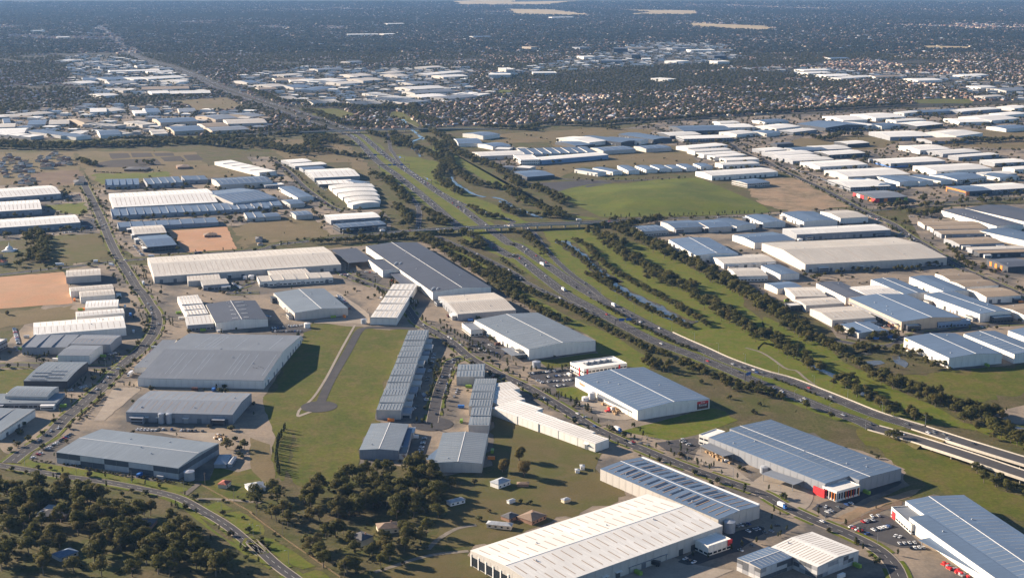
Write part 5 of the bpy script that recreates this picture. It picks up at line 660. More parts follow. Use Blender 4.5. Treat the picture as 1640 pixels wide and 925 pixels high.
CARS = (
  ('in the car park beside the white office block',((((18.5,1336.9),(56.9,1350.7)),2.9,'x',0.8),(((33.8,1324.4),(59.5,1334.6)),2.9,'x',0.8),(((35.9,1308.8),(61.1,1315.4)),2.9,'x',0.8),(((41.9,1293.6),(51.6,1297.9)),2.9,'x',0.9),(((23.9,1315.4),(31.7,1303.3)),2.9,'x',0.7))),
  ('in the car park before the huge blue-roofed warehouse',((((260.6,954),(271.3,958.3)),2.8,'x',0.85),(((249.4,944.8),(258.1,932.1)),3,'x',0.8),(((264.5,938.9),(279.7,947)),2.8,'x',0.85),(((277.6,928.2),(283,924.2)),2.8,'x',0.9),(((276.8,914.4),(288.1,915.6)),2.9,'x',0.8),(((279.4,907.1),(292,907.1)),2.9,'x',0.7),(((269.9,964.5),(275,965.4)),3,'x',0.9),(((289.3,936.5),(297.2,924.8)),3,'x',0.6))),
  ('in the forecourt of the long grey-blue warehouse',((((233.8,985.6),(239.4,983)),4,'x',0.9),(((248.5,982.3),(260.3,990.1)),4,'x',0.6),(((238.3,972.7),(245.1,978.1)),4,'x',0.4))),
  ('in the yard behind the blue-roofed solar warehouse',((((166.2,946.1),(177.9,951.5)),3,'x',0.8),(((172.4,936.5),(183.4,942.4)),3,'x',0.8),(((158.3,899.9),(170.9,910.5)),3.4,'x',0.6),(((117.9,891.1),(125.8,882.5)),3.5,'x',0.7),(((184.2,933.5),(189.4,936.5)),3,'x',0.5),(((195.5,947),(198.3,930.6)),4,'x',0.5))),
  ('beside the pale blue warehouse with banded walls',((((-402.1,1091.3),(-388.7,1150.6)),3.6,'x',0.7),)),
  ('in the car park at the head of the green field',((((-273.5,1517.1),(-233.5,1534.7)),3,'x',0.7),(((-271.1,1502.8),(-236.5,1504.2)),3,'x',0.7),(((-256.6,1527.4),(-234.9,1531.8)),3,'x',0.6))),
  ('between the two pale blue sheds above the woodland',((((-76.4,1143.4),(-78.4,1094.8)),3.2,'x',0.7),)),
  ('along the units facing the cul-de-sac',((((-62.4,1352),(-65.3,1256.6)),7,'l',0.6),(((-83,1410.3),(-84.5,1307.3)),5,'x',0.5),(((-86.3,1277.1),(-81,1248.1)),4,'x',0.4),(((-86.9,1236.8),(-99.9,1204.2)),4,'x',0.6),(((-53.2,1283),(-56,1253.8)),5,'l',0.5))),
  ('on the street verge by the small white office',((((-84,1505.1),(-67.1,1471.5)),6.5,'l',0.6),(((-56,1446.8),(-47.6,1432)),6.5,'l',0.6),(((-40.6,1465.8),(-32.3,1456.2)),2.9,'x',0.7),(((-24.1,1446.8),(-15,1432)),2.9,'x',0.8),(((-29.7,1424.7),(-16.7,1412.1)),2.9,'x',0.7),(((-16.8,1413.9),(-4.1,1412.1)),2.9,'x',0.6),(((-39,1443.1),(-31.6,1424.7)),2.9,'x',0.5))),
  ('in the narrow lot at the left edge',((((-567.9,1515.9),(-538.8,1447.4)),2.9,'x',0.9),(((-540.6,1416.3),(-537.3,1437.4)),2.9,'x',0.8))),
  ('along the street by the stepped white row',((((56.7,1197.6),(66.8,1197.6)),7,'l',0.6),(((60.6,1208.2),(66.1,1200.2)),7,'l',0.6),(((99.1,1132.7),(102.7,1127.9)),7,'l',0.9),(((99.1,1134.4),(122.8,1117.8)),7,'l',0.6),(((135.3,1130.2),(151.8,1138.6)),3,'x',0.5),(((145.9,1136.5),(153.9,1121.9)),3,'x',0.5))),
  ('in front of the far white warehouses on the left',((((-803.8,2441.8),(-785.9,2469)),3,'x',0.7),(((-791.4,2402.8),(-766.5,2415.1)),3,'x',0.7),(((-697.6,2198.1),(-678.7,2205.5)),3,'x',0.6),(((-684.4,2154.9),(-659.6,2140.9)),3,'x',0.6),(((-716.1,2086.4),(-674.3,2113.3)),3,'x',0.6))),
  ('among the left street units',((((-540,1403.9),(-531.2,1422.9)),3,'x',0.8),(((-433.1,1277.7),(-419,1293.6)),3,'x',0.7),(((-433.4,1403.9),(-421.5,1416.5)),3,'x',0.5),(((-438.6,1618.9),(-409.2,1518.6)),8,'l',0.7),(((-680.8,2258.4),(-654.9,2243.1)),4,'x',0.4))),
  ('in the slate-grey warehouse yard',((((-198.2,1817.3),(-182.6,1808.7)),3,'x',0.8),(((-192.9,1789),(-183.1,1789)),3,'x',0.7),(((-232,1800.2),(-221.2,1791.8)),3,'x',0.6),(((-218.3,1678.5),(-202.8,1635)),3,'x',0.8),(((-365.7,1750.6),(-347.7,1719)),3,'x',0.8))),
  ('along the upper right street frontage',((((574.6,2812.5),(619.4,2574.1)),3.5,'x',0.7),(((641.3,2812.5),(674.4,2754.7)),3.5,'x',0.4),(((655.2,2243.1),(701.6,2227.9)),3.2,'x',0.7),(((672,2274),(723,2289.8)),3.2,'x',0.6),(((617.8,2515.7),(662.1,2478.2)),3.5,'x',0.5),(((760.2,2227.9),(779.1,2212.9)),3.5,'x',0.4),(((592,2258.4),(599,2212.9)),3.5,'x',0.7),(((602.4,2099.8),(606.7,1985.1)),5,'x',0.4))),
  ('beside the cross road units on the left',((((-565.3,2009.5),(-529,1926.4)),4,'x',0.6),(((-279.1,2389),(-323.3,2515.7)),4,'x',0.5),(((-379.1,2614.5),(-344.3,2515.7)),4,'x',0.5),(((-401,2554.4),(-344.2,2406.3)),6,'l',0.4),(((-661.3,2227.9),(-610.6,2258.4)),4,'x',0.4))),
  ('in the yard of the dock-canopied warehouse by the canal park',((((420.7,1540.7),(438.8,1504.2)),4,'x',0.3),(((420.2,1469.3),(431.9,1472.7)),3,'x',0.9),(((516.8,1518.6),(547,1525.9)),4,'x',0.4))),
  ('outside the row of eight sheds',((((187.2,2703.4),(335.9,2766)),4.5,'x',0.5),(((7.6,2812.5),(32.7,2677.4)),4,'x',0.6))),
  ('in the gravel yard behind the pale blue banded warehouse',((((-333.6,1163.7),(-317,1161.1)),3,'x',0.9),(((-294,1161.1),(-274.9,1159.3)),3,'x',0.9),(((-315,1164.6),(-303.3,1163.7)),3,'x',0.6))),
)
TRUCKS = (
  ('white rigid truck on the right freeway carriageway','white',(123.8,1623),(132.9,1601.1)),
  ('white coach on the freeway below the loop ramp','white',(42.2,1860.2),(49.6,1844.4)),
  ('white semi truck on the cross road by the orange lot','white',(-625.4,1858.1),(-614.9,1860.2)),
  ('dark semi truck on the cross road beside the long cream warehouse','dark',(-451,1935.6),(-439.7,1942.5)),
  ('white truck queueing near the freeway ramp','white',(-202.1,2109.2),(-192.6,2116.1)),
  ('blue and white truck parked by the long grey-blue warehouse','blue',(205.9,982.3),(209.7,976.5)),
  ('blue and white truck on the street by the stepped white row','blue',(94,1160.2),(97.9,1155)),
  ('white box truck on the left freeway carriageway','white',(65.7,1706.8),(74,1682.7)),
  ('white truck crossing the overpass','white',(108.9,2204),(116.9,2205.5)),
  ('yellow truck at the left intersection','yellow',(-580.6,1878.5),(-571.8,1881.8)),
  ('white truck turning at the left intersection','white',(-552.8,1854.9),(-542.4,1849.6)),
  ('white trailer parked by the pale grey factory','white',(-385.4,1331.2),(-386.8,1315.4)),
  ('dark truck in the dock yard of the largest white-roofed warehouse','dark',(97.9,877.8),(92,880.4)),
  ('white truck on the divided street near the roundabout','white',(-479.6,1741.9),(-469.3,1714.1)),
  ('white truck parked on the cross road by the lots','white',(-513.4,1915.1),(-503.6,1917.3)),
  ('white truck in the yard of the stepped row','white',(-120.9,1639.8),(-114.5,1637.4)),
)
TANKS = (
  ('left of two pale silos before the grey warehouse',(-317,1182.3),2.6,9,'zinc','silo'),
  ('right of two pale silos before the grey warehouse',(-309.9,1182.3),2.6,9,'zinc','silo'),
  ('round grey water tank at the corner of the banded warehouse',(-259.5,1041.7),4.3,7,'zinc','water tank'),
  ('white water tank at the head of the green field',(-234.5,1522.2),3.6,5,'white','water tank'),
  ('pale tank beside the stepped white-walled row',(-171.5,1540.7),3.5,5,'zinc','water tank'),
  ('large white tank beside the red-signed warehouse',(76.3,1254.4),3.6,6.5,'white','water tank'),
  ('small white tank beside the larger white tank',(69.8,1249.3),3.4,3.2,'white','water tank'),
  ('grey water tank beside the car park entrance',(25.2,1361.3),4.4,6,'zinc','water tank'),
  ('dark grey tank between the white and solar warehouses',(158.6,936.5),4.2,8,'zinc','water tank'),
  ('white tank at the very long cream warehouse',(-344.9,1773.6),3.8,5,'white','water tank'),
  ('smaller white tank beside the cream warehouse tank',(-353.6,1775.1),3,3.5,'white','water tank'),
  ('white tank by the long white warehouse wall',(431.6,2022),4,6,'white','water tank'),
  ('tall pale silo near the blue-striped warehouse',(756.5,2885.1),4.5,9,'zinc','silo'),
  ('small pale tank beside the pale grey factory car park',(-232.9,1465.9),2,3,'zinc','water tank'),
  ('grey tank in the forecourt of the long grey-blue warehouse',(205.7,1057.4),3.5,5,'zinc','water tank'),
)
GANTRY = (
  ('wide sign gantry over both freeway carriageways',(-272.2,2800.7),(-211.6,2812.5),(0.35,0.5,0.75)),
  ('sign gantry with blue panels over the near freeway carriageway',(118.2,1527.4),(143.9,1531.8),(0.3,0.62)),
  ('cantilever sign gantry over the upper freeway',(-248.3,2935.5),(-229,2910.1),(0.5,)),
  ('small sign gantry beside the far carriageway',(-170.5,2635.2),(-153.2,2590.1),(0.5,)),
  ('dark sign board beside the near carriageway',(231.7,1309.9),(238.3,1315.4),(0.5,)),
  ('upper sign gantry over the left carriageway',(-310.1,2961.4),(-275,2961.4),(0.4,)),
)
HOUSES = (
  ('long dark-roofed house hidden among the lower left trees',(-344.08,966.07,0.05,21.09,14.39),3,'slate','brick'),
  ('white-gabled wing of a house among the lower left trees',(-351.37,972.44,-0.16,5.6,17.63),3,'zincr','white'),
  ('dark-roofed house with chimney in the lower left woodland',(-272.23,947.21,-0.09,17.07,14.19),3.2,'slate','brick'),
  ('blue metal shed in the lower left woodland clearing',(-312.39,893.2,-0.71,10.34,14.19),3,'bluer','zinc'),
  ('small red-roofed cottage beside the driveway',(-228.05,1026.69,-0.25,6.98,9.39),3.5,'redr','cream'),
  ('white-roofed house at the edge of the woodland track',(-201.69,1021.74,0.35,11.37,13.2),3,'zincr','white'),
  ('pale metal farm shed beside the banded warehouse',(-240.13,1079.34,0,9.64,23.05),3.5,'zincr','zinc'),
  ('smaller lean-to shed beside the pale metal farm shed',(-232.59,1078.73,-0.04,3.57,18.06),3,'zincr','zinc'),
  ('dark hip-roofed house with cream walls in the middle woodland',(-107.85,917.4,-0.73,12.89,11.23),5,'slate','cream'),
  ('brown flat-roofed house in the middle woodland',(-91.04,939.03,0.23,15.26,11.29),4,'tanr','cream'),
  ('white barn beside the round paddock trees',(-9.32,1028.79,-0.76,9.15,13.62),4,'zincr','white'),
  ('long white shed beside the dark paddock tree',(-43.1,990.78,0.59,13.08,6),3,'zincr','white'),
  ('grey metal-roofed house beside the paddock',(-9.03,944.56,-0.25,18.42,6),3.2,'zincr','cream'),
  ('brown-roofed rambling house beside the paddock',(14.86,959.27,-0.72,14.16,16.59),3.2,'tanr','brick'),
  ('dark-roofed outbuilding beside the rambling house',(-1.46,960.53,-0.77,8.67,10.62),3,'slate','brick'),
  ('tiny pale hut in the paddock',(41.43,994.24,-0.95,4.08,6),2.5,'zincr','cream'),
  ('white-roofed hut on the paddock lawn',(-0.73,992.48,-0.89,2.97,6),2.4,'zincr','white'),
  ('low brown shed beneath the round paddock trees',(8.75,1027.9,0,8.99,4.59),2.5,'tanr','brick'),
  ('white site cabin at the paddock corner',(57.73,1065.84,0.01,3.32,5.67),2.8,'zincr','white'),
  ('second site cabin at the paddock corner',(53.37,1057.82,0.02,3.3,4.47),2.5,'zincr','white'),
  ('white-roofed shed beside the cypress hedge',(-204.26,1023.47,0.49,12.35,8.33),3,'zincr','white'),
  ('farmhouse with dark roof beside the garden beds',(-764.25,2784.5,0,44.31,37.4),4,'slate','brick'),
  ('brown farmhouse right of the garden beds',(-679.16,2816.42,0.31,24.31,35.3),4,'tanr','brick'),
  ('isolated grey house on the bare building lots',(-828.78,2604.85,0.33,17.68,39.63),4,'slate','cream'),
  ('small dark hut on the dry field by the cross road',(-383.4,2042.24,0.23,8.93,23.62),3,'slate','zinc'),
  ('second hut by the cross road',(-374.47,2004.39,0.31,7.66,7.77),2.5,'tanr','zinc'),
  ('hut on the orange dirt field',(-463.62,2074.13,0.31,19.4,17.3),3,'tanr','brick'),
  ('shed at the edge of the dry lot',(-381.68,2036.42,0.12,9.49,19.42),4,'slate','zinc'),
  ('low dark temple hall behind the white stupa',(-734.06,1910.02,0,16.03,16.98),4,'tanr','cream'),
  ('red-roofed pavilion below the white stupa',(-710.33,1870.06,0,12.35,14.14),4,'redr','cream'),
)
MOUND_POLY = (
  ((75,2487.5),(106.9,2544.6),(149,2594.2),(217.8,2604.3),(278.3,2651.9),(335,2677.4),(366.3,2673.2),(399.3,2534.9),(435,2363.4),(438.4,2289.8),(419.2,2274),(330.3,2258.4),(247.9,2246.1),(183,2240),(145.5,2240),(132.2,2289.8),(93.3,2423.9)),
)
BULBS = (
  ((-181.04,1230.29),17),
  ((-72.11,1179.46),19),
)
FENCE = (
  (-246.8,1028.5),
  (-220.9,999.4),
  (-195.5,970.2),
  (-198,971.7),
  (-173.7,936.5),
  (-144.2,896.6),
  (-115.7,858.4),
)
STUPA = (
  (-732.08,1961.22),
)
YARD = (
  ('beside the long grey-blue warehouse',((161.2,1113.7),(167.8,1101.6),(187.9,1089.7),(182.1,1070.5),(169.6,1085.8)),26,('timber','timber','timber','white')),
  ('beside the red-signed white warehouse',((83.2,1241.8),(95.1,1236.9),(108,1207.8),(95.7,1203.1),(84.4,1212.6)),20,('timber','timber','red','white')),
  ('before the huge blue-roofed warehouse at bottom right',((297.6,880.4),(308.2,864.8),(311,849.6),(297.5,858.4),(296.4,891.1)),15,('red','red','red','zinc')),
  ('in the lot behind the banded warehouse',((-266,1151.5),(-251.7,1151.5),(-246.8,1134.4),(-260.9,1134.4)),12,('timber','timber','white')),
  ('in the yard of the slate-grey warehouse',((-159.3,1766.9),(-148.8,1756),(-150.3,1745.3),(-159.5,1756)),8,('red','zinc','timber')),
  ('around the wetland-side warehouse',((423.6,1442.5),(432.1,1422.9),(430.2,1410.2),(421.6,1416.5)),8,('white','zinc','timber')),
)
SUBDIV = (
  (-1089,2935.5),
  (-1089.7,2966.6),
  (-1069.8,2872.7),
  (-1055.5,2885.1),
  (-1100.8,2993),
  (-1061.2,2935.5),
  (-1032.4,2872.7),
  (-1028.1,2885.1),
  (-1021.4,2812.5),
  (-1012.2,2824.4),
  (-1002.9,2836.3),
  (-1004.4,2754.7),
  (-995.2,2766),
  (-979.8,2754.7),
  (-970,2754.7),
  (-1009.2,2910.1),
  (-1021.1,2961.4),
  (-993.6,2910.1),
  (-1003.6,2961.4),
  (-1009.5,3001.1),
  (-976.6,2848.4),
  (-962.5,2836.3),
  (-958,2848.4),
  (-970.8,2935.5),
  (-966.1,2948.4),
  (-953.4,2935.5),
  (-945.5,2872.7),
  (-940.9,2885.1),
  (-926.3,2860.5),
  (-946.2,2848.4),
  (-968.1,2688.2),
  (-951.7,2677.4),
  (-927.7,2635.2),
  (-939.8,2624.8),
  (-938.9,2604.3),
  (-920,2594.2),
  (-1039.7,2789.1),
  (-1015.9,2732.2),
  (-1061.7,2836.3),
  (-996.9,2688.2),
  (-1097.1,2910.1),
  (-1047.8,2766),
  (-1011.2,3028.1),
  (-960.8,2800.7),
  (-947.5,2800.7),
)
SUBURB_EDGE = (
  (-2505.3,4545.6),
  (-1403.3,3772.5),
  (-851.3,3280.5),
  (-573.4,3407.8),
  (-257.7,3545.1),
  (134.1,3693.6),
  (664.1,3854.7),
  (1092.7,4162.6),
  (1603.7,4324.7),
  (2628.5,4545.6),
)

# ------------------------------------------------------------------ materials
def newmat(name):
    m = bpy.data.materials.new(name); m.use_nodes = True
    return m, m.node_tree, m.node_tree.nodes['Principled BSDF']
def noise(t, scale, detail=4, vec=None, rough=.6):
    n = t.nodes.new('ShaderNodeTexNoise'); n.inputs['Scale'].default_value = scale; n.inputs['Detail'].default_value = detail
    n.inputs['Roughness'].default_value = rough
    if vec is not None: t.links.new(vec, n.inputs['Vector'])
    return n.outputs['Fac']
def ramp(t, fac, lo, hi):
    n = t.nodes.new('ShaderNodeMapRange'); n.inputs[1].default_value = lo; n.inputs[2].default_value = hi
    t.links.new(fac, n.inputs[0]); return n.outputs[0]
def mix(t, fac, a, b):
    n = t.nodes.new('ShaderNodeMix'); n.data_type = 'RGBA'
    if isinstance(fac, float): n.inputs[0].default_value = fac
    else: t.links.new(fac, n.inputs[0])
    for i, v in ((6, a), (7, b)):
        if isinstance(v, tuple): n.inputs[i].default_value = v + (1,)
        else: t.links.new(v, n.inputs[i])
    return n.outputs[2]
def ground_mat(name, c1, c2, c3, s=(.006, .04, .5), lo=.42, hi=.58, rough=.95, fine=.25, bump=.0):
    m, t, b = newmat(name)
    tc = t.nodes.new('ShaderNodeTexCoord').outputs['Object']
    a = mix(t, ramp(t, noise(t, s[0], 5, tc), lo, hi), c1, c2)
    a = mix(t, ramp(t, noise(t, s[1], 6, tc, .7), .45, .7), a, c3)
    f = ramp(t, noise(t, s[2], 5, tc, .75), .3, .75)
    dk = tuple(x * (1 - fine) for x in (1, 1, 1)); lt = tuple(1 + fine * .6 for _ in range(3))
    mu = t.nodes.new('ShaderNodeMix'); mu.data_type = 'RGBA'; mu.blend_type = 'MULTIPLY'; mu.inputs[0].default_value = 1
    t.links.new(a, mu.inputs[6]); t.links.new(mix(t, f, dk, lt), mu.inputs[7])
    t.links.new(mu.outputs[2], b.inputs['Base Color']); b.inputs['Roughness'].default_value = rough; b.inputs['Specular IOR Level'].default_value = .15
    if bump:
        bp = t.nodes.new('ShaderNodeBump'); bp.inputs['Strength'].default_value = bump; bp.inputs['Distance'].default_value = 1.0
        t.links.new(f, bp.inputs['Height']); t.links.new(bp.outputs[0], b.inputs['Normal'])
    return m
M = {}
M['base'] = ground_mat('suburb_ground', (.022, .024, .014), (.040, .036, .022), (.065, .052, .034), s=(.0025, .02, .08), fine=.4)
M['green'] = ground_mat('grass_green', (.070, .086, .006), (.094, .10, .009), (.135, .10, .034), s=(.014, .06, .28), fine=.38)
M['lush'] = ground_mat('grass_lush', (.084, .112, .006), (.112, .130, .009), (.14, .115, .03), s=(.02, .08, .3), fine=.34)
M['mound'] = ground_mat('grass_mound', (.105, .125, .014), (.075, .096, .012), (.12, .12, .022), s=(.008, .03, .25), fine=.28)
M['olive'] = ground_mat('scrub_olive', (.070, .076, .016), (.085, .072, .030), (.13, .098, .05), s=(.016, .05, .4), fine=.45)
M['paddock'] = ground_mat('paddock_grass', (.105, .084, .030), (.085, .086, .020), (.125, .095, .042), s=(.012, .05, .6), fine=.25)
M['dry'] = ground_mat('dry_grass', (.15, .112, .056), (.12, .10, .042), (.19, .14, .075), s=(.01, .04, .4), fine=.28)
M['pale'] = ground_mat('pale_pasture', (.40, .30, .16), (.30, .23, .12), (.44, .34, .2), s=(.003, .01, .1), fine=.25)
M['orange'] = ground_mat('orange_earth', (.40, .215, .12), (.43, .25, .15), (.34, .22, .13), s=(.01, .05, .4), fine=.18)
M['dirt'] = ground_mat('bare_earth', (.27, .185, .115), (.17, .13, .08), (.31, .23, .15), s=(.02, .06, .5), fine=.25)
M['brown'] = ground_mat('dug_soil', (.15, .10, .07), (.20, .14, .09), (.11, .08, .05), s=(.02, .08, .5), fine=.25)
M['garden'] = ground_mat('garden_soil', (.055, .045, .04), (.07, .055, .05), (.05, .05, .035), s=(.02, .1, .5), fine=.25)
M['conc'] = ground_mat('hardstand', (.27, .215, .16), (.105, .095, .085), (.17, .145, .115), s=(.011, .03, .35), lo=.46, hi=.56, fine=.25)
M['concl'] = ground_mat('pale_concrete', (.34, .285, .225), (.29, .245, .195), (.24, .20, .165), s=(.02, .06, .5), fine=.15)
M['conc2'] = ground_mat('far_hardstand', (.12, .105, .085), (.07, .065, .055), (.045, .044, .032), s=(.008, .03, .1), fine=.4)
M['asph'] = ground_mat('asphalt', (.052, .050, .054), (.064, .061, .063), (.080, .075, .073), s=(.01, .06, .8), fine=.16, rough=.85)
M['track'] = ground_mat('gravel_track', (.22, .19, .15), (.17, .15, .12), (.26, .22, .18), s=(.02, .1, .8), fine=.2)
M['kerb'] = ground_mat('kerb_concrete', (.30, .26, .21), (.26, .22, .18), (.33, .29, .24), s=(.05, .2, 1), fine=.1)
def flat(name, c, rough=.6, metal=0.0, var=.0, spec=.5):
    m, t, b = newmat(name)
    if var:
        tc = t.nodes.new('ShaderNodeTexCoord').outputs['Object']
        cc = mix(t, ramp(t, noise(t, .35, 5, tc, .65), .35, .65), tuple(x * (1 - var) for x in c), tuple(min(1, x * (1 + var * .6)) for x in c))
        t.links.new(cc, b.inputs['Base Color'])
    else: b.inputs['Base Color'].default_value = c + (1,)
    b.inputs['Roughness'].default_value = rough; b.inputs['Metallic'].default_value = metal; b.inputs['Specular IOR Level'].default_value = spec
    return m
def roof_mat(name, c, axis, rough=.58, dirt=.26):
    """sheet-metal roof: sheets run down the slope; tone differs a little from sheet to sheet, grime runs with the fall"""
    m, t, b = newmat(name)
    tc = t.nodes.new('ShaderNodeTexCoord').outputs['Object']
    mp = t.nodes.new('ShaderNodeMapping'); mp.inputs['Scale'].default_value = (1, .04, 1) if axis == 'y' else (.04, 1, 1)
    t.links.new(tc, mp.inputs[0])
    oi = t.nodes.new('ShaderNodeObjectInfo').outputs['Random']
    st = ramp(t, noise(t, .55, 4, mp.outputs[0], .7), .3, .7)
    bl = ramp(t, noise(t, .03, 4, tc, .6), .35, .7)
    a = mix(t, st, tuple(x * (1 - dirt) for x in c), tuple(min(.9, x * (1 + dirt * .35)) for x in c))
    a = mix(t, bl, a, tuple(x * .8 for x in c))
    hs = t.nodes.new('ShaderNodeHueSaturation'); t.links.new(a, hs.inputs['Color'])
    t.links.new(ramp(t, oi, -1.6, 1.4), hs.inputs['Value'])
    rv = t.nodes.new('ShaderNodeMapRange'); rv.inputs[3].default_value = .82; rv.inputs[4].default_value = 1.08
    t.links.new(oi, rv.inputs[0]); t.links.new(rv.outputs[0], hs.inputs['Value'])
    t.links.new(hs.outputs[0], b.inputs['Base Color']); b.inputs['Roughness'].default_value = rough; b.inputs['Specular IOR Level'].default_value = .22
    wv = t.nodes.new('ShaderNodeTexWave'); wv.bands_direction = 'X' if axis == 'y' else 'Y'; wv.inputs['Scale'].default_value = .5; t.links.new(tc, wv.inputs[0])
    bp = t.nodes.new('ShaderNodeBump'); bp.inputs['Strength'].default_value = .08; bp.inputs['Distance'].default_value = .05
    t.links.new(wv.outputs['Fac'], bp.inputs['Height']); t.links.new(bp.outputs[0], b.inputs['Normal'])
    return m
RC = {'w': (.83, .80, .74), 'c': (.60, .55, .475), 'b': (.125, .18, .265), 'l': (.20, .235, .27), 'g': (.205, .225, .255), 'd': (.105, .115, .14), 't': (.33, .255, .175)}
for k, c in RC.items():
    for a in 'xy': M['roof_' + k + a] = roof_mat('roof_' + k + a, c, a)
def wall_mat(name, c):
    m, t, b = newmat(name)
    tc = t.nodes.new('ShaderNodeTexCoord').outputs['Object']
    mp = t.nodes.new('ShaderNodeMapping'); mp.inputs['Scale'].default_value = (1, 1, .12); t.links.new(tc, mp.inputs[0])
    a = mix(t, ramp(t, noise(t, .5, 5, mp.outputs[0], .7), .35, .7), tuple(x * 1.04 for x in c), tuple(x * .84 for x in c))
    t.links.new(a, b.inputs['Base Color']); b.inputs['Roughness'].default_value = .75; b.inputs['Specular IOR Level'].default_value = .3
    return m
WC = {'w': (.72, .69, .63), 'c': (.48, .45, .41), 'g': (.27, .28, .30), 'd': (.06, .065, .075), 'b': (.17, .26, .40), 't': (.46, .38, .29)}
for k, c in WC.items(): M['wall_' + k] = wall_mat('wall_' + k, c)
M['wall_lt'] = wall_mat('wall_panel_light', (.52, .51, .50)); M['wall_mid'] = wall_mat('wall_panel_mid', (.30, .30, .31)); M['wall_dk'] = wall_mat('wall_panel_dark', (.10, .105, .115))
M['glass'] = flat('dark_glass', (.02, .026, .034), .12); M['door'] = wall_mat('roller_door', (.13, .14, .155)); M['door_l'] = wall_mat('roller_door_pale', (.36, .36, .36))
M['sky_br'] = flat('skylight_brown', (.33, .24, .16), .5, var=.15); M['sky_pl'] = flat('skylight_pale', (.34, .34, .33), .45, var=.12); M['sky_bl'] = flat('skylight_ice', (.32, .35, .38), .4, var=.1)
M['solar'] = flat('solar_panel', (.025, .035, .06), .35)
M['white'] = flat('white_paint', (.76, .74, .70), .5, var=.08); M['zinc'] = flat('zinc', (.38, .40, .43), .4, .2, var=.12)
M['red'] = flat('sign_red', (.55, .02, .025), .5); M['orange_p'] = flat('orange_paint', (.75, .22, .02), .5); M['yellow'] = flat('yellow_paint', (.75, .45, .03), .5); M['blue_p'] = flat('blue_paint', (.04, .17, .5), .5); M['green_p'] = flat('green_paint', (.2, .32, .03), .5)
M['signbrown'] = flat('sign_brown', (.10, .035, .025), .5); M['steel'] = flat('dark_steel', (.05, .055, .06), .5); M['gal'] = flat('galvanised', (.30, .31, .32), .45, .4)
M['line'] = flat('road_paint', (.62, .61, .57), .7); M['barrier'] = wall_mat('barrier_concrete', (.48, .43, .36)); M['signblue'] = flat('road_sign_blue', (.02, .10, .32), .5)
M['tyre'] = flat('tyre', (.015, .015, .016), .8); M['timber'] = flat('pallet_timber', (.38, .25, .13), .8, var=.25)
m, t, b = newmat('creek_water'); tcw = t.nodes.new('ShaderNodeTexCoord').outputs['Object']
t.links.new(mix(t, ramp(t, noise(t, .05, 4, tcw), .4, .6), (.07, .065, .052), (.10, .095, .08)), b.inputs['Base Color']); b.inputs['Roughness'].default_value = .12
bpn = t.nodes.new('ShaderNodeBump'); bpn.inputs['Strength'].default_value = .15; t.links.new(noise(t, 1.2, 3, tcw), bpn.inputs['Height']); t.links.new(bpn.outputs[0], b.inputs['Normal']); M['water'] = m
HR = {'slate': (.085, .082, .085), 'zincr': (.36, .38, .40), 'bluer': (.10, .16, .24), 'redr': (.30, .07, .04), 'tanr': (.22, .15, .10), 'terra': (.22, .135, .095), 'brownr': (.17, .105, .07), 'greyr': (.20, .19, .18)}
for k, c in HR.items(): M[k] = flat('tiles_' + k, c, .75, var=.2)
M['brick'] = flat('brick_wall', (.30, .17, .11), .85, var=.2); M['cream'] = flat('render_cream', (.62, .52, .38), .8, var=.1)
def leaf_mat(name, dark, light, warm):
    m, t, b = newmat(name)
    oi = t.nodes.new('ShaderNodeObjectInfo'); tc = t.nodes.new('ShaderNodeTexCoord').outputs['Object']
    a = mix(t, ramp(t, noise(t, 5.0, 3, tc), .35, .65), dark, light)
    rr = t.nodes.new('ShaderNodeMapRange'); rr.inputs[1].default_value = .55; rr.inputs[2].default_value = 1.0; rr.inputs[4].default_value = .75
    t.links.new(oi.outputs['Random'], rr.inputs[0]); a = mix(t, rr.outputs[0], a, warm)
    t.links.new(a, b.inputs['Base Color']); b.inputs['Roughness'].default_value = .7; b.inputs['Specular IOR Level'].default_value = .08
    if name != 'far_leaves':          # leaves catch light by where they sit on the crown as well as by their own tilt
        sb = t.nodes.new('ShaderNodeVectorMath'); sb.operation = 'SUBTRACT'; sb.inputs[1].default_value = (0, 0, .5); t.links.new(tc, sb.inputs[0])
        vt = t.nodes.new('ShaderNodeVectorTransform'); vt.vector_type = 'NORMAL'; vt.convert_from = 'OBJECT'; vt.convert_to = 'WORLD'; t.links.new(sb.outputs[0], vt.inputs[0])
        nz = t.nodes.new('ShaderNodeVectorMath'); nz.operation = 'NORMALIZE'; t.links.new(vt.outputs[0], nz.inputs[0])
        ge = t.nodes.new('ShaderNodeNewGeometry'); sc_ = t.nodes.new('ShaderNodeVectorMath'); sc_.operation = 'SCALE'; sc_.inputs['Scale'].default_value = .9; t.links.new(ge.outputs['Normal'], sc_.inputs[0])
        ad = t.nodes.new('ShaderNodeVectorMath'); ad.operation = 'ADD'; t.links.new(nz.outputs[0], ad.inputs[0]); t.links.new(sc_.outputs[0], ad.inputs[1])
        n2 = t.nodes.new('ShaderNodeVectorMath'); n2.operation = 'NORMALIZE'; t.links.new(ad.outputs[0], n2.inputs[0]); t.links.new(n2.outputs[0], b.inputs['Normal'])
    tl = t.nodes.new('ShaderNodeBsdfTranslucent'); lg = t.nodes.new('ShaderNodeHueSaturation'); lg.inputs['Value'].default_value = 1.5; t.links.new(a, lg.inputs['Color']); t.links.new(lg.outputs[0], tl.inputs['Color'])
    mx = t.nodes.new('ShaderNodeMixShader'); mx.inputs[0].default_value = .32; t.links.new(b.outputs[0], mx.inputs[1]); t.links.new(tl.outputs[0], mx.inputs[2]); t.links.new(mx.outputs[0], t.nodes['Material Output'].inputs['Surface'])
    return m
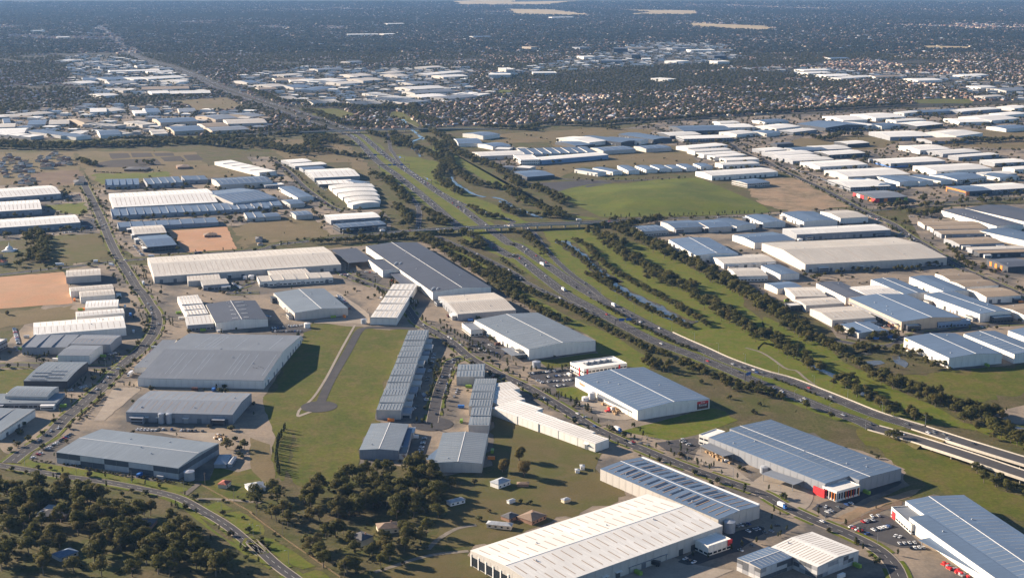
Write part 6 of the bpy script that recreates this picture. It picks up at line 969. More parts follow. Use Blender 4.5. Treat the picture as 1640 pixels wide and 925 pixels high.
M['leaf_e'] = leaf_mat('gum_leaves', (.05, .052, .014), (.125, .115, .03), (.125, .098, .034))
M['leaf_c'] = leaf_mat('street_tree_leaves', (.028, .036, .014), (.068, .075, .026), (.07, .07, .026))
M['leaf_p'] = leaf_mat('cypress_leaves', (.022, .03, .012), (.045, .055, .02), (.05, .052, .02))
M['leaf_o'] = leaf_mat('round_tree_leaves', (.09, .075, .02), (.15, .12, .035), (.15, .105, .04))
M['leaf_s'] = leaf_mat('shrub_leaves', (.035, .042, .016), (.075, .075, .028), (.10, .075, .04))
M['leaf_f'] = leaf_mat('far_leaves', (.026, .032, .018), (.055, .056, .028), (.075, .06, .032))
M['bark'] = flat('bark', (.17, .13, .10), .9, var=.25)

# ------------------------------------------------------------------ helpers
class MB:
    """collects faces with material slots; build() links ONE mesh object"""
    def __init__(s): s.v = []; s.f = []; s.mi = []; s.cur = 0
    def quad(s, *p):
        i = len(s.v); s.v += [tuple(q) for q in p]; s.f.append(tuple(range(i, i + len(p)))); s.mi.append(s.cur)
    def hexa(s, lo, hi):
        """box from 4 bottom and 4 top points (same winding, counter-clockwise from above)"""
        i = len(s.v); s.v += [tuple(q) for q in lo] + [tuple(q) for q in hi]
        fs = [(3, 2, 1, 0), (4, 5, 6, 7), (0, 1, 5, 4), (1, 2, 6, 5), (2, 3, 7, 6), (3, 0, 4, 7)]
        s.f += [tuple(i + k for k in f) for f in fs]; s.mi += [s.cur] * 6
    def box(s, x0, x1, y0, y1, z0, z1):
        s.hexa([(x0, y0, z0), (x1, y0, z0), (x1, y1, z0), (x0, y1, z0)], [(x0, y0, z1), (x1, y0, z1), (x1, y1, z1), (x0, y1, z1)])
    def tube(s, p, q, r0, r1, n=7, cap=True):
        p = Vector(p); q = Vector(q); d = (q - p).normalized(); a = d.orthogonal().normalized(); b2 = d.cross(a)
        i = len(s.v)
        for c, r in ((p, r0), (q, r1)):
            for k in range(n):
                an = 2 * math.pi * k / n; s.v.append(tuple(c + (a * math.cos(an) + b2 * math.sin(an)) * r))
        for k in range(n):
            k2 = (k + 1) % n; s.f.append((i + k, i + k2, i + n + k2, i + n + k)); s.mi.append(s.cur)
        if cap: s.f.append(tuple(i + n + k for k in range(n))); s.mi.append(s.cur)
    def mesh(s, name, mats):
        me = bpy.data.meshes.new(name); me.from_pydata(s.v, [], s.f)
        for mm in (mats if isinstance(mats, (list, tuple)) else [mats]): me.materials.append(M[mm] if isinstance(mm, str) else mm)
        if len(me.materials) > 1: me.polygons.foreach_set('material_index', s.mi)
        me.update(); return me
    def build(s, name, mats, parent=None, loc=(0, 0, 0), rz=0.0):
        return link(name, s.mesh(name, mats), parent, loc, rz)
def link(name, me, parent=None, loc=(0, 0, 0), rz=0.0):
    o = bpy.data.objects.new(name, me); col.objects.link(o); o.location = loc; o.rotation_euler = (0, 0, rz); o.parent = parent
    return o
def empty(name, loc, rz=0.0):
    o = bpy.data.objects.new(name, None); col.objects.link(o); o.location = loc; o.rotation_euler = (0, 0, rz); o.empty_display_size = 1; return o
def tag(o, label=None, cat=None, group=None, kind=None):
    if label: o['label'] = label
    if cat: o['category'] = cat
    if group: o['group'] = group
    if kind: o['kind'] = kind
    return o
def inpoly(P, poly):
    P = np.asarray(P, float); x, y = P[:, 0], P[:, 1]; c = np.zeros(len(P), bool); n = len(poly)
    for i in range(n):
        x1, y1 = poly[i]; x2, y2 = poly[(i + 1) % n]
        if y1 == y2: continue
        c ^= ((y1 > y) != (y2 > y)) & (x < (x2 - x1) * (y - y1) / (y2 - y1) + x1)
    return c
def smooth(P, n=4):
    """Catmull-Rom through the points"""
    P = [np.array(p, float) for p in P]; Q = [2 * P[0] - P[1]] + P + [2 * P[-1] - P[-2]]; out = []
    for i in range(1, len(Q) - 2):
        for k in range(n):
            t = k / n; a, b, c, d = Q[i - 1], Q[i], Q[i + 1], Q[i + 2]
            out.append(.5 * (2 * b + (c - a) * t + (2 * a - 5 * b + 4 * c - d) * t * t + (3 * b - a - 3 * c + d) * t ** 3))
    out.append(P[-1]); return out
def resample(P, step):
    P = np.array(P, float); d = np.r_[0, np.cumsum(np.linalg.norm(np.diff(P[:, :2], axis=0), axis=1))]
    n = max(2, int(d[-1] / step) + 1); s = np.linspace(0, d[-1], n)
    return np.stack([np.interp(s, d, P[:, k]) for k in range(P.shape[1])], 1)
def offset(P, o):
    P = np.array(P, float); tn = np.gradient(P[:, :2], axis=0); tn /= np.linalg.norm(tn, axis=1)[:, None] + 1e-9
    Q = P.copy(); Q[:, 0] += -tn[:, 1] * o; Q[:, 1] += tn[:, 0] * o; return Q
def strip(mb, P, o0, o1, z):
    A = offset(P, o0); B = offset(P, o1); i = len(mb.v); n = len(P)
    for a, b2 in zip(A, B): mb.v += [(a[0], a[1], z if len(a) < 3 else a[2] + z), (b2[0], b2[1], z if len(b2) < 3 else b2[2] + z)]
    for k in range(n - 1): mb.f.append((i + 2 * k + 1, i + 2 * k, i + 2 * k + 2, i + 2 * k + 3)); mb.mi.append(mb.cur)

# ------------------------------------------------------------------ ground
g = MB(); S = 42000.0
g.quad((-S, -3000, 0), (S, -3000, 0), (S, 60000, 0), (-S, 60000, 0))
tag(g.build('ground', 'base'), kind='structure')
def poly_patch(name, mat, pts, z):
    """flat patch with a slightly ragged edge"""
    P = resample(list(pts) + [pts[0]], 9.0 if max(p[1] for p in pts) < 3500 else 40.0)[:-1]
    amp = .5
    P = P + rng.normal(0, amp, P.shape)
    if mat not in ('conc', 'asph', 'conc2', 'garden', 'concl', 'water', 'orange') and len(P) > 12:      # natural edges wander
        k = np.arange(len(P)); ph = rng.random(6) * 6.28; Q_ = np.array(pts, float); A_ = abs(np.sum(Q_[:, 0] * np.roll(Q_[:, 1], -1) - Q_[:, 1] * np.roll(Q_[:, 0], -1))) / 2; wv_ = min(1.0, A_ / np.linalg.norm(Q_ - np.roll(Q_, -1, 0), axis=1).sum() / 28)
        if wv_ < .6: wv_ = 0
        P[:, 0] += sum(wv_ * 2.6 * np.sin(2 * np.pi * k * f / len(P) + ph[i]) for i, f in enumerate((7, 13, 23))); P[:, 1] += sum(wv_ * 4.0 * np.sin(2 * np.pi * k * f / len(P) + ph[3 + i]) for i, f in enumerate((9, 17, 27)))
    bm = bmesh.new(); vs_ = [bm.verts.new((p[0], p[1], z)) for p in P]; f = bm.faces.new(vs_)
    f.normal_update()
    if f.normal.z < 0: f.normal_flip()
    bmesh.ops.triangulate(bm, faces=[f]); me = bpy.data.meshes.new(name); bm.to_mesh(me); bm.free(); me.materials.append(M[mat])
    return tag(link(name, me), kind='structure')
for k, (nm, mt, ly, pts) in enumerate(PATCH): poly_patch(nm, mt, pts, .03 + .05 * ly + .0007 * k)
# the grassy mound: a real low hill
MOUND = MOUND_POLY[0]
def mound():
    P = np.array(MOUND, float); c = P.mean(0); ring = resample(list(P) + [P[0]], 12)[:-1]; n = len(ring); N = 10
    mb = MB()
    for j in range(N + 1):
        t = j / N; h = 7.5 * (1 - math.cos(math.pi * min(1, t * 1.25))) / 2
        for p in ring:
            q = p * (1 - t) + c * t; zz = .3 + h + (.5 * math.sin(q[0] * .03) * math.sin(q[1] * .02) if 0 < t < 1 else 0); mb.v.append((q[0], q[1], zz))
    for j in range(N):
        for k in range(n):
            k2 = (k + 1) % n; a, b2, c2, d = j * n + k, j * n + k2, (j + 1) * n + k2, (j + 1) * n + k; mb.f.append((a, b2, c2, d)); mb.mi.append(0)
    o = mb.build('grassy_mound', 'mound'); tag(o, kind='structure')
    bm = bmesh.new(); bm.from_mesh(o.data); bmesh.ops.recalc_face_normals(bm, faces=bm.faces); bm.to_mesh(o.data); bm.free()
    for pl in o.data.polygons: pl.use_smooth = True
mound()
# ------------------------------------------------------------------ roads
ROAD_LINES = []
mk_w = MB()
for k, (nm, wd, mt, ly, mk, pts) in enumerate(ROAD):
    P = resample(smooth(pts, 6), 8.0); z = .05 + .05 * ly + .002 * k; mb = MB(); strip(mb, P, wd / 2, -wd / 2, z)
    o = tag(mb.build(nm, mt), kind='structure')
    if mt == 'asph':
        ROAD_LINES.append((nm, wd, P))
        if nm in ('street',):
            kb = MB()
            for sgn in (1, -1):
                e = wd / 2
                A, B = offset(P, sgn * e), offset(P, sgn * (e + .6))
                for i in range(len(P) - 1):
                    a, b2, c2, d = A[i], A[i + 1], B[i + 1], B[i]
                    if sgn > 0: a, b2, c2, d = b2, a, d, c2
                    kb.hexa([(q[0], q[1], 0) for q in (a, d, c2, b2)], [(q[0], q[1], z + .12) for q in (a, d, c2, b2)])
            kb.build('kerb', 'kerb', o)
            vg = MB(); D = resample(P, 3.0)
            for sgn in (1, -1):
                i = 0
                while i < len(D) - 3:
                    n_ = random.randrange(5, 16)
                    if D[i][1] < 2600: strip(vg, D[i:i + n_], sgn * (wd / 2 + (3.6 if sgn > 0 else .6)), sgn * (wd / 2 + (.6 if sgn > 0 else 3.6)), z + .09)
                    i += n_ + random.randrange(1, 5)
            if vg.v: vg.build('verge', 'lush', o)
        if mk:
            ml = MB(); zz = z + .03
            if mk in ('fwy', 'edge'):
                strip(ml, P, wd / 2 - (2.7 if mk == 'fwy' else .75), wd / 2 - (2.86 if mk == 'fwy' else .87), zz); strip(ml, P, -wd / 2 + .87, -wd / 2 + .72, zz)
                if mk == 'fwy':
                    for off in (1.15, -2.6):
                        D = resample(P, 6.0)
                        for i in range(0, len(D) - 1, 3): strip(ml, offset(D, off)[i:i + 2], .08, -.08, zz) if D[i][1] < 2600 else None
            else:
                D = resample(P, 5.0)
                for i in range(0, len(D) - 1, 2):
                    if D[i][1] < 2300: strip(ml, D[i:i + 2], .09, -.09, zz)
            if ml.v: ml.build('lane_marking', 'line', o)
# bulbs at the ends of the two cul-de-sacs
for (x, y), rr in BULBS:
    mb = MB(); n = 28
    mb.quad(*[(x + rr * math.cos(2 * math.pi * k / n), y + rr * math.sin(2 * math.pi * k / n), .33) for k in range(n)]); tag(mb.build('turning_circle', 'asph'), kind='structure')
# raised roads
BRIDGE_LABEL = ["long road bridge carrying the cross road over the freeway and creek", "far road bridge over the upper freeway", "near freeway viaduct on concrete piers at the right edge", "far freeway viaduct with pale parapets at the right edge"]
for bi, (nm, wd, pts) in enumerate(RAISED):
    P = resample(smooth(pts, 6), 6.0); root = empty('road_bridge', (0, 0, 0)); tag(root, BRIDGE_LABEL[bi], 'bridge', 'raised roads')
    mb = MB(); strip(mb, P, wd / 2, -wd / 2, .1); mb.build('deck', 'asph', root)
    ROAD_LINES.append((nm, wd, P))
    for sgn in (1, -1):
        pb = MB(); A, B = offset(P, sgn * wd / 2), offset(P, sgn * (wd / 2 + .45))
        for i in range(len(P) - 1):
            q = [A[i], B[i], B[i + 1], A[i + 1]]
            if sgn > 0: q = [A[i], A[i + 1], B[i + 1], B[i]]
            pb.hexa([(v[0], v[1], v[2] - 1.3 if P[i][2] > 4 else v[2] - .3) for v in q], [(v[0], v[1], v[2] + 1.0) for v in q])
        pb.build('parapet', 'barrier', root)
    lim = 6.9 if nm == 'overpass' else 3.0
    eb = MB(); A, B = offset(P, wd / 2 + .4), offset(P, -wd / 2 - .4); A2, B2 = offset(P, wd / 2 + 12), offset(P, -wd / 2 - 12)
    for i in range(len(P) - 1):
        if P[i][2] < lim or P[i + 1][2] < lim:
            k0, k1 = P[i][2] / 7, P[i + 1][2] / 7
            for E, E2, fl in ((A, A2, 0), (B, B2, 1)):
                a, b2 = E[i], E[i + 1]; c2 = E[i + 1] + (E2[i + 1] - E[i + 1]) * k1; d = E[i] + (E2[i] - E[i]) * k0
                q = [(a[0], a[1], a[2] - .05), (b2[0], b2[1], b2[2] - .05), (c2[0], c2[1], .1), (d[0], d[1], .1)]
                eb.quad(*(q if fl else q[::-1]))
        else:
            q = [A[i], B[i], B[i + 1], A[i + 1]]
            eb.cur = 1; eb.hexa([(v[0], v[1], v[2] - 1.4) for v in q], [(v[0], v[1], v[2] - .02) for v in q]); eb.cur = 0
    eb.build('embankment', ['olive', 'barrier'], root)
    if nm == 'viaduct' or True:
        D = resample(P, 22.0)
        for i in range(1, len(D) - 1):
            if D[i][2] >= lim:
                for sg in ((-.3, .3)):
                    q = offset(D, sg * wd)[i]; pm = MB(); pm.tube((q[0], q[1], 0), (q[0], q[1], D[i][2] - 1.3), .8, .8, 8); pm.build('pier', 'barrier', root)
# water
for wd, pts in WATER:
    P = resample(smooth(pts, 6), 7.0); wj = wd / 2 * (1 + .25 * np.sin(np.arange(len(P)) * .9)); mb = MB(); A, B = offset(P, 1), offset(P, -1)
    A = P + (A - P) * wj[:, None]; B = P + (B - P) * wj[:, None]
    for a, b2 in zip(A, B): mb.v += [(a[0], a[1], .42), (b2[0], b2[1], .42)]
    for k in range(len(P) - 1): mb.f.append((2 * k + 1, 2 * k, 2 * k + 2, 2 * k + 3)); mb.mi.append(0)
    tag(mb.build('creek_water', 'water'), kind='structure')
for pts in PONDS: poly_patch('pond_water', 'water', pts, .45)

# ------------------------------------------------------------------ buildings
RECTS = []                                  # footprints, to keep trees and houses off them
ROOF_WORD = {'rf': 'office_building'}
def prof_fn(pr):
    xs = [p[0] for p in pr]; zs = [p[1] for p in pr]
    return lambda t: float(np.interp(t, xs, zs))
def facing(n, c):                           # does a wall with outward normal n at c look towards the viewpoint side of the place?
    return n[0] * (0 - c[0]) + n[1] * (0 - c[1]) > 0
PANEL = {}
def shared(key, fn):
    if key not in PANEL: PANEL[key] = fn()
    return PANEL[key]
def slab_mesh(name, w_, h_, d, mat):
    def f():
        mb = MB(); mb.box(-w_ / 2, w_ / 2, -d, 0, 0, h_); return mb.mesh(name, mat)
    return shared((name, round(w_, 2), round(h_, 2), round(d, 2), mat), f)
SIDES = lambda L, W_: [((0, -W_ / 2), 0.0, L, (0, -1)), ((L / 2, 0), math.pi / 2, W_, (1, 0)), ((0, W_ / 2), math.pi, L, (0, 1)), ((-L / 2, 0), -math.pi / 2, W_, (-1, 0))]
def text_mesh(body, size, mat):
    cu = bpy.data.curves.new('lettering', 'FONT'); cu.body = body; cu.size = size; cu.extrude = .03; cu.align_x = 'CENTER'; cu.align_y = 'CENTER'
    o = bpy.data.objects.new('tmp', cu); col.objects.link(o); dg = bpy.context.evaluated_depsgraph_get(); me = bpy.data.meshes.new_from_object(o.evaluated_get(dg)); bpy.data.objects.remove(o)
    me.materials.clear(); me.materials.append(M[mat]); return me
def on_wall(name, me, parent, cx, cy, L, W_, rot, side, t, z, out=.12, root=None):
    """place mesh (x along wall, -y outward, z up) on wall `side` at fraction t"""
    (sx, sy), a, ln, n = SIDES(L, W_)[side]
    lx, ly = sx + math.cos(a) * (t - .5) * ln + n[0] * out, sy + math.sin(a) * (t - .5) * ln + n[1] * out
    c, s = math.cos(rot), math.sin(rot)
    return link(name, me, parent, (cx + lx * c - ly * s, cy + lx * s + ly * c, z), rot + a)
def building(label, zone, boxes, cans):
    (bx, by, br, bl, bw) = boxes[0][0]; ops0 = boxes[0][4].split(); special = next((o[5:] for o in ops0 if o.startswith('name=')), '')
    kind = 'office_building' if 'rf' in ops0 else ('unit_row' if any(o[0] in 'nm' and o[1:].isdigit() for o in ops0) else 'warehouse')
    root = empty(kind, (bx, by, 0))
    tag(root, label, {'office_building': 'office', 'unit_row': 'factory units', 'warehouse': 'warehouse'}[kind], 'buildings ' + zone)
    near = by < 2200
    for (rc, h, rk, wk, op) in boxes:
        cx, cy, rot, L, W_ = rc; op = op.split(); X, Y = cx - bx, cy - by
        RECTS.append((cx, cy, rot, L, W_, h))
        nb = next((int(o[1:]) for o in op if o[0] in 'nm' and o[1:].isdigit()), 1); baxis = 'y' if any(o[0] == 'n' and o[1:].isdigit() for o in op) else 'x'
        kf = next((float(o[1:]) for o in op if o[0] == 'k' and o[1] in '.01'), .5)
        cp = next((o for o in op if o.startswith('rp')), None); k = next((o for o in op if o in ('ru', 'rv', 'rb', 'rc', 'rm', 'rf')), 'rf')
        rl = .035
        if cp: pax = 'x' if 'axu' in op else 'y'; pr = [tuple(map(float, q.split(','))) for q in cp[2:].split(';')]
        elif k == 'ru': pax = 'y'; pr = [(0, 0), (kf, W_ * rl), (1, 0)]
        elif k == 'rv': pax = 'x'; pr = [(0, 0), (kf, L * rl), (1, 0)]
        elif k == 'rb': pax = 'x'; pr = [(q / 8, 3.2 * math.sin(math.pi * (.08 + .84 * q / 8)) - .9) for q in range(9)]
        elif k == 'rc': pax = 'y'; pr = [(q / 8, 2.6 * math.sin(math.pi * (.05 + .75 * q / 8)) - .5) for q in range(9)]
        elif k == 'rm': pax = ('x' if nb > 1 and baxis == 'y' else 'y'); pr = [(0, 0), (1, (L if pax == 'x' else W_) * .02)]
        else: pax = 'y'; pr = [(0, 0), (1, 0)]
        pf = prof_fn(pr); wm = MB(); rm = MB(); pm = MB(); caps = []
        def P3(x, y, z): return (x, y, z)
        bays = [(-L / 2 + L * i / nb, -L / 2 + L * (i + 1) / nb, -W_ / 2, W_ / 2) if baxis == 'x' else (-L / 2, L / 2, -W_ / 2 + W_ * i / nb, -W_ / 2 + W_ * (i + 1) / nb) for i in range(nb)]
        for bi, (x0, x1, y0, y1) in enumerate(bays):
            hh = h + (random.uniform(-.5, .5) if nb > 1 else 0)
            bpf = pf
            ts = [p[0] for p in pr]
            def zt(t): return hh + bpf(t)
            if pax == 'y':
                ys = [y0 + (y1 - y0) * t for t in ts]; zs = [zt(t) for t in ts]
                for xx, sg in ((x0, -1), (x1, 1)):
                    poly = [(xx, y0, 0), (xx, y1, 0)] + [(xx, yy, zz) for yy, zz in reversed(list(zip(ys, zs)))]
                    wm.quad(*(poly if sg > 0 else poly[::-1]))
                wm.quad((x0, y0, 0), (x1, y0, 0), (x1, y0, zs[0]), (x0, y0, zs[0])); wm.quad((x1, y1, 0), (x0, y1, 0), (x0, y1, zs[-1]), (x1, y1, zs[-1]))
                ov = .25
                for i in range(len(ts) - 1):
                    a, b2 = ys[i] - (ov if i == 0 else 0), ys[i + 1] + (ov if i == len(ts) - 2 else 0)
                    rm.hexa([(x0, a, zs[i] + .02), (x1, a, zs[i] + .02), (x1, b2, zs[i + 1] + .02), (x0, b2, zs[i + 1] + .02)], [(x0, a, zs[i] + .2), (x1, a, zs[i] + .2), (x1, b2, zs[i + 1] + .2), (x0, b2, zs[i + 1] + .2)])
            else:
                xs = [x0 + (x1 - x0) * t for t in ts]; zs = [zt(t) for t in ts]
                for yy, sg in ((y0, 1), (y1, -1)):
                    poly = [(x0, yy, 0), (x1, yy, 0)] + [(xx, yy, zz) for xx, zz in reversed(list(zip(xs, zs)))]
                    wm.quad(*(poly if sg > 0 else poly[::-1]))
                wm.quad((x0, y1, 0), (x0, y0, 0), (x0, y0, zs[0]), (x0, y1, zs[0])); wm.quad((x1, y0, 0), (x1, y1, 0), (x1, y1, zs[-1]), (x1, y0, zs[-1]))
                for i in range(len(ts) - 1):
                    a, b2 = xs[i] - (.25 if i == 0 and not cp else 0), xs[i + 1] + (.25 if i == len(ts) - 2 and not cp else 0)
                    rm.hexa([(a, y0, zs[i] + .02), (b2, y0, zs[i + 1] + .02), (b2, y1, zs[i + 1] + .02), (a, y1, zs[i] + .02)], [(a, y0, zs[i] + .2), (b2, y0, zs[i + 1] + .2), (b2, y1, zs[i + 1] + .2), (a, y1, zs[i] + .2)])
            if nb > 1:       # fire-wall parapets between the bays
                zmx = hh + max(p[1] for p in pr) + .55
                if baxis == 'x': pm.box(x0 - .15, x0 + .15, y0 - .1, y1 + .1, hh - .3, zmx)
                else: pm.box(x0 - .1, x1 + .1, y0 - .15, y0 + .15, hh - .3, zmx)
        wm.build('wall', 'wall_' + wk, root, (X, Y, 0), rot)
        roof = rm.build('roof', 'roof_' + rk + pax, root, (X, Y, 0), rot)
        if pm.v: pm.build('parapet', 'wall_' + ('c' if wk in 'wc' else 'g'), root, (X, Y, 0), rot)
        if k == 'rf' and not cp:
            pa = MB()
            for (x0, x1, y0, y1) in ((-L / 2 - .05, L / 2 + .05, -W_ / 2 - .05, -W_ / 2 + .3), (-L / 2 - .05, L / 2 + .05, W_ / 2 - .3, W_ / 2 + .05), (-L / 2 - .05, -L / 2 + .3, -W_ / 2 + .3, W_ / 2 - .3), (L / 2 - .3, L / 2 + .05, -W_ / 2 + .3, W_ / 2 - .3)): pa.box(x0, x1, y0, y1, h - .2, h + .85)
            pa.build('parapet', 'wall_' + wk, root, (X, Y, 0), rot)
        if 'cap' in op:
            tk = max(pr, key=lambda p: p[1]); cm = MB()
            if pax == 'y': yy = -W_ / 2 + W_ * tk[0]; cm.box(-L / 2, L / 2, yy - .28, yy + .28, h + tk[1] + .1, h + tk[1] + .34)
            else: xx = -L / 2 + L * tk[0]; cm.box(xx - .28, xx + .28, -W_ / 2, W_ / 2, h + tk[1] + .1, h + tk[1] + .34)
            cm.build('ridge_cap', 'white', root, (X, Y, 0), rot)
        sp = next((o for o in op if o[0] == 's' and 'x' in o and o[1].isdigit()), None)
        if sp:
            n, rows = map(int, sp[1:].split('x')); mat = {'w': 'sky_br', 'c': 'sky_br', 'b': 'sky_pl', 'l': 'sky_pl', 'g': 'sky_br' if special != 'biggrey' else 'sky_bl', 'd': 'sky_bl', 't': 'sky_br'}[rk]
            sw = .42 if near else .7
            if special == 'bigwhite': sw = .75
            span = (W_ if pax == 'y' else L); run = (L if pax == 'y' else W_)
            if nb > 1:
                span, run = ((W_ / nb), L) if baxis == 'y' else (W_, L)
            ins = {1: [(.12, .88)], 2: [(.08, .44), (.56, .92)], 4: [(.05, .21), (.28, .45), (.55, .72), (.79, .95)]}[rows]
            for (t0, t1) in ins:
                def mk(t0=t0, t1=t1):
                    mb = MB(); tt = [t0] + [p[0] for p in pr if t0 < p[0] < t1] + [t1]
                    for a, b2 in zip(tt[:-1], tt[1:]):
                        if nb > 1 and baxis == 'y':
                            mb.box(-sw / 2, sw / 2, (a - .5) * span, (b2 - .5) * span, .15, .27); continue
                        za, zb = pf(a), pf(b2); u0, u1 = (a - .5) * span, (b2 - .5) * span
                        if pax == 'y': mb.hexa([(-sw / 2, u0, za + .15), (sw / 2, u0, za + .15), (sw / 2, u1, zb + .15), (-sw / 2, u1, zb + .15)], [(-sw / 2, u0, za + .27), (sw / 2, u0, za + .27), (sw / 2, u1, zb + .27), (-sw / 2, u1, zb + .27)])
                        else: mb.hexa([(u0, -sw / 2, za + .15), (u1, -sw / 2, zb + .15), (u1, sw / 2, zb + .15), (u0, sw / 2, za + .15)], [(u0, -sw / 2, za + .27), (u1, -sw / 2, zb + .27), (u1, sw / 2, zb + .27), (u0, sw / 2, za + .27)])
                    return mb.mesh('skylight', mat)
                me = mk(); sc_ = nb if (nb > 1 and baxis == 'y') else 1
                zoff = h
                for b_ in range(sc_):
                    for i in range(n):
                        f = (i + .5) / n * .96 + .02 + ((.3 / n) if (rows > 1 and ins.index((t0, t1)) % 2) else 0)
                        d = (f - .5) * run
                        if sc_ > 1: lx, ly = d, -W_ / 2 + span * (b_ + .5); zz = zoff + .5 + pf(f)
                        elif pax == 'y': lx, ly = d, 0; zz = zoff
                        else: lx, ly = 0, d; zz = zoff
                        if special == 'biggrey' and random.random() < .75: continue
                        c, s = math.cos(rot), math.sin(rot); link('skylight', me, root, (X + lx * c - ly * s, Y + lx * s + ly * c, zz), rot)
        vis = []
        for si, (mid, a, ln, nrm) in enumerate(SIDES(L, W_)):
            c, s = math.cos(rot), math.sin(rot); nw = (nrm[0] * c - nrm[1] * s, nrm[0] * s + nrm[1] * c)
            if facing(nw, (cx + mid[0] * c - mid[1] * s, cy + mid[0] * s + mid[1] * c)): vis.append((si, ln))
        if 'panels' in op or special in ('banded', 'patch'):
            for si, ln in vis:
                n = max(2, round(ln / (7.5 if special not in ('banded', 'patch') else (ln / 10 if special == 'banded' else 5.5)))); pw = ln / n
                for i in range(n):
                    rows_ = 1
                    if special == 'banded': rows_ = 2
                    if special == 'patch': rows_ = 3
                    for r_ in range(rows_):
                        mt = 'wall_' + wk
                        if special == 'banded': mt = 'wall_dk' if ((i // 2 + r_) % 2 == 1 or (r_ == 1 and si != vis[0][0])) else 'wall_lt'
                        if special == 'banded' and L > W_ and ln < L * .9: mt = 'wall_dk' if r_ == 1 else 'wall_mid'
                        if special == 'patch': mt = random.choice(['wall_lt', 'wall_mid', 'wall_dk', 'wall_lt'])
                        z0 = .3 + (h - .5) * r_ / rows_; on_wall('wall_panel', slab_mesh('wall_panel', pw - .22, (h - .5) / rows_ - (.12 if rows_ > 1 else 0), .14, mt), root, X, Y, L, W_, rot, si, (i + .5) / n, z0, .01)
        if ('doors' in op) and vis:
            si, ln = max(vis, key=lambda q: q[1] * (1.0 if q[0] in (0,) else .8)); n = int(ln / (11 if nb == 1 else ln / nb)); n = max(1, min(n, 14))
            for i in range(n):
                if random.random() < .2 and n > 2: continue
                hh = min(4.6, h * .62); mt = random.choice(['door', 'door', 'door_l', 'steel'])
                on_wall('roller_door', slab_mesh('roller_door', 4.2, hh, .1, mt), root, X, Y, L, W_, rot, si, (i + .5) / n, .02, .18)
                if random.random() < .35: on_wall('awning', slab_mesh('awning', 5.5, .35, 2.2, 'white'), root, X, Y, L, W_, rot, si, (i + .5) / n, hh + .3, .02)
            if near and nb == 1 and not special and L * W_ > 500:
                (mx_, my_), a_, ln_, nrm_ = SIDES(L, W_)[si]
                for e in ([.12, .88] if ln > 60 else [random.choice((.15, .85))]):
                    aw, ad_, ah = random.uniform(9, 15), random.uniform(4, 6.5), random.uniform(4, min(6.8, h - 1)); mb = MB(); mb.box(-aw / 2, aw / 2, -ad_, 0, 0, ah); mb.cur = 1
                    for f_ in range(1 if ah < 5.5 else 2): mb.box(-aw * .44, aw * .44, -ad_ - .05, -ad_ - .01, .8 + f_ * 2.9, 2.3 + f_ * 2.9)
                    mb.cur = 2; mb.box(-aw / 2 - .2, aw / 2 + .2, -ad_ - .5, 0, ah + .01, ah + .35)
                    on_wall('office_annex', mb.mesh('office_annex', [random.choice(['wall_w', 'wall_d', 'wall_g', 'wall_c']), 'glass', random.choice(['white', 'zinc', 'white', 'steel'])]), root, X, Y, L, W_, rot, si, e, 0, .25)
        if 'win' in op:
            st = max(1, int(h / 3.6))
            for si, ln in vis:
                n = max(1, min(16, int(ln / 4.2)))
                for f_ in range(st):
                    for i in range(n):
                        on_wall('window', slab_mesh('window', ln / n * .74, 1.5, .06, 'glass'), root, X, Y, L, W_, rot, si, (i + .5) / n, 1.0 + f_ * (h / st), .12)
        if 'fins' in op:
            for si, ln in vis:
                n = max(3, int(ln / 2.6))
                on_wall('window', slab_mesh('window', ln * .96, h * .6, .06, 'glass'), root, X, Y, L, W_, rot, si, .5, h * .25, .03)
                for i in range(n): on_wall('fin', slab_mesh('fin', .5, h * .8, .5, random.choice(['white', 'white', 'white', 'orange_p', 'red'])), root, X, Y, L, W_, rot, si, (i + .5) / n, .8, .12)
        # roof ventilators
        if near and L * W_ > 900 and nb == 1:
            for i in range(int(min(4, L * W_ / 1500))):
                lx, ly = random.uniform(-.42, .42) * L, random.uniform(-.42, .42) * W_; t = (ly / W_ + .5) if pax == 'y' else (lx / L + .5); c, s = math.cos(rot), math.sin(rot)
                def vm():
                    mb = MB(); mb.box(-.45, .45, -.45, .45, 0, .6); mb.tube((0, 0, .6), (0, 0, 1.0), .55, .45, 8); return mb.mesh('roof_vent', 'zinc')
                link('roof_vent', shared('vent', vm), root, (X + lx * c - ly * s, Y + lx * s + ly * c, h + pf(t) + .15), rot)
    for (cx, cy, rot, L, W_, h, rk) in cans:
        mb = MB(); mb.box(-L / 2, L / 2, -W_ / 2, W_ / 2, h - .3, h); can = mb.build('canopy', 'roof_' + rk + 'y', root, (cx - bx, cy - by, 0), rot)
        for sx in (-.47, .47):
            for sy in (-.45, .45):
                pb = MB(); pb.box(-.2, .2, -.2, .2, 0, h - .3); link('post', shared(('post', h), lambda: pb.mesh('post', 'gal')), can, (sx * L, sy * W_, 0))
    specials(special, root, boxes, bx, by)
    return root
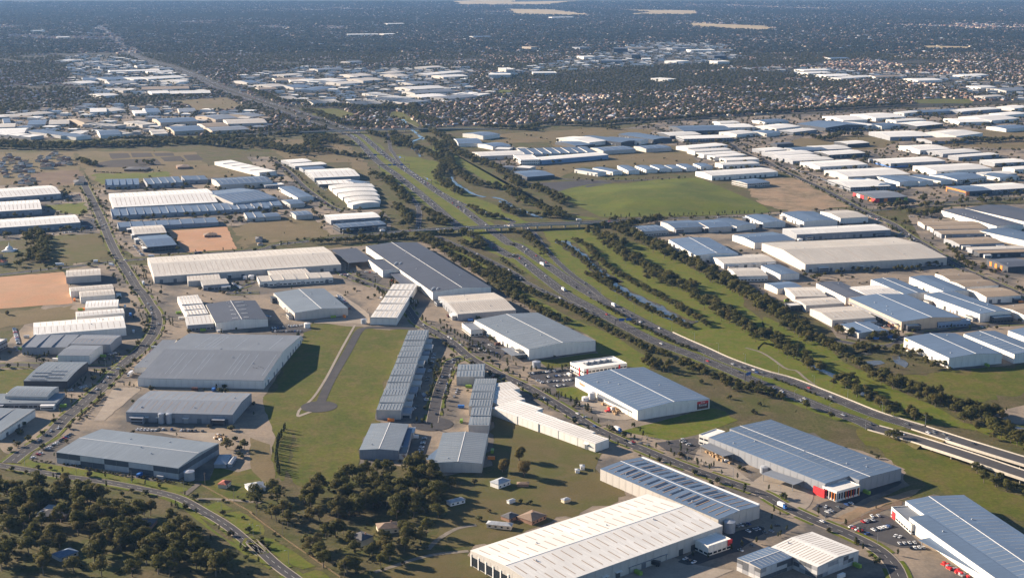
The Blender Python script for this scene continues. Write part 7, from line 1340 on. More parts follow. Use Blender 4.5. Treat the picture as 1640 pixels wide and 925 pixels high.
def specials(sp, root, boxes, bx, by):
    (cx, cy, rot, L, W_), h = boxes[0][0], boxes[0][1]; X, Y = cx - bx, cy - by; c, s = math.cos(rot), math.sin(rot)
    def at(lx, ly): return (X + lx * c - ly * s, Y + lx * s + ly * c)
    def wall(name, w_, hh, d, mat, side, t, z, out=.16): return on_wall(name, slab_mesh(name, w_, hh, d, mat), root, X, Y, L, W_, rot, side, t, z, out)
    def letters(body, size, mat, side, t, z, out=.3):
        o = on_wall('lettering', text_mesh(body, size, mat), root, X, Y, L, W_, rot, side, t, z, out); o.rotation_euler = (R(90), 0, o.rotation_euler[2]); return o
    if sp == 'redsign':
        wall('sign_board', 12.5, 7.2, .12, 'signbrown', 0, .9, 1.2); wall('sign_band', 12.5, 2.6, .12, 'red', 0, .9, 6.1, .22)
        letters('Rinnai', 3.6, 'white', 0, .9, 4.9, .42); letters('Rinnai', 1.9, 'white', 0, .9, 7.4, .42)
        letters('Rinnai', 4.2, 'orange_p', 3, .12, 6.0, .32)
    if sp == 'whiteoffice':
        for si, t in ((3, .7), (0, .08), (0, .82)): wall('red_fin', 1.8, h, .4, 'red', si, t, .2, .1)
        pb = MB(); pb.box(-L * .3, L * .3, -W_ * .12, W_ * .2, 0, .5); pb.build('plant_deck', 'steel', root, at(0, 0) + (h + .2,), rot)
        for i in range(9): 
            q = MB(); q.box(-.9, .9, -.7, .7, 0, 1.6); link('air_conditioner', shared('ac', lambda: q.mesh('air_conditioner', 'zinc')), root, at((-.27 + .07 * i) * L, (.02 + .1 * (i % 2)) * W_) + (h + .75,), rot)
    if sp == 'hero':
        (ox, oy, orot, OL, OW) = boxes[2][0]; 
        mb = MB(); mb.box(-6, 6, -.5, .5, 0, 6.5); c2, s2 = math.cos(orot), math.sin(orot)
        mb.build('red_wall', 'red', root, (ox - bx + (-OL / 2 - 1.5) * c2 - (OW / 2 + 2) * s2, oy - by + (-OL / 2 - 1.5) * s2 + (OW / 2 + 2) * c2, 0), orot + R(90))
    if sp == 'southblue':
        (ox, oy, orot, OL, OW) = boxes[2][0]
        letters_parent = boxes[1][0]; X2, Y2 = letters_parent[0] - bx, letters_parent[1] - by
        me = slab_mesh('logo_panel', 7, 1.6, .08, 'orange_p')
        sd = [i for i in range(4)]
        (lx, ly, lr, l1, l2) = letters_parent; k_ = min(range(4), key=lambda i: (SIDES(l1, l2)[i][0][0] * math.cos(lr) - SIDES(l1, l2)[i][0][1] * math.sin(lr)))
        on_wall('logo_panel', me, root, X2, Y2, l1, l2, lr, k_, .93 if k_ == 3 else .07, 5.5, .2)
        k2 = min(range(4), key=lambda i: (SIDES(OL, OW)[i][0][0] * math.cos(orot) - SIDES(OL, OW)[i][0][1] * math.sin(orot)))
        on_wall('red_entry', slab_mesh('red_entry', 5, 5.5, .3, 'red'), root, ox - bx, oy - by, OL, OW, orot, k2, .15, .2, .25)
    if sp == 'bigwhite':
        (ox, oy, orot, OL, OW) = boxes[1][0]
        on_wall('red_sign', slab_mesh('red_sign', 4.2, 4.4, .4, 'red'), root, ox - bx, oy - by, OL, OW, orot, 0, .93, 3.4, .5)
        for i in range(9): wall('gable_window', L / 12, 6.5, .1, 'glass', 2, (i + .6) / 9.4, .8)
        for i in range(10): wall('column', 1.1, 9, .5, 'white', 2, (i + .15) / 9.4, .1, .1)
    if sp == 'solar':
        n = 11
        for i in range(n):
            for k, y0 in enumerate((-.22, .22)):
                f = (i + 1.6) / (n + 4)
                mb = MB(); wdt = W_ * .30; mb.box(-1.1, 1.1, -wdt / 2, wdt / 2, 0, .15)
                o = link('solar_panel', shared(('solarstrip', k), lambda: mb.mesh('solar_panel', 'solar')), root, at((f - .5) * L, y0 * W_) + (h + .3 + W_ * .035 * .55,), rot)
                o.rotation_euler = (math.atan(.07) * (1 if k == 0 else -1), 0, rot)
        for i in range(18):
            for y0 in (-.25, .25):
                mb = MB(); wdt = W_ * .36; mb.box(-.4, .4, -wdt / 2, wdt / 2, 0, .12)
                o = link('skylight', shared(('solarsky', y0 > 0), lambda: mb.mesh('skylight', 'sky_br')), root, at((-.45 + .9 * i / 17) * L, y0 * W_) + (h + .27 + W_ * .035 * .5,), rot); o.rotation_euler = (math.atan(.07) * (1 if y0 < 0 else -1), 0, rot)
        wall('eave_strip', L * .98, .6, 1.6, 'white', 2, .5, h + .25, -.2)
    if sp == 'solarleft':
        for i in range(6):
            mb = MB(); mb.box(-L * .19, L * .19, -.8, .8, 0, .12); link('solar_panel', shared(('sl', round(L)), lambda: mb.mesh('solar_panel', 'solar')), root, at((.12 if i % 2 else -.22) * L, (-.46 + .075 * i) * W_) + (h + 1.2 + .2 * i,), rot)
    if sp == 'darkgrey':
        for i in range(5):
            mb = MB(); mb.box(-L * .16, L * .16, -.35, .35, 0, .5); link('roof_duct', shared('duct', lambda: mb.mesh('roof_duct', 'white')), root, at(L * (.0 + .02 * i), (-.4 + .2 * i) * W_) + (h + L * .035 * .75,), rot)
    if sp == 'colour':
        for i in range(6): wall('facade_panel', W_ / 6.5, 6.2, .2, ['red', 'white', 'red', 'steel', 'orange_p', 'red'][i], 3, (i + .5) / 6, .6, .15)
        for i in range(8): wall('facade_panel', L / 9, 6.2, .2, ['red', 'steel', 'orange_p', 'steel', 'steel', 'green_p', 'steel', 'green_p'][i], 0, (i + .5) / 8, .6, .2)
    if sp == 'bluestripe':
        wall('blue_band', W_ * .98, 2.6, .15, 'blue_p', 3, .5, .6); wall('blue_band', L * .35, 2.6, .15, 'blue_p', 0, .18, .6)
    if sp == 'orange':
        wall('orange_band', W_ * .98, 2.6, .2, 'orange_p', 3, .5, h - 2.5); wall('orange_wing', 7, h, .4, 'orange_p', 0, .06, .1); wall('orange_wing', 3, h, .4, 'orange_p', 3, .04, .1)
        for i in range(4): wall('shop_window', 6, 3.4, .1, 'glass', 0, .3 + .18 * i, .5)
    if sp == 'orangepanels':
        for i in range(3): wall('orange_panel', 5, 6, .2, 'orange_p', 3, .2 + .25 * i, 1)
    if sp == 'logo':
        wall('logo_sign', 7, 2.2, .12, 'orange_p', 3, .06, h - 3); 
    if sp == 'docks':
        for i in range(12): wall('dock_door', 3.2, 4, .15, random.choice(['timber', 'door', 'signbrown']), 3, (i + .7) / 12.5, .4)
        wall('dock_canopy', W_ * .9, .4, 5, 'zinc', 3, .5, 6.2)
    if sp == 'unitrow':
        n = 13
        for i in range(n):
            if i == 12: continue
            d = random.uniform(6, 10); hh = random.uniform(4, 6.2); bwid = W_ / n * random.uniform(.6, .8)
            mb = MB(); mb.box(0, d, -bwid / 2, bwid / 2, 0, hh); mb.cur = 1; mb.box(d + .02, d + .1, -bwid * .4, bwid * .4, .5, hh * .7); mb.box(d * .15, d * .85, -bwid / 2 - .08, -bwid / 2 - .02, .5, hh * .6)
            mb.build('office_front', ['wall_c' if i % 3 else 'wall_g', 'glass'], root, at(L / 2, -W_ / 2 + W_ * (i + .5) / n) + (0,), rot)
    if sp == 'hugegrey':
        for q in ((.2, -.47), (-.3, .05)):
            for i in range(5):
                mb = MB(); mb.box(-1.2, 1.2, -.8, .8, 0, 1.6); link('rooftop_unit', shared('rtu', lambda: mb.mesh('rooftop_unit', 'zinc')), root, at((-.47 + .03 * i + (0 if q[0] > 0 else .0)) * L, (q[1] + .012 * (i % 3)) * W_) + (h + .6,), rot)
    if sp == 'biggrey':
        for i in range(14):
            mb = MB(); mb.tube((0, 0, 0), (0, 0, 2.4), .35, .3, 7); link('exhaust_stack', shared('stack', lambda: mb.mesh('exhaust_stack', 'steel')), root, at(random.uniform(.22, .44) * L, random.uniform(-.35, .1) * W_) + (h + 1.0,), rot)
for b_ in BLD: building(*b_)
# ------------------------------------------------------------------ tests used when things are set out
RA = np.array([(r[0], r[1], math.cos(r[2]), math.sin(r[2]), r[3] / 2, r[4] / 2) for r in RECTS])
def in_building(P, m=1.5):
    P = np.asarray(P, float)[:, :2]; out = np.zeros(len(P), bool)
    for cx, cy, c, s, l, w_ in RA:
        d = P - (cx, cy); near = np.abs(d).max(1) < l + w_ + m
        if not near.any(): continue
        u = d[near, 0] * c + d[near, 1] * s; v = -d[near, 0] * s + d[near, 1] * c
        out[near] |= (np.abs(u) < l + m) & (np.abs(v) < w_ + m)
    return out
RPTS = np.concatenate([np.c_[resample(P, 6.0)[:, :2], np.full(len(resample(P, 6.0)), wd / 2)] for nm, wd, P in ROAD_LINES])
from mathutils import kdtree
KD = kdtree.KDTree(len(RPTS))
for i, p in enumerate(RPTS): KD.insert((p[0], p[1], 0), i)
KD.balance()
def on_road(x, y, m=1.0):
    co, i, d = KD.find((x, y, 0)); return d < RPTS[i][2] + m
# ------------------------------------------------------------------ trees
def leaf_cloud(r_, lobes, per, size, flat_=.8):
    V = []; 
    for (cx, cy, cz, rr, n) in lobes:
        n = int(n * per); d = r_.normal(size=(n, 3)); d /= np.linalg.norm(d, axis=1)[:, None]; rad = rr * (.45 + .55 * r_.random(n) ** .5)
        p = d * rad[:, None] * np.array([1, 1, flat_]) + (cx, cy, cz)
        nr = d + r_.normal(0, .55, (n, 3)) + (0, 0, .35); nr /= np.linalg.norm(nr, axis=1)[:, None]
        a = np.cross(nr, r_.normal(size=(n, 3))); a /= np.linalg.norm(a, axis=1)[:, None]; b2 = np.cross(nr, a)
        s = size * (.6 + .8 * r_.random(n))[:, None]
        V.append(np.stack([p - a * s - b2 * s * .7, p + a * s - b2 * s * .7, p + a * s * .8 + b2 * s * .7, p - a * s * .8 + b2 * s * .7], 1))
    return np.concatenate(V)
def mesh_np(name, quads, mat, extra=None):
    n = len(quads); v = quads.reshape(-1, 3); me = bpy.data.meshes.new(name); f = np.arange(n * 4).reshape(n, 4)
    verts = [tuple(q) for q in v]; faces = [tuple(q) for q in f]; mi = [0] * n
    mats = [M[mat]]
    if extra: 
        o = len(verts); verts += extra.v; faces += [tuple(o + k for k in q) for q in extra.f]; mi += [1] * len(extra.f); mats.append(M['bark'])
    me.from_pydata(verts, [], faces)
    for mm in mats: me.materials.append(mm)
    me.polygons.foreach_set('material_index', mi); me.update(); return me
def proto(sp, seed, lod=1.0):
    """unit-height tree -> (crown quads, trunk MB, leaf material)"""
    r_ = np.random.default_rng(seed); tr = MB(); lobes = []
    if sp == 'e':
        lean = r_.normal(0, .03, 2); top = np.array([lean[0], lean[1], .42]); tr.tube((0, 0, -.02), tuple(top), .024, .016, 6)
        for k in range(r_.integers(9, 13)):
            an = 2 * math.pi * (k * .382 + r_.random() * .1); rad = r_.uniform(.08, .34); z = r_.uniform(.46, .86) - rad * .35
            c = np.array([math.cos(an) * rad + lean[0], math.sin(an) * rad + lean[1], z]); lobes.append((*c, r_.uniform(.11, .19), 1))
            tr.tube(tuple(top * r_.uniform(.75, 1)), tuple(c), .012, .004, 4, False)
        lobes.append((lean[0], lean[1], .84, .14, 1)); lobes.append((lean[0] * 2, lean[1], .66, .17, 1))
        return leaf_cloud(r_, lobes, 110 * lod, .024 / math.sqrt(lod)), tr, 'leaf_e'
    if sp == 'o':
        tr.tube((0, 0, -.02), (0, 0, .35), .04, .03, 6)
        for k in range(14):
            an = r_.random() * 6.28; rad = r_.uniform(.04, .27); z = .52 + .3 * math.cos(rad * 4.2) * r_.uniform(-.7, 1); lobes.append((math.cos(an) * rad, math.sin(an) * rad, min(.82, max(.27, z)), r_.uniform(.15, .21), 1))
        return leaf_cloud(r_, lobes, 230 * lod, .024 / math.sqrt(lod), .9), tr, 'leaf_o'
    if sp == 'c':
        tr.tube((0, 0, -.02), (0, 0, .5), .018, .012, 5)
        for k in range(9): z = .28 + .62 * k / 8; rr = .17 * math.sin(math.pi * (.18 + .74 * k / 8)); an = r_.random() * 6.28; lobes.append((math.cos(an) * .05, math.sin(an) * .05, z, rr, .7))
        return leaf_cloud(r_, lobes, 50 * lod, .032 / math.sqrt(lod), 1), tr, 'leaf_c'
    if sp == 'p':
        tr.tube((0, 0, -.02), (0, 0, .4), .02, .01, 5)
        for k in range(10): z = .12 + .82 * k / 9; rr = .16 * (1 - .75 * (k / 9) ** 1.4); lobes.append((r_.normal(0, .01), r_.normal(0, .01), z, rr, .7))
        return leaf_cloud(r_, lobes, 50 * lod, .03 / math.sqrt(lod), 1), tr, 'leaf_p'
    if sp == 's':
        tr.tube((0, 0, -.02), (0, 0, .5), .03, .02, 4)
        for k in range(6): an = r_.random() * 6.28; rad = r_.uniform(0, .4); lobes.append((math.cos(an) * rad, math.sin(an) * rad, r_.uniform(.35, .65), r_.uniform(.25, .36), 1))
        return leaf_cloud(r_, lobes, 26 * lod, .085 / math.sqrt(lod), .9), tr, 'leaf_s'
    if sp == 'bare':
        tr.tube((0, 0, -.02), (0, 0, .35), .03, .02, 6)
        for k in range(26):
            an = r_.random() * 6.28; rad = r_.uniform(.15, .42); z = r_.uniform(.55, 1.0) - rad * .3; m_ = (math.cos(an) * rad * .45, math.sin(an) * rad * .45, .35 + (z - .35) * .5)
            tr.tube((0, 0, .3), m_, .012, .008, 4, False); tr.tube(m_, (math.cos(an) * rad, math.sin(an) * rad, z), .008, .003, 4, False)
            for q in range(3): tr.tube(m_, (math.cos(an + r_.normal(0, .5)) * rad, math.sin(an + r_.normal(0, .5)) * rad, z + r_.normal(0, .1)), .006, .002, 3, False)
        return leaf_cloud(r_, [(0, 0, .7, .3, .2)], 20, .01), tr, 'bark'
NV = {'e': 6, 'o': 2, 'c': 3, 'p': 2, 's': 3, 'bare': 1}
PROTO = {}; LOWP = {}
for sp, n in NV.items():
    for k in range(n):
        q, tr, lm = proto(sp, 100 + 17 * k + ord(sp[0])); PROTO[sp, k] = (mesh_np('crown', q, lm), tr.mesh('trunk', 'bark'))
        q, tr, lm = proto(sp, 500 + 17 * k + ord(sp[0]), .45); LOWP[sp, k] = mesh_np('low_tree', q, lm, tr)
TREES = []                                   # (species, height, x, y, where)
def where(x, y):
    if y < 1150 and x < -165: return 'the lower left woodland'
    if y < 1150 and x < 20: return 'the middle woodland below the green field'
    if y < 1320 and x < 130: return 'the paddock and lots below the pale blue units'
    if x > 330 and y < 1330: return 'the creek park at the right'
    if x > 230 and y < 1500: return 'the creek park and freeway verge'
    return 'the tree belts of the estates'
for (sp, st, jit, h0, h1, dens, pts) in TL:
    P = resample(pts, st * .8)
    for d in range(dens):
        for p in P:
            if random.random() < .12: continue
            x, y = p[0] + random.gauss(0, jit), p[1] + random.gauss(0, jit); TREES.append((sp, random.uniform(h0, h1) * (random.uniform(.7, 1) if d else 1), x, y))
for (sp, ha, h0, h1, pts) in TP:
    A = np.array(pts); lo, hi = A.min(0), A.max(0); n = int((hi - lo).prod() / 1e4 * ha); Q = rng.random((n, 2)) * (hi - lo) + lo; Q = Q[inpoly(Q, pts)]
    for x, y in Q: TREES.append((sp, random.uniform(h0, h1), x, y))
for sp, h, x, y in ONE: TREES.append((sp, h, x, y))
N_ONE = len(ONE)
LAYOF = {}
# street trees and yard planting
for nm, wd, P in ROAD_LINES:
    if nm != 'street': continue
    D = resample(P[:, :2], 13.0)
    for sg in (1, -1):
        for p in offset(D, sg * (wd / 2 + 4)):
            if random.random() < .55 and p[1] > 880: TREES.append(('c' if random.random() < .6 else 's', random.uniform(3.5, 6.5), p[0] + random.gauss(0, 1), p[1] + random.gauss(0, 1)))
N_SET = len(TREES)
for (nm, mt, ly, pts) in PATCH:
    if mt not in ('conc', 'olive', 'dry') or nm == 'scrubland': continue
    A = np.array(pts); lo, hi = A.min(0), A.max(0); n = int((hi - lo).prod() / 1e4 * {'conc': 11, 'olive': 10, 'dry': 2}[mt]); Q = rng.random((n, 2)) * (hi - lo) + lo; Q = Q[inpoly(Q, pts)]
    for x, y in Q: LAYOF[len(TREES)] = ly; TREES.append(('s' if random.random() < .65 else 'c', random.uniform(2, 6), x, y))
for (nm, mt, ly, pts) in PATCH:
    if mt == 'conc2' or (mt == 'conc' and min(p[1] for p in pts) > 1750):
        A = np.array(pts); lo, hi = A.min(0), A.max(0); n = int((hi - lo).prod() / 1e4 * 12); Q = rng.random((n, 2)) * (hi - lo) + lo; Q = Q[inpoly(Q, pts)]
        for x, y in Q: LAYOF[len(TREES)] = ly; TREES.append(('e', random.uniform(5, 9.5), x, y))
XY0 = np.array([(t_[2], t_[3]) for t_ in TREES])
lay = np.full(len(XY0), -1); 
for (nm, mt, ly, pts) in PATCH:
    q = inpoly(XY0, pts) & (ly >= lay - 0); lay[q] = ly
yard = np.array([i >= N_SET for i in range(len(TREES))])
TREES = [t_ for i, t_ in enumerate(TREES) if not (yard[i] and LAYOF.get(i, 9) < lay[i])]
XY = np.array([(t_[2], t_[3]) for t_ in TREES]); bad = in_building(XY, 1.0)
HXY = np.array([(h[1][0], h[1][1], max(h[1][3], h[1][4]) / 2 + 3) for h in HOUSES])
keep = []
for i, t_ in enumerate(TREES):
    if bad[i] or on_road(t_[2], t_[3], .8): continue
    if (np.hypot(HXY[:, 0] - t_[2], HXY[:, 1] - t_[3]) < HXY[:, 2]).any(): continue
    keep.append(t_)
TREES = keep
size = [t_[1] / math.hypot(t_[3], CAM_Z) * (1.0 if t_[0] not in 's' else .6) for t_ in TREES]
order = sorted(range(len(TREES)), key=lambda i: -size[i])
def visible(x, y, m=1.06): return abs(x) < y * .3727 * m + 10 and y > 860
order = [i for i in order if visible(TREES[i][2], TREES[i][3])]
SPN = {'e': 'gum_tree', 'o': 'round_tree', 'c': 'street_tree', 'p': 'cypress_tree', 's': 'shrub', 'bare': 'bare_tree'}
SPL = {'e': 'olive green gum tree in', 'o': 'dense rounded autumn-tinged tree in', 'c': 'small upright dark street tree in', 'p': 'narrow dark cypress in the hedge row along', 's': 'low olive shrub in', 'bare': 'leafless grey tree in'}
HSHORT = ['the long dark-roofed house', 'the white-gabled wing', 'the dark house with chimney', 'the blue metal shed', 'the red-roofed cottage', 'the white-roofed track house', 'the metal farm shed', 'the metal farm shed', 'the dark hip-roofed house', 'the brown flat-roofed house', 'the white barn', 'the long white shed', 'the grey-roofed paddock house', 'the brown rambling house', 'the brown rambling house', 'the tiny paddock hut', 'the white-roofed hut', 'the low brown shed', 'the white site cabin', 'the white site cabin', 'the cypress-side shed']
def tree_label(sp, h, x, y):
    d = [math.hypot(HOUSES[i][1][0] - x, HOUSES[i][1][1] - y) for i in range(len(HSHORT))]; i = min(range(len(d)), key=lambda k: d[k])
    if sp in 'eo' and d[i] < 75:
        sz = 'tall' if h > 14.6 else ('small' if h < 12.2 else 'medium'); dr = 'behind' if y > HOUSES[i][1][1] + 12 else ('before' if y < HOUSES[i][1][1] - 12 else ('left of' if x < HOUSES[i][1][0] else 'right of'))
        return sz + (' olive gum tree ' if sp == 'e' else ' rounded autumn-tinged tree ') + dr + ' ' + HSHORT[i]
    return SPL[sp] + ' ' + where(x, y)
cnt = 0; MASS = []
for i in order:
    sp, h, x, y = TREES[i]
    k = random.randrange(NV[sp])
    if cnt < 300:
        root = empty(SPN[sp], (x, y, .1), random.uniform(0, 6.28)); wx = h * random.uniform(.95, 1.3); root.scale = (wx, wx, h)
        tl_ = tree_label(sp, h, x, y); tag(root, tl_, 'tree' if sp != 's' else 'shrub', 'trees around ' + tl_.split(' the ', 1)[1] if sp in 'eo' and ' in the ' not in tl_ else 'trees in ' + where(x, y)); cr, tk = PROTO[sp, k]
        link('trunk', tk, root)
        if sp != 'bare': link('crown', cr, root)
        cnt += 1
    else: MASS.append((sp, k, h, x, y))
def scatter(name, label, protos, pts):
    """ONE object: a point mesh whose points each carry one of the prototypes. pts: (proto index, x, y, z, sx, sz, rot)"""
    cl = bpy.data.collections.new(name + '_kinds')
    for i, me in enumerate(protos):
        o = bpy.data.objects.new('%s_kind_%02d' % (name, i), me); cl.objects.link(o)
    A = np.array(pts, float); me = bpy.data.meshes.new(name); me.from_pydata([tuple(p) for p in A[:, 1:4]], [], [])
    me.attributes.new('kind_index', 'INT', 'POINT').data.foreach_set('value', A[:, 0].astype(np.int32))
    me.attributes.new('size', 'FLOAT_VECTOR', 'POINT').data.foreach_set('vector', A[:, [4, 4, 5]].astype(np.float32).ravel())
    me.attributes.new('turn', 'FLOAT', 'POINT').data.foreach_set('value', A[:, 6].astype(np.float32))
    ob = link(name, me); tag(ob, label, kind='stuff')
    ng = bpy.data.node_groups.new(name, 'GeometryNodeTree'); ng.interface.new_socket('Geometry', in_out='INPUT', socket_type='NodeSocketGeometry'); ng.interface.new_socket('Geometry', in_out='OUTPUT', socket_type='NodeSocketGeometry')
    N = ng.nodes; L_ = ng.links; gi = N.new('NodeGroupInput'); go = N.new('NodeGroupOutput'); ip = N.new('GeometryNodeInstanceOnPoints'); ci = N.new('GeometryNodeCollectionInfo')
    ci.inputs['Collection'].default_value = cl; ci.inputs['Separate Children'].default_value = True; ci.inputs['Reset Children'].default_value = True
    def na(nm, ty):
        n = N.new('GeometryNodeInputNamedAttribute'); n.data_type = ty; n.inputs[0].default_value = nm; return n.outputs[0]
    cx = N.new('ShaderNodeCombineXYZ'); L_.new(na('turn', 'FLOAT'), cx.inputs[2])
    L_.new(gi.outputs[0], ip.inputs['Points']); L_.new(ci.outputs[0], ip.inputs['Instance']); ip.inputs['Pick Instance'].default_value = True
    L_.new(na('kind_index', 'INT'), ip.inputs['Instance Index']); L_.new(na('size', 'FLOAT_VECTOR'), ip.inputs['Scale']); L_.new(cx.outputs[0], ip.inputs['Rotation']); L_.new(ip.outputs[0], go.inputs[0])
    md = ob.modifiers.new('scatter', 'NODES'); md.node_group = ng; return ob
keys = sorted(LOWP.keys()); KI = {k: i for i, k in enumerate(keys)}
mass_pts = [(KI[sp, k], x, y, .1, h * random.uniform(1.0, 1.45 if sp in 'es' else 1.2), h, random.uniform(0, 6.28)) for sp, k, h, x, y in ((a_, b2_, c_ * (1.1 if a_ == 'e' else 1), d_, e_) for a_, b2_, c_, d_, e_ in MASS)]
# ------------------------------------------------------------------ houses
def house_mesh(L, W_, h, roof, wall, rr=None):
    rr = rr or W_ * .24; mb = MB(); x, y = L / 2, W_ / 2
    mb.quad((-x, -y, 0), (x, -y, 0), (x, -y, h), (-x, -y, h)); mb.quad((x, -y, 0), (x, y, 0), (x, y, h), (x, -y, h)); mb.quad((x, y, 0), (-x, y, 0), (-x, y, h), (x, y, h)); mb.quad((-x, y, 0), (-x, -y, 0), (-x, -y, h), (-x, y, h))
    rf = MB(); x += .5; y += .5; a = max(.5, x - y)
    rf.quad((-x, -y, h), (x, -y, h), (a, 0, h + rr), (-a, 0, h + rr)); rf.quad((x, y, h), (-x, y, h), (-a, 0, h + rr), (a, 0, h + rr)); rf.quad((x, -y, h), (x, y, h), (a, 0, h + rr)); rf.quad((-x, y, h), (-x, -y, h), (-a, 0, h + rr))
    rf.quad((-x, -y, h - .05), (-x, y, h - .05), (x, y, h - .05), (x, -y, h - .05))
    return mb, rf
for label, (cx, cy, rot, L, W_), h, rm_, wm_ in HOUSES:
    if L < W_: L, W_, rot = W_, L, rot + math.pi / 2
    root = empty('house' if L > 9 else 'shed', (cx, cy, 0), rot); tag(root, label, 'house' if L > 9 else 'shed', 'farmhouses and sheds')
    a, b_ = house_mesh(L, W_, h, rm_, wm_, min(2.6, W_ * .2)); a.build('wall', wm_, root); rf = b_.build('roof', rm_, root)
    if L > 9:
        for i in range(max(2, int(L / 4))):
            link('window', slab_mesh('window', 1.6, 1.2, .06, 'glass'), root, (-L / 2 + L * (i + .5) / max(2, int(L / 4)), -W_ / 2 - .02, 1.0))
        if rm_ in ('slate', 'tanr', 'redr') and L > 12: cm = MB(); cm.box(-.4, .4, -.4, .4, 0, 2.2); link('chimney', shared('chim', lambda: cm.mesh('chimney', 'brick')), rf, (L * .2, W_ * .15, h + .8))
HV = []
for k, (rm_, wm_) in enumerate([('terra', 'cream'), ('brownr', 'brick'), ('greyr', 'cream'), ('slate', 'brick'), ('zincr', 'brick'), ('tanr', 'cream'), ('terra', 'brick')]):
    a, b_ = house_mesh(random.uniform(14, 19), random.uniform(10, 12.5), 2.9, rm_, wm_); mb = MB(); mb.v = a.v + b_.v; mb.f = a.f + [tuple(len(a.v) + q for q in f) for f in b_.f]; mb.mi = [0] * len(a.f) + [1] * len(b_.f); HV.append(mb.mesh('house', [wm_, rm_]))
HV2 = []
for k, (rm_, wm_) in enumerate([('slate', 'cream'), ('greyr', 'brick'), ('slate', 'white'), ('brownr', 'cream')]):
    a, b_ = house_mesh(random.uniform(12, 15), random.uniform(9, 11), 5.0, rm_, wm_); mb = MB(); mb.v = a.v + b_.v; mb.f = a.f + [tuple(len(a.v) + q for q in f) for f in b_.f]; mb.mi = [0] * len(a.f) + [1] * len(b_.f); HV2.append(mb.mesh('house', [wm_, rm_]))
n_house = len(HOUSES)
for i, (x, y) in enumerate(SUBDIV):
    o = link('house', HV2[i % 4], None, (x, y, 0), random.choice((0, 1)) * R(90) + R(8) + random.gauss(0, .04)); tag(o, 'new two-storey house with ' + ('dark roof and cream walls', 'grey roof and brick walls', 'dark roof and white walls', 'brown roof and cream walls')[i % 4] + ' in the left subdivision', 'house', 'new houses in the left subdivision'); n_house += 1
# ------------------------------------------------------------------ the far suburbs
ex, ey = [p[0] for p in SUBURB_EDGE], [p[1] for p in SUBURB_EDGE]
EXCL = [pts for (nm, mt, ly, pts) in PATCH if max(p[1] for p in pts) > 3000 and nm not in ('grass_verge',)]
def field(P, s, seed):
    r_ = np.random.default_rng(seed); k = r_.normal(size=(10, 2)) * s; ph = r_.random(10) * 6.28
    return np.cos(P @ k.T + ph).sum(1) / 10 ** .5
def spread(y0, y1, pitch):
    rows = []; y = y0
    while y < y1:
        p = pitch(y); hw = y * .385 + 60; n = int(2 * hw / p); rows.append(np.c_[np.linspace(-hw, hw, n) + rng.normal(0, p * .34, n), np.full(n, y) + rng.normal(0, p * .34, n)]); y += p
    P = np.concatenate(rows); P = P[P[:, 1] > np.interp(P[:, 0], ex, ey)]
    m_ = in_building(P, 6)
    for pl in EXCL: m_ |= inpoly(P, pl)
    return P[~m_]
HP = spread(2900, 6800, lambda y: 25.0); pr_ = field(HP, .0035, 3) + .6 * field(HP, .02, 4); HP = HP[pr_ > np.where(HP[:, 0] > -250, -1.1, -.3) + np.clip((HP[:, 1] - 4600) / 1800, 0, 1.4)]
road_far = np.array([on_road(x, y, 12) for x, y in HP]); HP = HP[~road_far]
HP = HP[np.argsort(HP[:, 1])]
ROT0 = R(12); HVN = ['terracotta-roofed cream', 'brown-roofed brick', 'grey-roofed cream', 'dark-roofed brick', 'pale metal-roofed brick', 'tan-roofed cream', 'terracotta-roofed brick']
FW_ = sorted((p[1], p[0]) for p in next(P for nm, wd, P in ROAD_LINES if nm == 'freeway')); FWX = ([p[1] for p in FW_], [p[0] for p in FW_])
far_house = []
for x, y in HP:
    rot = ROT0 + random.choice((0, 1)) * R(90) + random.gauss(0, .08); v = random.randrange(len(HV)); s_ = random.uniform(.85, 1.15)
    if n_house < 300 and abs(x) < y * .372:
        o = link('house', HV[v], None, (x, y, 0), rot); o.scale = (s_, s_, s_); tag(o, HVN[v] + ' suburban house ' + ('left of the far freeway' if x < np.interp(y, FWX[1], FWX[0]) else 'right of the far freeway, beyond the warehouses'), 'house', 'suburban houses beyond the estates'); n_house += 1
    else: far_house.append((v, x, y, 0, s_, s_, rot))
TPp = spread(2900, 6800, lambda y: 14.5 + y * .0006); f1 = field(TPp, .004, 9) + .5 * field(TPp, .03, 10); TPp = TPp[f1 > -1.1]
dk = kdtree.KDTree(len(HP)); 
for i, p in enumerate(HP): dk.insert((p[0], p[1], 0), i)
dk.balance()
eidx = [KI['e', k] for k in range(6)]
for x, y in TPp:
    if dk.find((x, y, 0))[2] < 8 or on_road(x, y, 9): continue
    h = random.uniform(6, 12); mass_pts.append((random.choice(eidx), x, y, 0, h * random.uniform(1.0, 1.35), h, random.uniform(0, 6.28)))
scatter('tree_mass', 'dense cover of smaller trees along creeks, verges and suburbs', [LOWP[k] for k in keys], mass_pts)
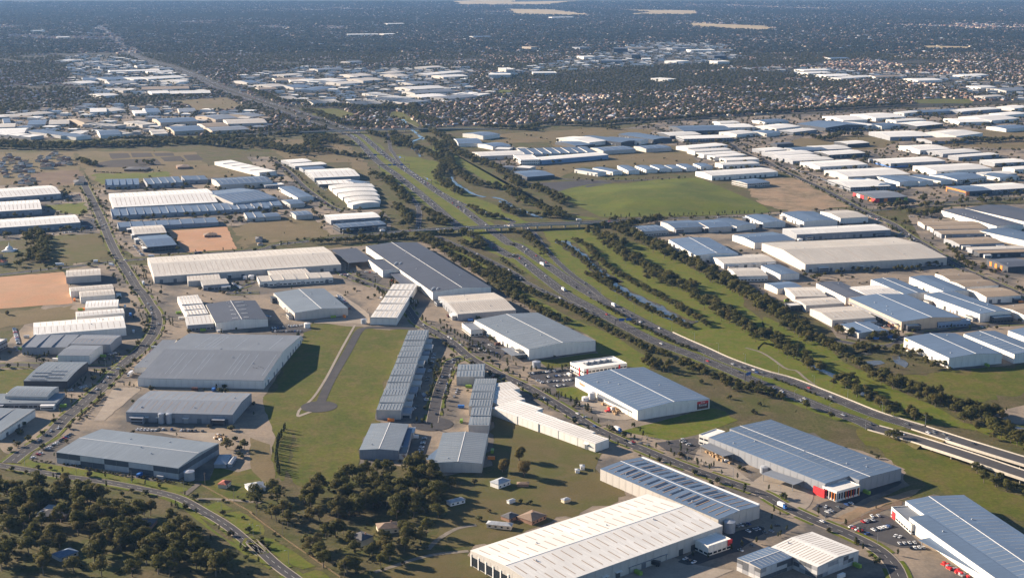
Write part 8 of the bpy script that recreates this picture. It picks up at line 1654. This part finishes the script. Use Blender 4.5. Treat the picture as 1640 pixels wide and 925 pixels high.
# beyond: clumps of canopy with roofs between
def clump(seed):
    r_ = np.random.default_rng(seed); Q = []
    for k in range(11):
        x, y, h = r_.uniform(-36, 36), r_.uniform(-36, 36), r_.uniform(6, 12); Q.append(leaf_cloud(r_, [(x, y, h * .62, h * .5, 1), (x + 3, y + 2, h * .5, h * .4, .8)], 13, 1.9, .8))
    return mesh_np('canopy_clump', np.concatenate(Q), 'leaf_f')
CL_ = [clump(k) for k in range(5)]
CP = spread(6800, 17500, lambda y: 58 + (y - 6800) * .0025); f2 = field(CP, .0016, 21) + .5 * field(CP, .008, 22); CPk = CP[f2 > -1.35]
cl_pts = []
for (x, y), dn in zip(CP, f2):
    if dn > -1.45 and not on_road(x, y, 25): cl_pts.append((random.randrange(5), x, y, 0, random.uniform(.9, 1.25), random.uniform(.8, 1.25), random.uniform(0, 6.28)))
    if dn < .9:
        for q in range(1 + (dn < 0) + (y < 9000 and dn < .4)): far_house.append((random.randrange(len(HV)), x + random.uniform(-30, 30), y + random.uniform(-30, 30), 0, random.uniform(1.0, 1.6), random.uniform(1.0, 1.5), ROT0 + random.choice((0, 1)) * R(90) + random.gauss(0, .2)))
scatter('far_treetops', 'distant canopy of trees reaching to the top of the view', CL_, cl_pts)
scatter('far_houses', 'distant suburb of small roofs too many to count', HV, far_house)
SV = []
for k, (rk, wk) in enumerate((('w', 'w'), ('c', 'c'), ('b', 'w'), ('g', 'c'), ('w', 'c'), ('t', 'c'))):
    mb = MB(); mb.box(-.5, .5, -.5, .5, 0, 1); mb.f.pop(1); mb.mi.pop(); mb.cur = 1; mb.quad((-.5, -.51, 1.0), (.5, -.51, 1.0), (.5, 0, 1.12), (-.5, 0, 1.12)); mb.quad((.5, .51, 1.0), (-.5, .51, 1.0), (-.5, 0, 1.12), (.5, 0, 1.12)); SV.append(mb.mesh('shed', ['wall_' + wk, 'roof_' + rk + 'y']))
sheds = []; taken = []
for (nm, mt, ly, pts) in PATCH:
    if mt == 'conc2' or (mt == 'conc' and min(p[1] for p in pts) > 2450):
        A = np.array(pts); lo, hi = A.min(0), A.max(0); n = int((hi - lo).prod() / 1e4 * 5); Q = rng.random((n, 2)) * (hi - lo) + lo; Q = Q[inpoly(Q, pts)]; Q = Q[~in_building(Q, 16)]
        for x, y in Q:
            if on_road(x, y, 22) or any(abs(x - a) < 34 and abs(y - b2) < 34 for a, b2 in taken): continue
            taken.append((x, y)); sheds.append((random.randrange(6), x, y, 0, random.uniform(15, 34), random.uniform(5.5, 8), R(-12 if x < 0 else -25) + random.choice((0, R(90))) + random.gauss(0, .04)))
scatter('far_sheds', 'small distant factory sheds packed between the larger warehouses', SV, sheds)
# ------------------------------------------------------------------ vehicles
PAINT = {'white': (.72, .72, .72), 'silver': (.40, .41, .43), 'grey': (.13, .135, .14), 'black': (.015, .015, .017), 'red': (.42, .02, .02), 'blue': (.03, .08, .25), 'dark': (.03, .035, .045), 'yellow': (.6, .38, .02)}
for k, c in PAINT.items(): M['car_' + k] = flat('car_paint_' + k, c, .3)
def car_parts():
    b = MB()
    def ring(x0, x1, y, z0, z1, tx0=0, tx1=0, ty=0): b.hexa([(x0, -y, z0), (x1, -y, z0), (x1, y, z0), (x0, y, z0)], [(x0 + tx0, -y + ty, z1), (x1 - tx1, -y + ty, z1), (x1 - tx1, y - ty, z1), (x0 + tx0, y - ty, z1)])
    ring(-2.25, 2.25, .9, .28, .62, .03, .03, 0); ring(-2.2, 2.2, .9, .62, .92, .06, .25, .05)
    b2 = MB(); b2.hexa([(-1.75, -.82, .93), (.95, -.82, .93), (.95, .82, .93), (-1.75, .82, .93)], [(-1.3, -.66, 1.38), (.25, -.66, 1.38), (.25, .66, 1.38), (-1.3, .66, 1.38)])
    rf = MB(); rf.box(-1.28, .22, -.64, .64, 1.385, 1.45)
    wh = MB(); wh.tube((0, -.11, 0), (0, .11, 0), .33, .33, 10)
    return b, b2, rf, wh
cb, cg, crf, cw = car_parts()
CARM = {}
for k in PAINT:
    mb = MB(); mb.v = cb.v + cg.v + crf.v; mb.f = cb.f + [tuple(len(cb.v) + q for q in f) for f in cg.f] + [tuple(len(cb.v) + len(cg.v) + q for q in f) for f in crf.f]; mb.mi = [0] * len(cb.f) + [1] * len(cg.f) + [0] * len(crf.f)
    for wx in (-1.4, 1.4):
        for wy in (-.86, .86):
            mb.cur = 2; mb.tube((wx, wy - .1, .32), (wx, wy + .1, .32), .32, .32, 8)
    CARM[k] = (mb.mesh('car', ['car_' + k, 'glass', 'tyre']), cb.mesh('body', 'car_' + k), crf.mesh('roof', 'car_' + k))
CG, CWH = cg.mesh('glasshouse', 'glass'), cw.mesh('wheel', 'tyre')
CPICK = ['white'] * 9 + ['silver'] * 5 + ['grey'] * 4 + ['black'] * 3 + ['red', 'blue', 'dark', 'dark']
CW_ = {'white': 'white', 'silver': 'silver', 'grey': 'grey', 'black': 'black', 'red': 'red', 'blue': 'blue', 'dark': 'dark', 'yellow': 'yellow'}
VEH = []
for ph, rows in CARS:
    for pts, sp, mode, fill in rows:
        P = resample(pts, sp)
        for i in range(len(P)):
            if random.random() > fill: continue
            d = P[min(i + 1, len(P) - 1)] - P[max(i - 1, 0)]; a = math.atan2(d[1], d[0]) + (math.pi / 2 if mode == 'x' else 0) + random.gauss(0, .03)
            VEH.append((P[i][0], P[i][1], .26, a + (math.pi if random.random() < .5 else 0), 'parked ' + ph, 'cars parked ' + ph))
def lane_cars(P, offs, gap, phrase, rev, y0, y1):
    for off in offs:
        D = resample(offset(P[:, :3] if P.shape[1] > 2 else P, off), 4.0); i = random.randrange(8)
        while i < len(D) - 2:
            if y0 < D[i][1] < y1:
                d = D[i + 1] - D[i]; z = D[i][2] + .12 if D.shape[1] > 2 else .34
                VEH.append((D[i][0], D[i][1], z, math.atan2(d[1], d[0]) + (math.pi if rev else 0), phrase, 'cars ' + phrase))
            i += max(3, int(random.expovariate(1 / (gap / 4))))
RL = {}
for nm, wd, P in ROAD_LINES: RL.setdefault(nm, []).append(P)
F1, F2 = RL['freeway']
lane_cars(F1, (-4.4, -.7, 3), 260, 'driving on the near freeway carriageway', False, 900, 2300); lane_cars(F2, (-4.4, -.7, 3), 150, 'driving on the far freeway carriageway', True, 900, 2300)
lane_cars(F1, (-4.4, -.7, 3), 90, 'driving on the distant freeway', False, 2300, 7000); lane_cars(F2, (-4.4, -.7, 3), 55, 'driving on the distant freeway', True, 2300, 7000)
for P in RL['viaduct']: lane_cars(P, (-4.4, -.7, 3), 140, 'driving on the freeway viaduct', False, 900, 1500)
for P in RL['overpass'][:1]: lane_cars(P, (-4, -1.5, 3), 30, 'crossing the cross road bridge', False, 900, 3000)
for P in RL['ramp']: lane_cars(P, (0,), 90, 'on the freeway ramps', False, 900, 3000)
for P in RL['street']: lane_cars(P, (-2.2, 2.2), 210, 'driving along the estate streets', random.random() < .5, 880, 2600)
VEH = [v for v in VEH if abs(v[0]) < v[1] * .375]
vb = in_building([(v[0], v[1]) for v in VEH], .3); VEH = [v for v, q in zip(VEH, vb) if not q]
VEH.sort(key=lambda v: v[1])
far_cars = []
for i, (x, y, z, a, ph, gp) in enumerate(VEH):
    k = random.choice(CPICK)
    if i < 300:
        if i < 110:
            o = empty('car', (x, y, z), a); link('body', CARM[k][1], o); link('glasshouse', CG, o); link('roof', CARM[k][2], o)
            for wx in (-1.4, 1.4):
                for wy in (-.86, .86): link('wheel', CWH, o, (wx, wy, .33))
        else: o = link('car', CARM[k][0], None, (x, y, z), a)
        tag(o, CW_[k] + ' car ' + ph, 'car', gp)
    else: far_cars.append((sorted(PAINT).index(k), x, y, z, 1, 1, a))
scatter('distant_cars', 'distant cars on roads and in parking lots, too small to tell apart', [CARM[k][0] for k in sorted(PAINT)], far_cars)
for label, colr, p, q in TRUCKS:
    a = math.atan2(q[1] - p[1], q[0] - p[0]); ln = 12.0 if 'semi' in label or 'coach' in label or 'trailer' in label else 8.5
    o = empty('truck' if 'coach' not in label else 'coach', (p[0], p[1], .4), a); tag(o, label, 'truck' if 'coach' not in label else 'coach', 'trucks and coaches')
    bmat = 'car_white' if colr in ('white', 'blue', 'yellow') else 'car_dark'; mb = MB(); mb.box(-ln / 2, ln / 2 - 2.4, -1.25, 1.25, 1.0, 3.7); mb.build('cargo_box', bmat, o)
    mb = MB(); mb.hexa([(ln / 2 - 2.1, -1.2, .5), (ln / 2, -1.2, .5), (ln / 2, 1.2, .5), (ln / 2 - 2.1, 1.2, .5)], [(ln / 2 - 2.1, -1.15, 2.9), (ln / 2 - .5, -1.15, 2.9), (ln / 2 - .5, 1.15, 2.9), (ln / 2 - 2.1, 1.15, 2.9)]); cab = mb.build('cab', {'white': 'car_white', 'dark': 'car_dark', 'blue': 'blue_p', 'yellow': 'yellow'}[colr], o)
    mb = MB(); mb.box(ln / 2 - .52, ln / 2 - .15, -1.05, 1.05, 1.7, 2.6); mb.build('windscreen', 'glass', cab)
    mb = MB(); mb.box(-ln / 2, ln / 2 - 1, -.5, .5, .6, .98); mb.build('chassis', 'steel', o)
    for wx in (-ln / 2 + 1, -ln / 2 + 2.2, ln / 2 - 1.2):
        for wy in (-1.05, 1.05): ow = link('wheel', CWH, o, (wx, wy, .45)); ow.scale = (1.4, 1.4, 1.4)
# ------------------------------------------------------------------ tanks and silos
for label, p, r_, h, mt, ct in TANKS:
    o = empty(ct.replace(' ', '_'), (p[0], p[1], .2)); tag(o, label, ct, 'tanks and silos'); mb = MB(); mb.tube((0, 0, 0), (0, 0, h), r_, r_, 28, False); mb.build('shell', mt, o)
    mb = MB(); mb.tube((0, 0, h + .02), (0, 0, h + r_ * .22), r_ * 1.03, .2, 28); mb.build('lid', mt, o)
    mb = MB(); mb.box(r_ + .05, r_ + .15, -.3, .3, 0, h); mb.build('ladder', 'gal', o)
# ------------------------------------------------------------------ sign gantries and lamp posts
for label, a, b_, sg in GANTRY:
    a, b_ = Vector((a[0], a[1], 0)), Vector((b_[0], b_[1], 0)); d = b_ - a; ln = max(d.length, 6); o = empty('sign_gantry', a, math.atan2(d.y, d.x)); tag(o, label, 'gantry', 'freeway sign gantries')
    for x in (0, ln): mb = MB(); mb.box(x - .35, x + .35, -.35, .35, 0, 7.6); mb.build('post', 'steel', o)
    mb = MB(); mb.box(-.4, ln + .4, -.5, .5, 7.6, 8.7); mb.build('beam', 'steel', o)
    for f in sg: mb = MB(); mb.box(ln * f - 3.2, ln * f + 3.2, -.75, -.55, 6.3, 9.6); mb.build('sign_panel', 'signblue', o)
def lamp(kind):
    p = MB(); p.tube((0, 0, 0), (0, 0, 10.5), .17, .1, 6); hd = MB(); hd.tube((0, 0, 10.4), (0, 2.2, 11.0), .08, .07, 5); hd.box(-.25, .25, 2.0, 3.0, 10.9, 11.1); return p.mesh('pole', 'gal'), hd.mesh('lamp_arm', 'gal')
LP, LH = lamp(0); nl = 0
for P, off, ph in ((F1, -9.5, 'near freeway verge'), (F2, 9.5, 'far freeway verge'), (RL['overpass'][0], 8.5, 'cross road bridge')) + tuple((P, 7.2, 'estate streets') for P in RL['street'][:1] + RL['street'][3:4] + RL['street'][8:10]):
    D = resample(P, 48.0); Q = offset(D, off)
    for i, q in enumerate(Q):
        if q[1] > 2100 or abs(q[0]) > q[1] * .38 or q[1] < 870: continue
        tn = D[min(i + 1, len(D) - 1)] - D[max(0, i - 1)]; a = math.atan2(tn[1], tn[0]) + (0 if off < 0 else math.pi)
        o = empty('lamp_post', (q[0], q[1], q[2] if len(q) > 2 else .1), a); tag(o, 'slim grey lamp post along the ' + ph, 'lamp post', 'lamp posts along the ' + ph); link('pole', LP, o); link('lamp_arm', LH, o)
# crash barriers along the far carriageway
for P, off, lb in ((F2, 8.2, 'pale concrete barrier along the outer edge of the far carriageway'),):
    D = resample(P, 10.0); D = D[(D[:, 1] < 1500) & (D[:, 1] > 900)]; mb = MB(); A, B = offset(D, off), offset(D, off + .5)
    for i in range(len(D) - 1): q = [A[i], A[i + 1], B[i + 1], B[i]]; mb.hexa([(v[0], v[1], .1) for v in q], [(v[0], v[1], 1.25) for v in q])
    tag(mb.build('crash_barrier', 'barrier' if off > 8.1 else 'gal'), lb, 'barrier')
CONT = {'blue': 'blue_p', 'rust red': 'signbrown', 'white': 'white', 'grey': 'zinc', 'green': 'green_p', 'orange': 'orange_p'}
cbm = MB(); cbm.box(-3, 3, -1.2, 1.2, .1, 2.6)
for i in range(14): cbm.box(-2.9 + i * .42, -2.75 + i * .42, -1.24, -1.2, .2, 2.5); cbm.box(-2.9 + i * .42, -2.75 + i * .42, 1.2, 1.24, .2, 2.5)
cdm = MB(); cdm.box(3.0, 3.06, -1.1, -.03, .2, 2.5); cdm.box(3.0, 3.06, .03, 1.1, .2, 2.5)
CM = {k: (cbm.mesh('body', v), cdm.mesh('door', v)) for k, v in CONT.items()}
nc = 0
for (cx, cy, rot, L, W_, h) in sorted(RECTS, key=lambda q: q[1]):
    if nc > 95 or L * W_ < 900 or cy > 1900 or abs(cx) > cy * .37: continue
    for q in range(3):
        sd = random.choice((-1, 1)); lx, ly = random.uniform(-.45, .45) * L, sd * (W_ / 2 + random.uniform(4, 9))
        if random.random() < .5: lx, ly = sd * (L / 2 + random.uniform(4, 9)), random.uniform(-.45, .45) * W_
        x, y = cx + lx * math.cos(rot) - ly * math.sin(rot), cy + lx * math.sin(rot) + ly * math.cos(rot)
        okp = any(mt in ('conc', 'concl') and inpoly([(x, y)], pts)[0] for (nm, mt, ly_, pts) in PATCH) and not any(mt not in ('conc', 'concl', 'asph') and ly_ >= 1 and inpoly([(x, y)], pts)[0] for (nm, mt, ly_, pts) in PATCH)
        if not okp or in_building([(x, y)], 3)[0] or on_road(x, y, 4): continue
        k = random.choice(list(CONT)); o = empty('shipping_container', (x, y, .3), rot + random.choice((0, R(90)))); tag(o, k + ' shipping container in the yards ' + ('left of the green field' if x < -200 else ('along the front street' if y < 1330 else 'beyond the pale blue units')), 'container', 'shipping containers in the yards'); link('body', CM[k][0], o); link('door', CM[k][1], o); nc += 1
# ------------------------------------------------------------------ the white stupa by the tree row
sx, sy = STUPA[0]
st = empty('stupa', (sx, sy, 0)); tag(st, 'small white bell-shaped stupa with a spire in the left garden', 'stupa')
mb = MB(); mb.box(-9, 9, -9, 9, 0, 1.2); mb.box(-7, 7, -7, 7, 1.2, 2.2); mb.build('terrace', 'white', st)
mb = MB(); pr = [(5.2, 2.2), (5.0, 4), (4.2, 5.6), (2.6, 6.8), (1.4, 7.4)]
for (r0, z0), (r1, z1) in zip(pr[:-1], pr[1:]): mb.tube((0, 0, z0), (0, 0, z1), r0, r1, 24)
mb.build('dome', 'white', st); mb = MB(); mb.tube((0, 0, 7.4), (0, 0, 13), 1.1, .1, 12); mb.build('spire', 'white', st)
# ------------------------------------------------------------------ pallets and goods in the yards
for ph, pts, n, mats in YARD:
    for i in range(n):
        A = np.array(pts); k = rng.dirichlet(np.ones(len(A))); p = (A * k[:, None]).sum(0)
        if in_building([p], .5)[0]: continue
        w_, h_ = random.uniform(2, 4.5), random.uniform(1, 2.4); mt = random.choice(mats)
        o = empty('goods_stack', (p[0], p[1], .25), random.choice((0, 1.57)) + .4 + random.gauss(0, .1)); tag(o, {'timber': 'stack of timber pallets ', 'red': 'red machine ', 'white': 'white crate stack ', 'zinc': 'grey crate stack '}[mt] + ph, 'goods', 'goods ' + ph)
        mb = MB(); mb.box(-w_ / 2, w_ / 2, -1, 1, 0, .2); mb.build('pallet', 'timber', o)
        mb = MB(); mb.box(-w_ / 2 + .1, -.1, -.95, .9, .22, h_); mb.box(.1, w_ / 2 - .1, -.9, .95, .22, h_ * random.uniform(.6, 1)); mb.build('load', mt, o)
FP = resample(smooth(FENCE, 4), 3.2); fo = empty('timber_fence', (FP[0][0], FP[0][1], 0)); tag(fo, 'long timber post-and-rail fence along the lower left road', 'fence')
fr = MB()
for i in range(len(FP) - 1):
    a, b2 = FP[i] - FP[0], FP[i + 1] - FP[0]
    for z in (.5, 1.15): fr.tube((a[0], a[1], z), (b2[0], b2[1], z), .09, .09, 4, False)
fr.build('rail', 'timber', fo); pmb = MB(); pmb.box(-.1, .1, -.1, .1, 0, 1.5); pme = pmb.mesh('post', 'timber')
for p in FP: link('post', pme, fo, (p[0] - FP[0][0], p[1] - FP[0][1], 0))
pp = MB(); pp.tube((0, 0, 0), (0, 0, 10.5), .2, .14, 7); ppm = pp.mesh('pole', 'bark'); ca = MB(); ca.box(-1.2, 1.2, -.08, .08, 9.6, 9.8); cam_ = ca.mesh('crossarm', 'bark')
for i, p in enumerate(resample(FP, 38.0)):
    o = empty('power_pole', (p[0] + 2.5, p[1] + 1, 0), .8); tag(o, 'timber power pole beside the post-and-rail fence', 'power pole', 'power poles along the lower left road'); link('pole', ppm, o); link('crossarm', cam_, o)
# ------------------------------------------------------------------ the air
hz = MB(); hz.box(-43000, 43000, -3200, 61000, -1, 406)
m = bpy.data.materials.new('haze_air'); m.use_nodes = True; t = m.node_tree; t.nodes.remove(t.nodes['Principled BSDF'])
pv = t.nodes.new('ShaderNodeVolumePrincipled'); pv.inputs['Color'].default_value = (.27, .53, 1, 1); pv.inputs['Density'].default_value = 2.0e-5; pv.inputs['Anisotropy'].default_value = .1
t.links.new(pv.outputs[0], t.nodes['Material Output'].inputs['Volume']); M['haze'] = m
tag(hz.build('haze', 'haze'), 'thin blue haze over the whole plain', kind='stuff')
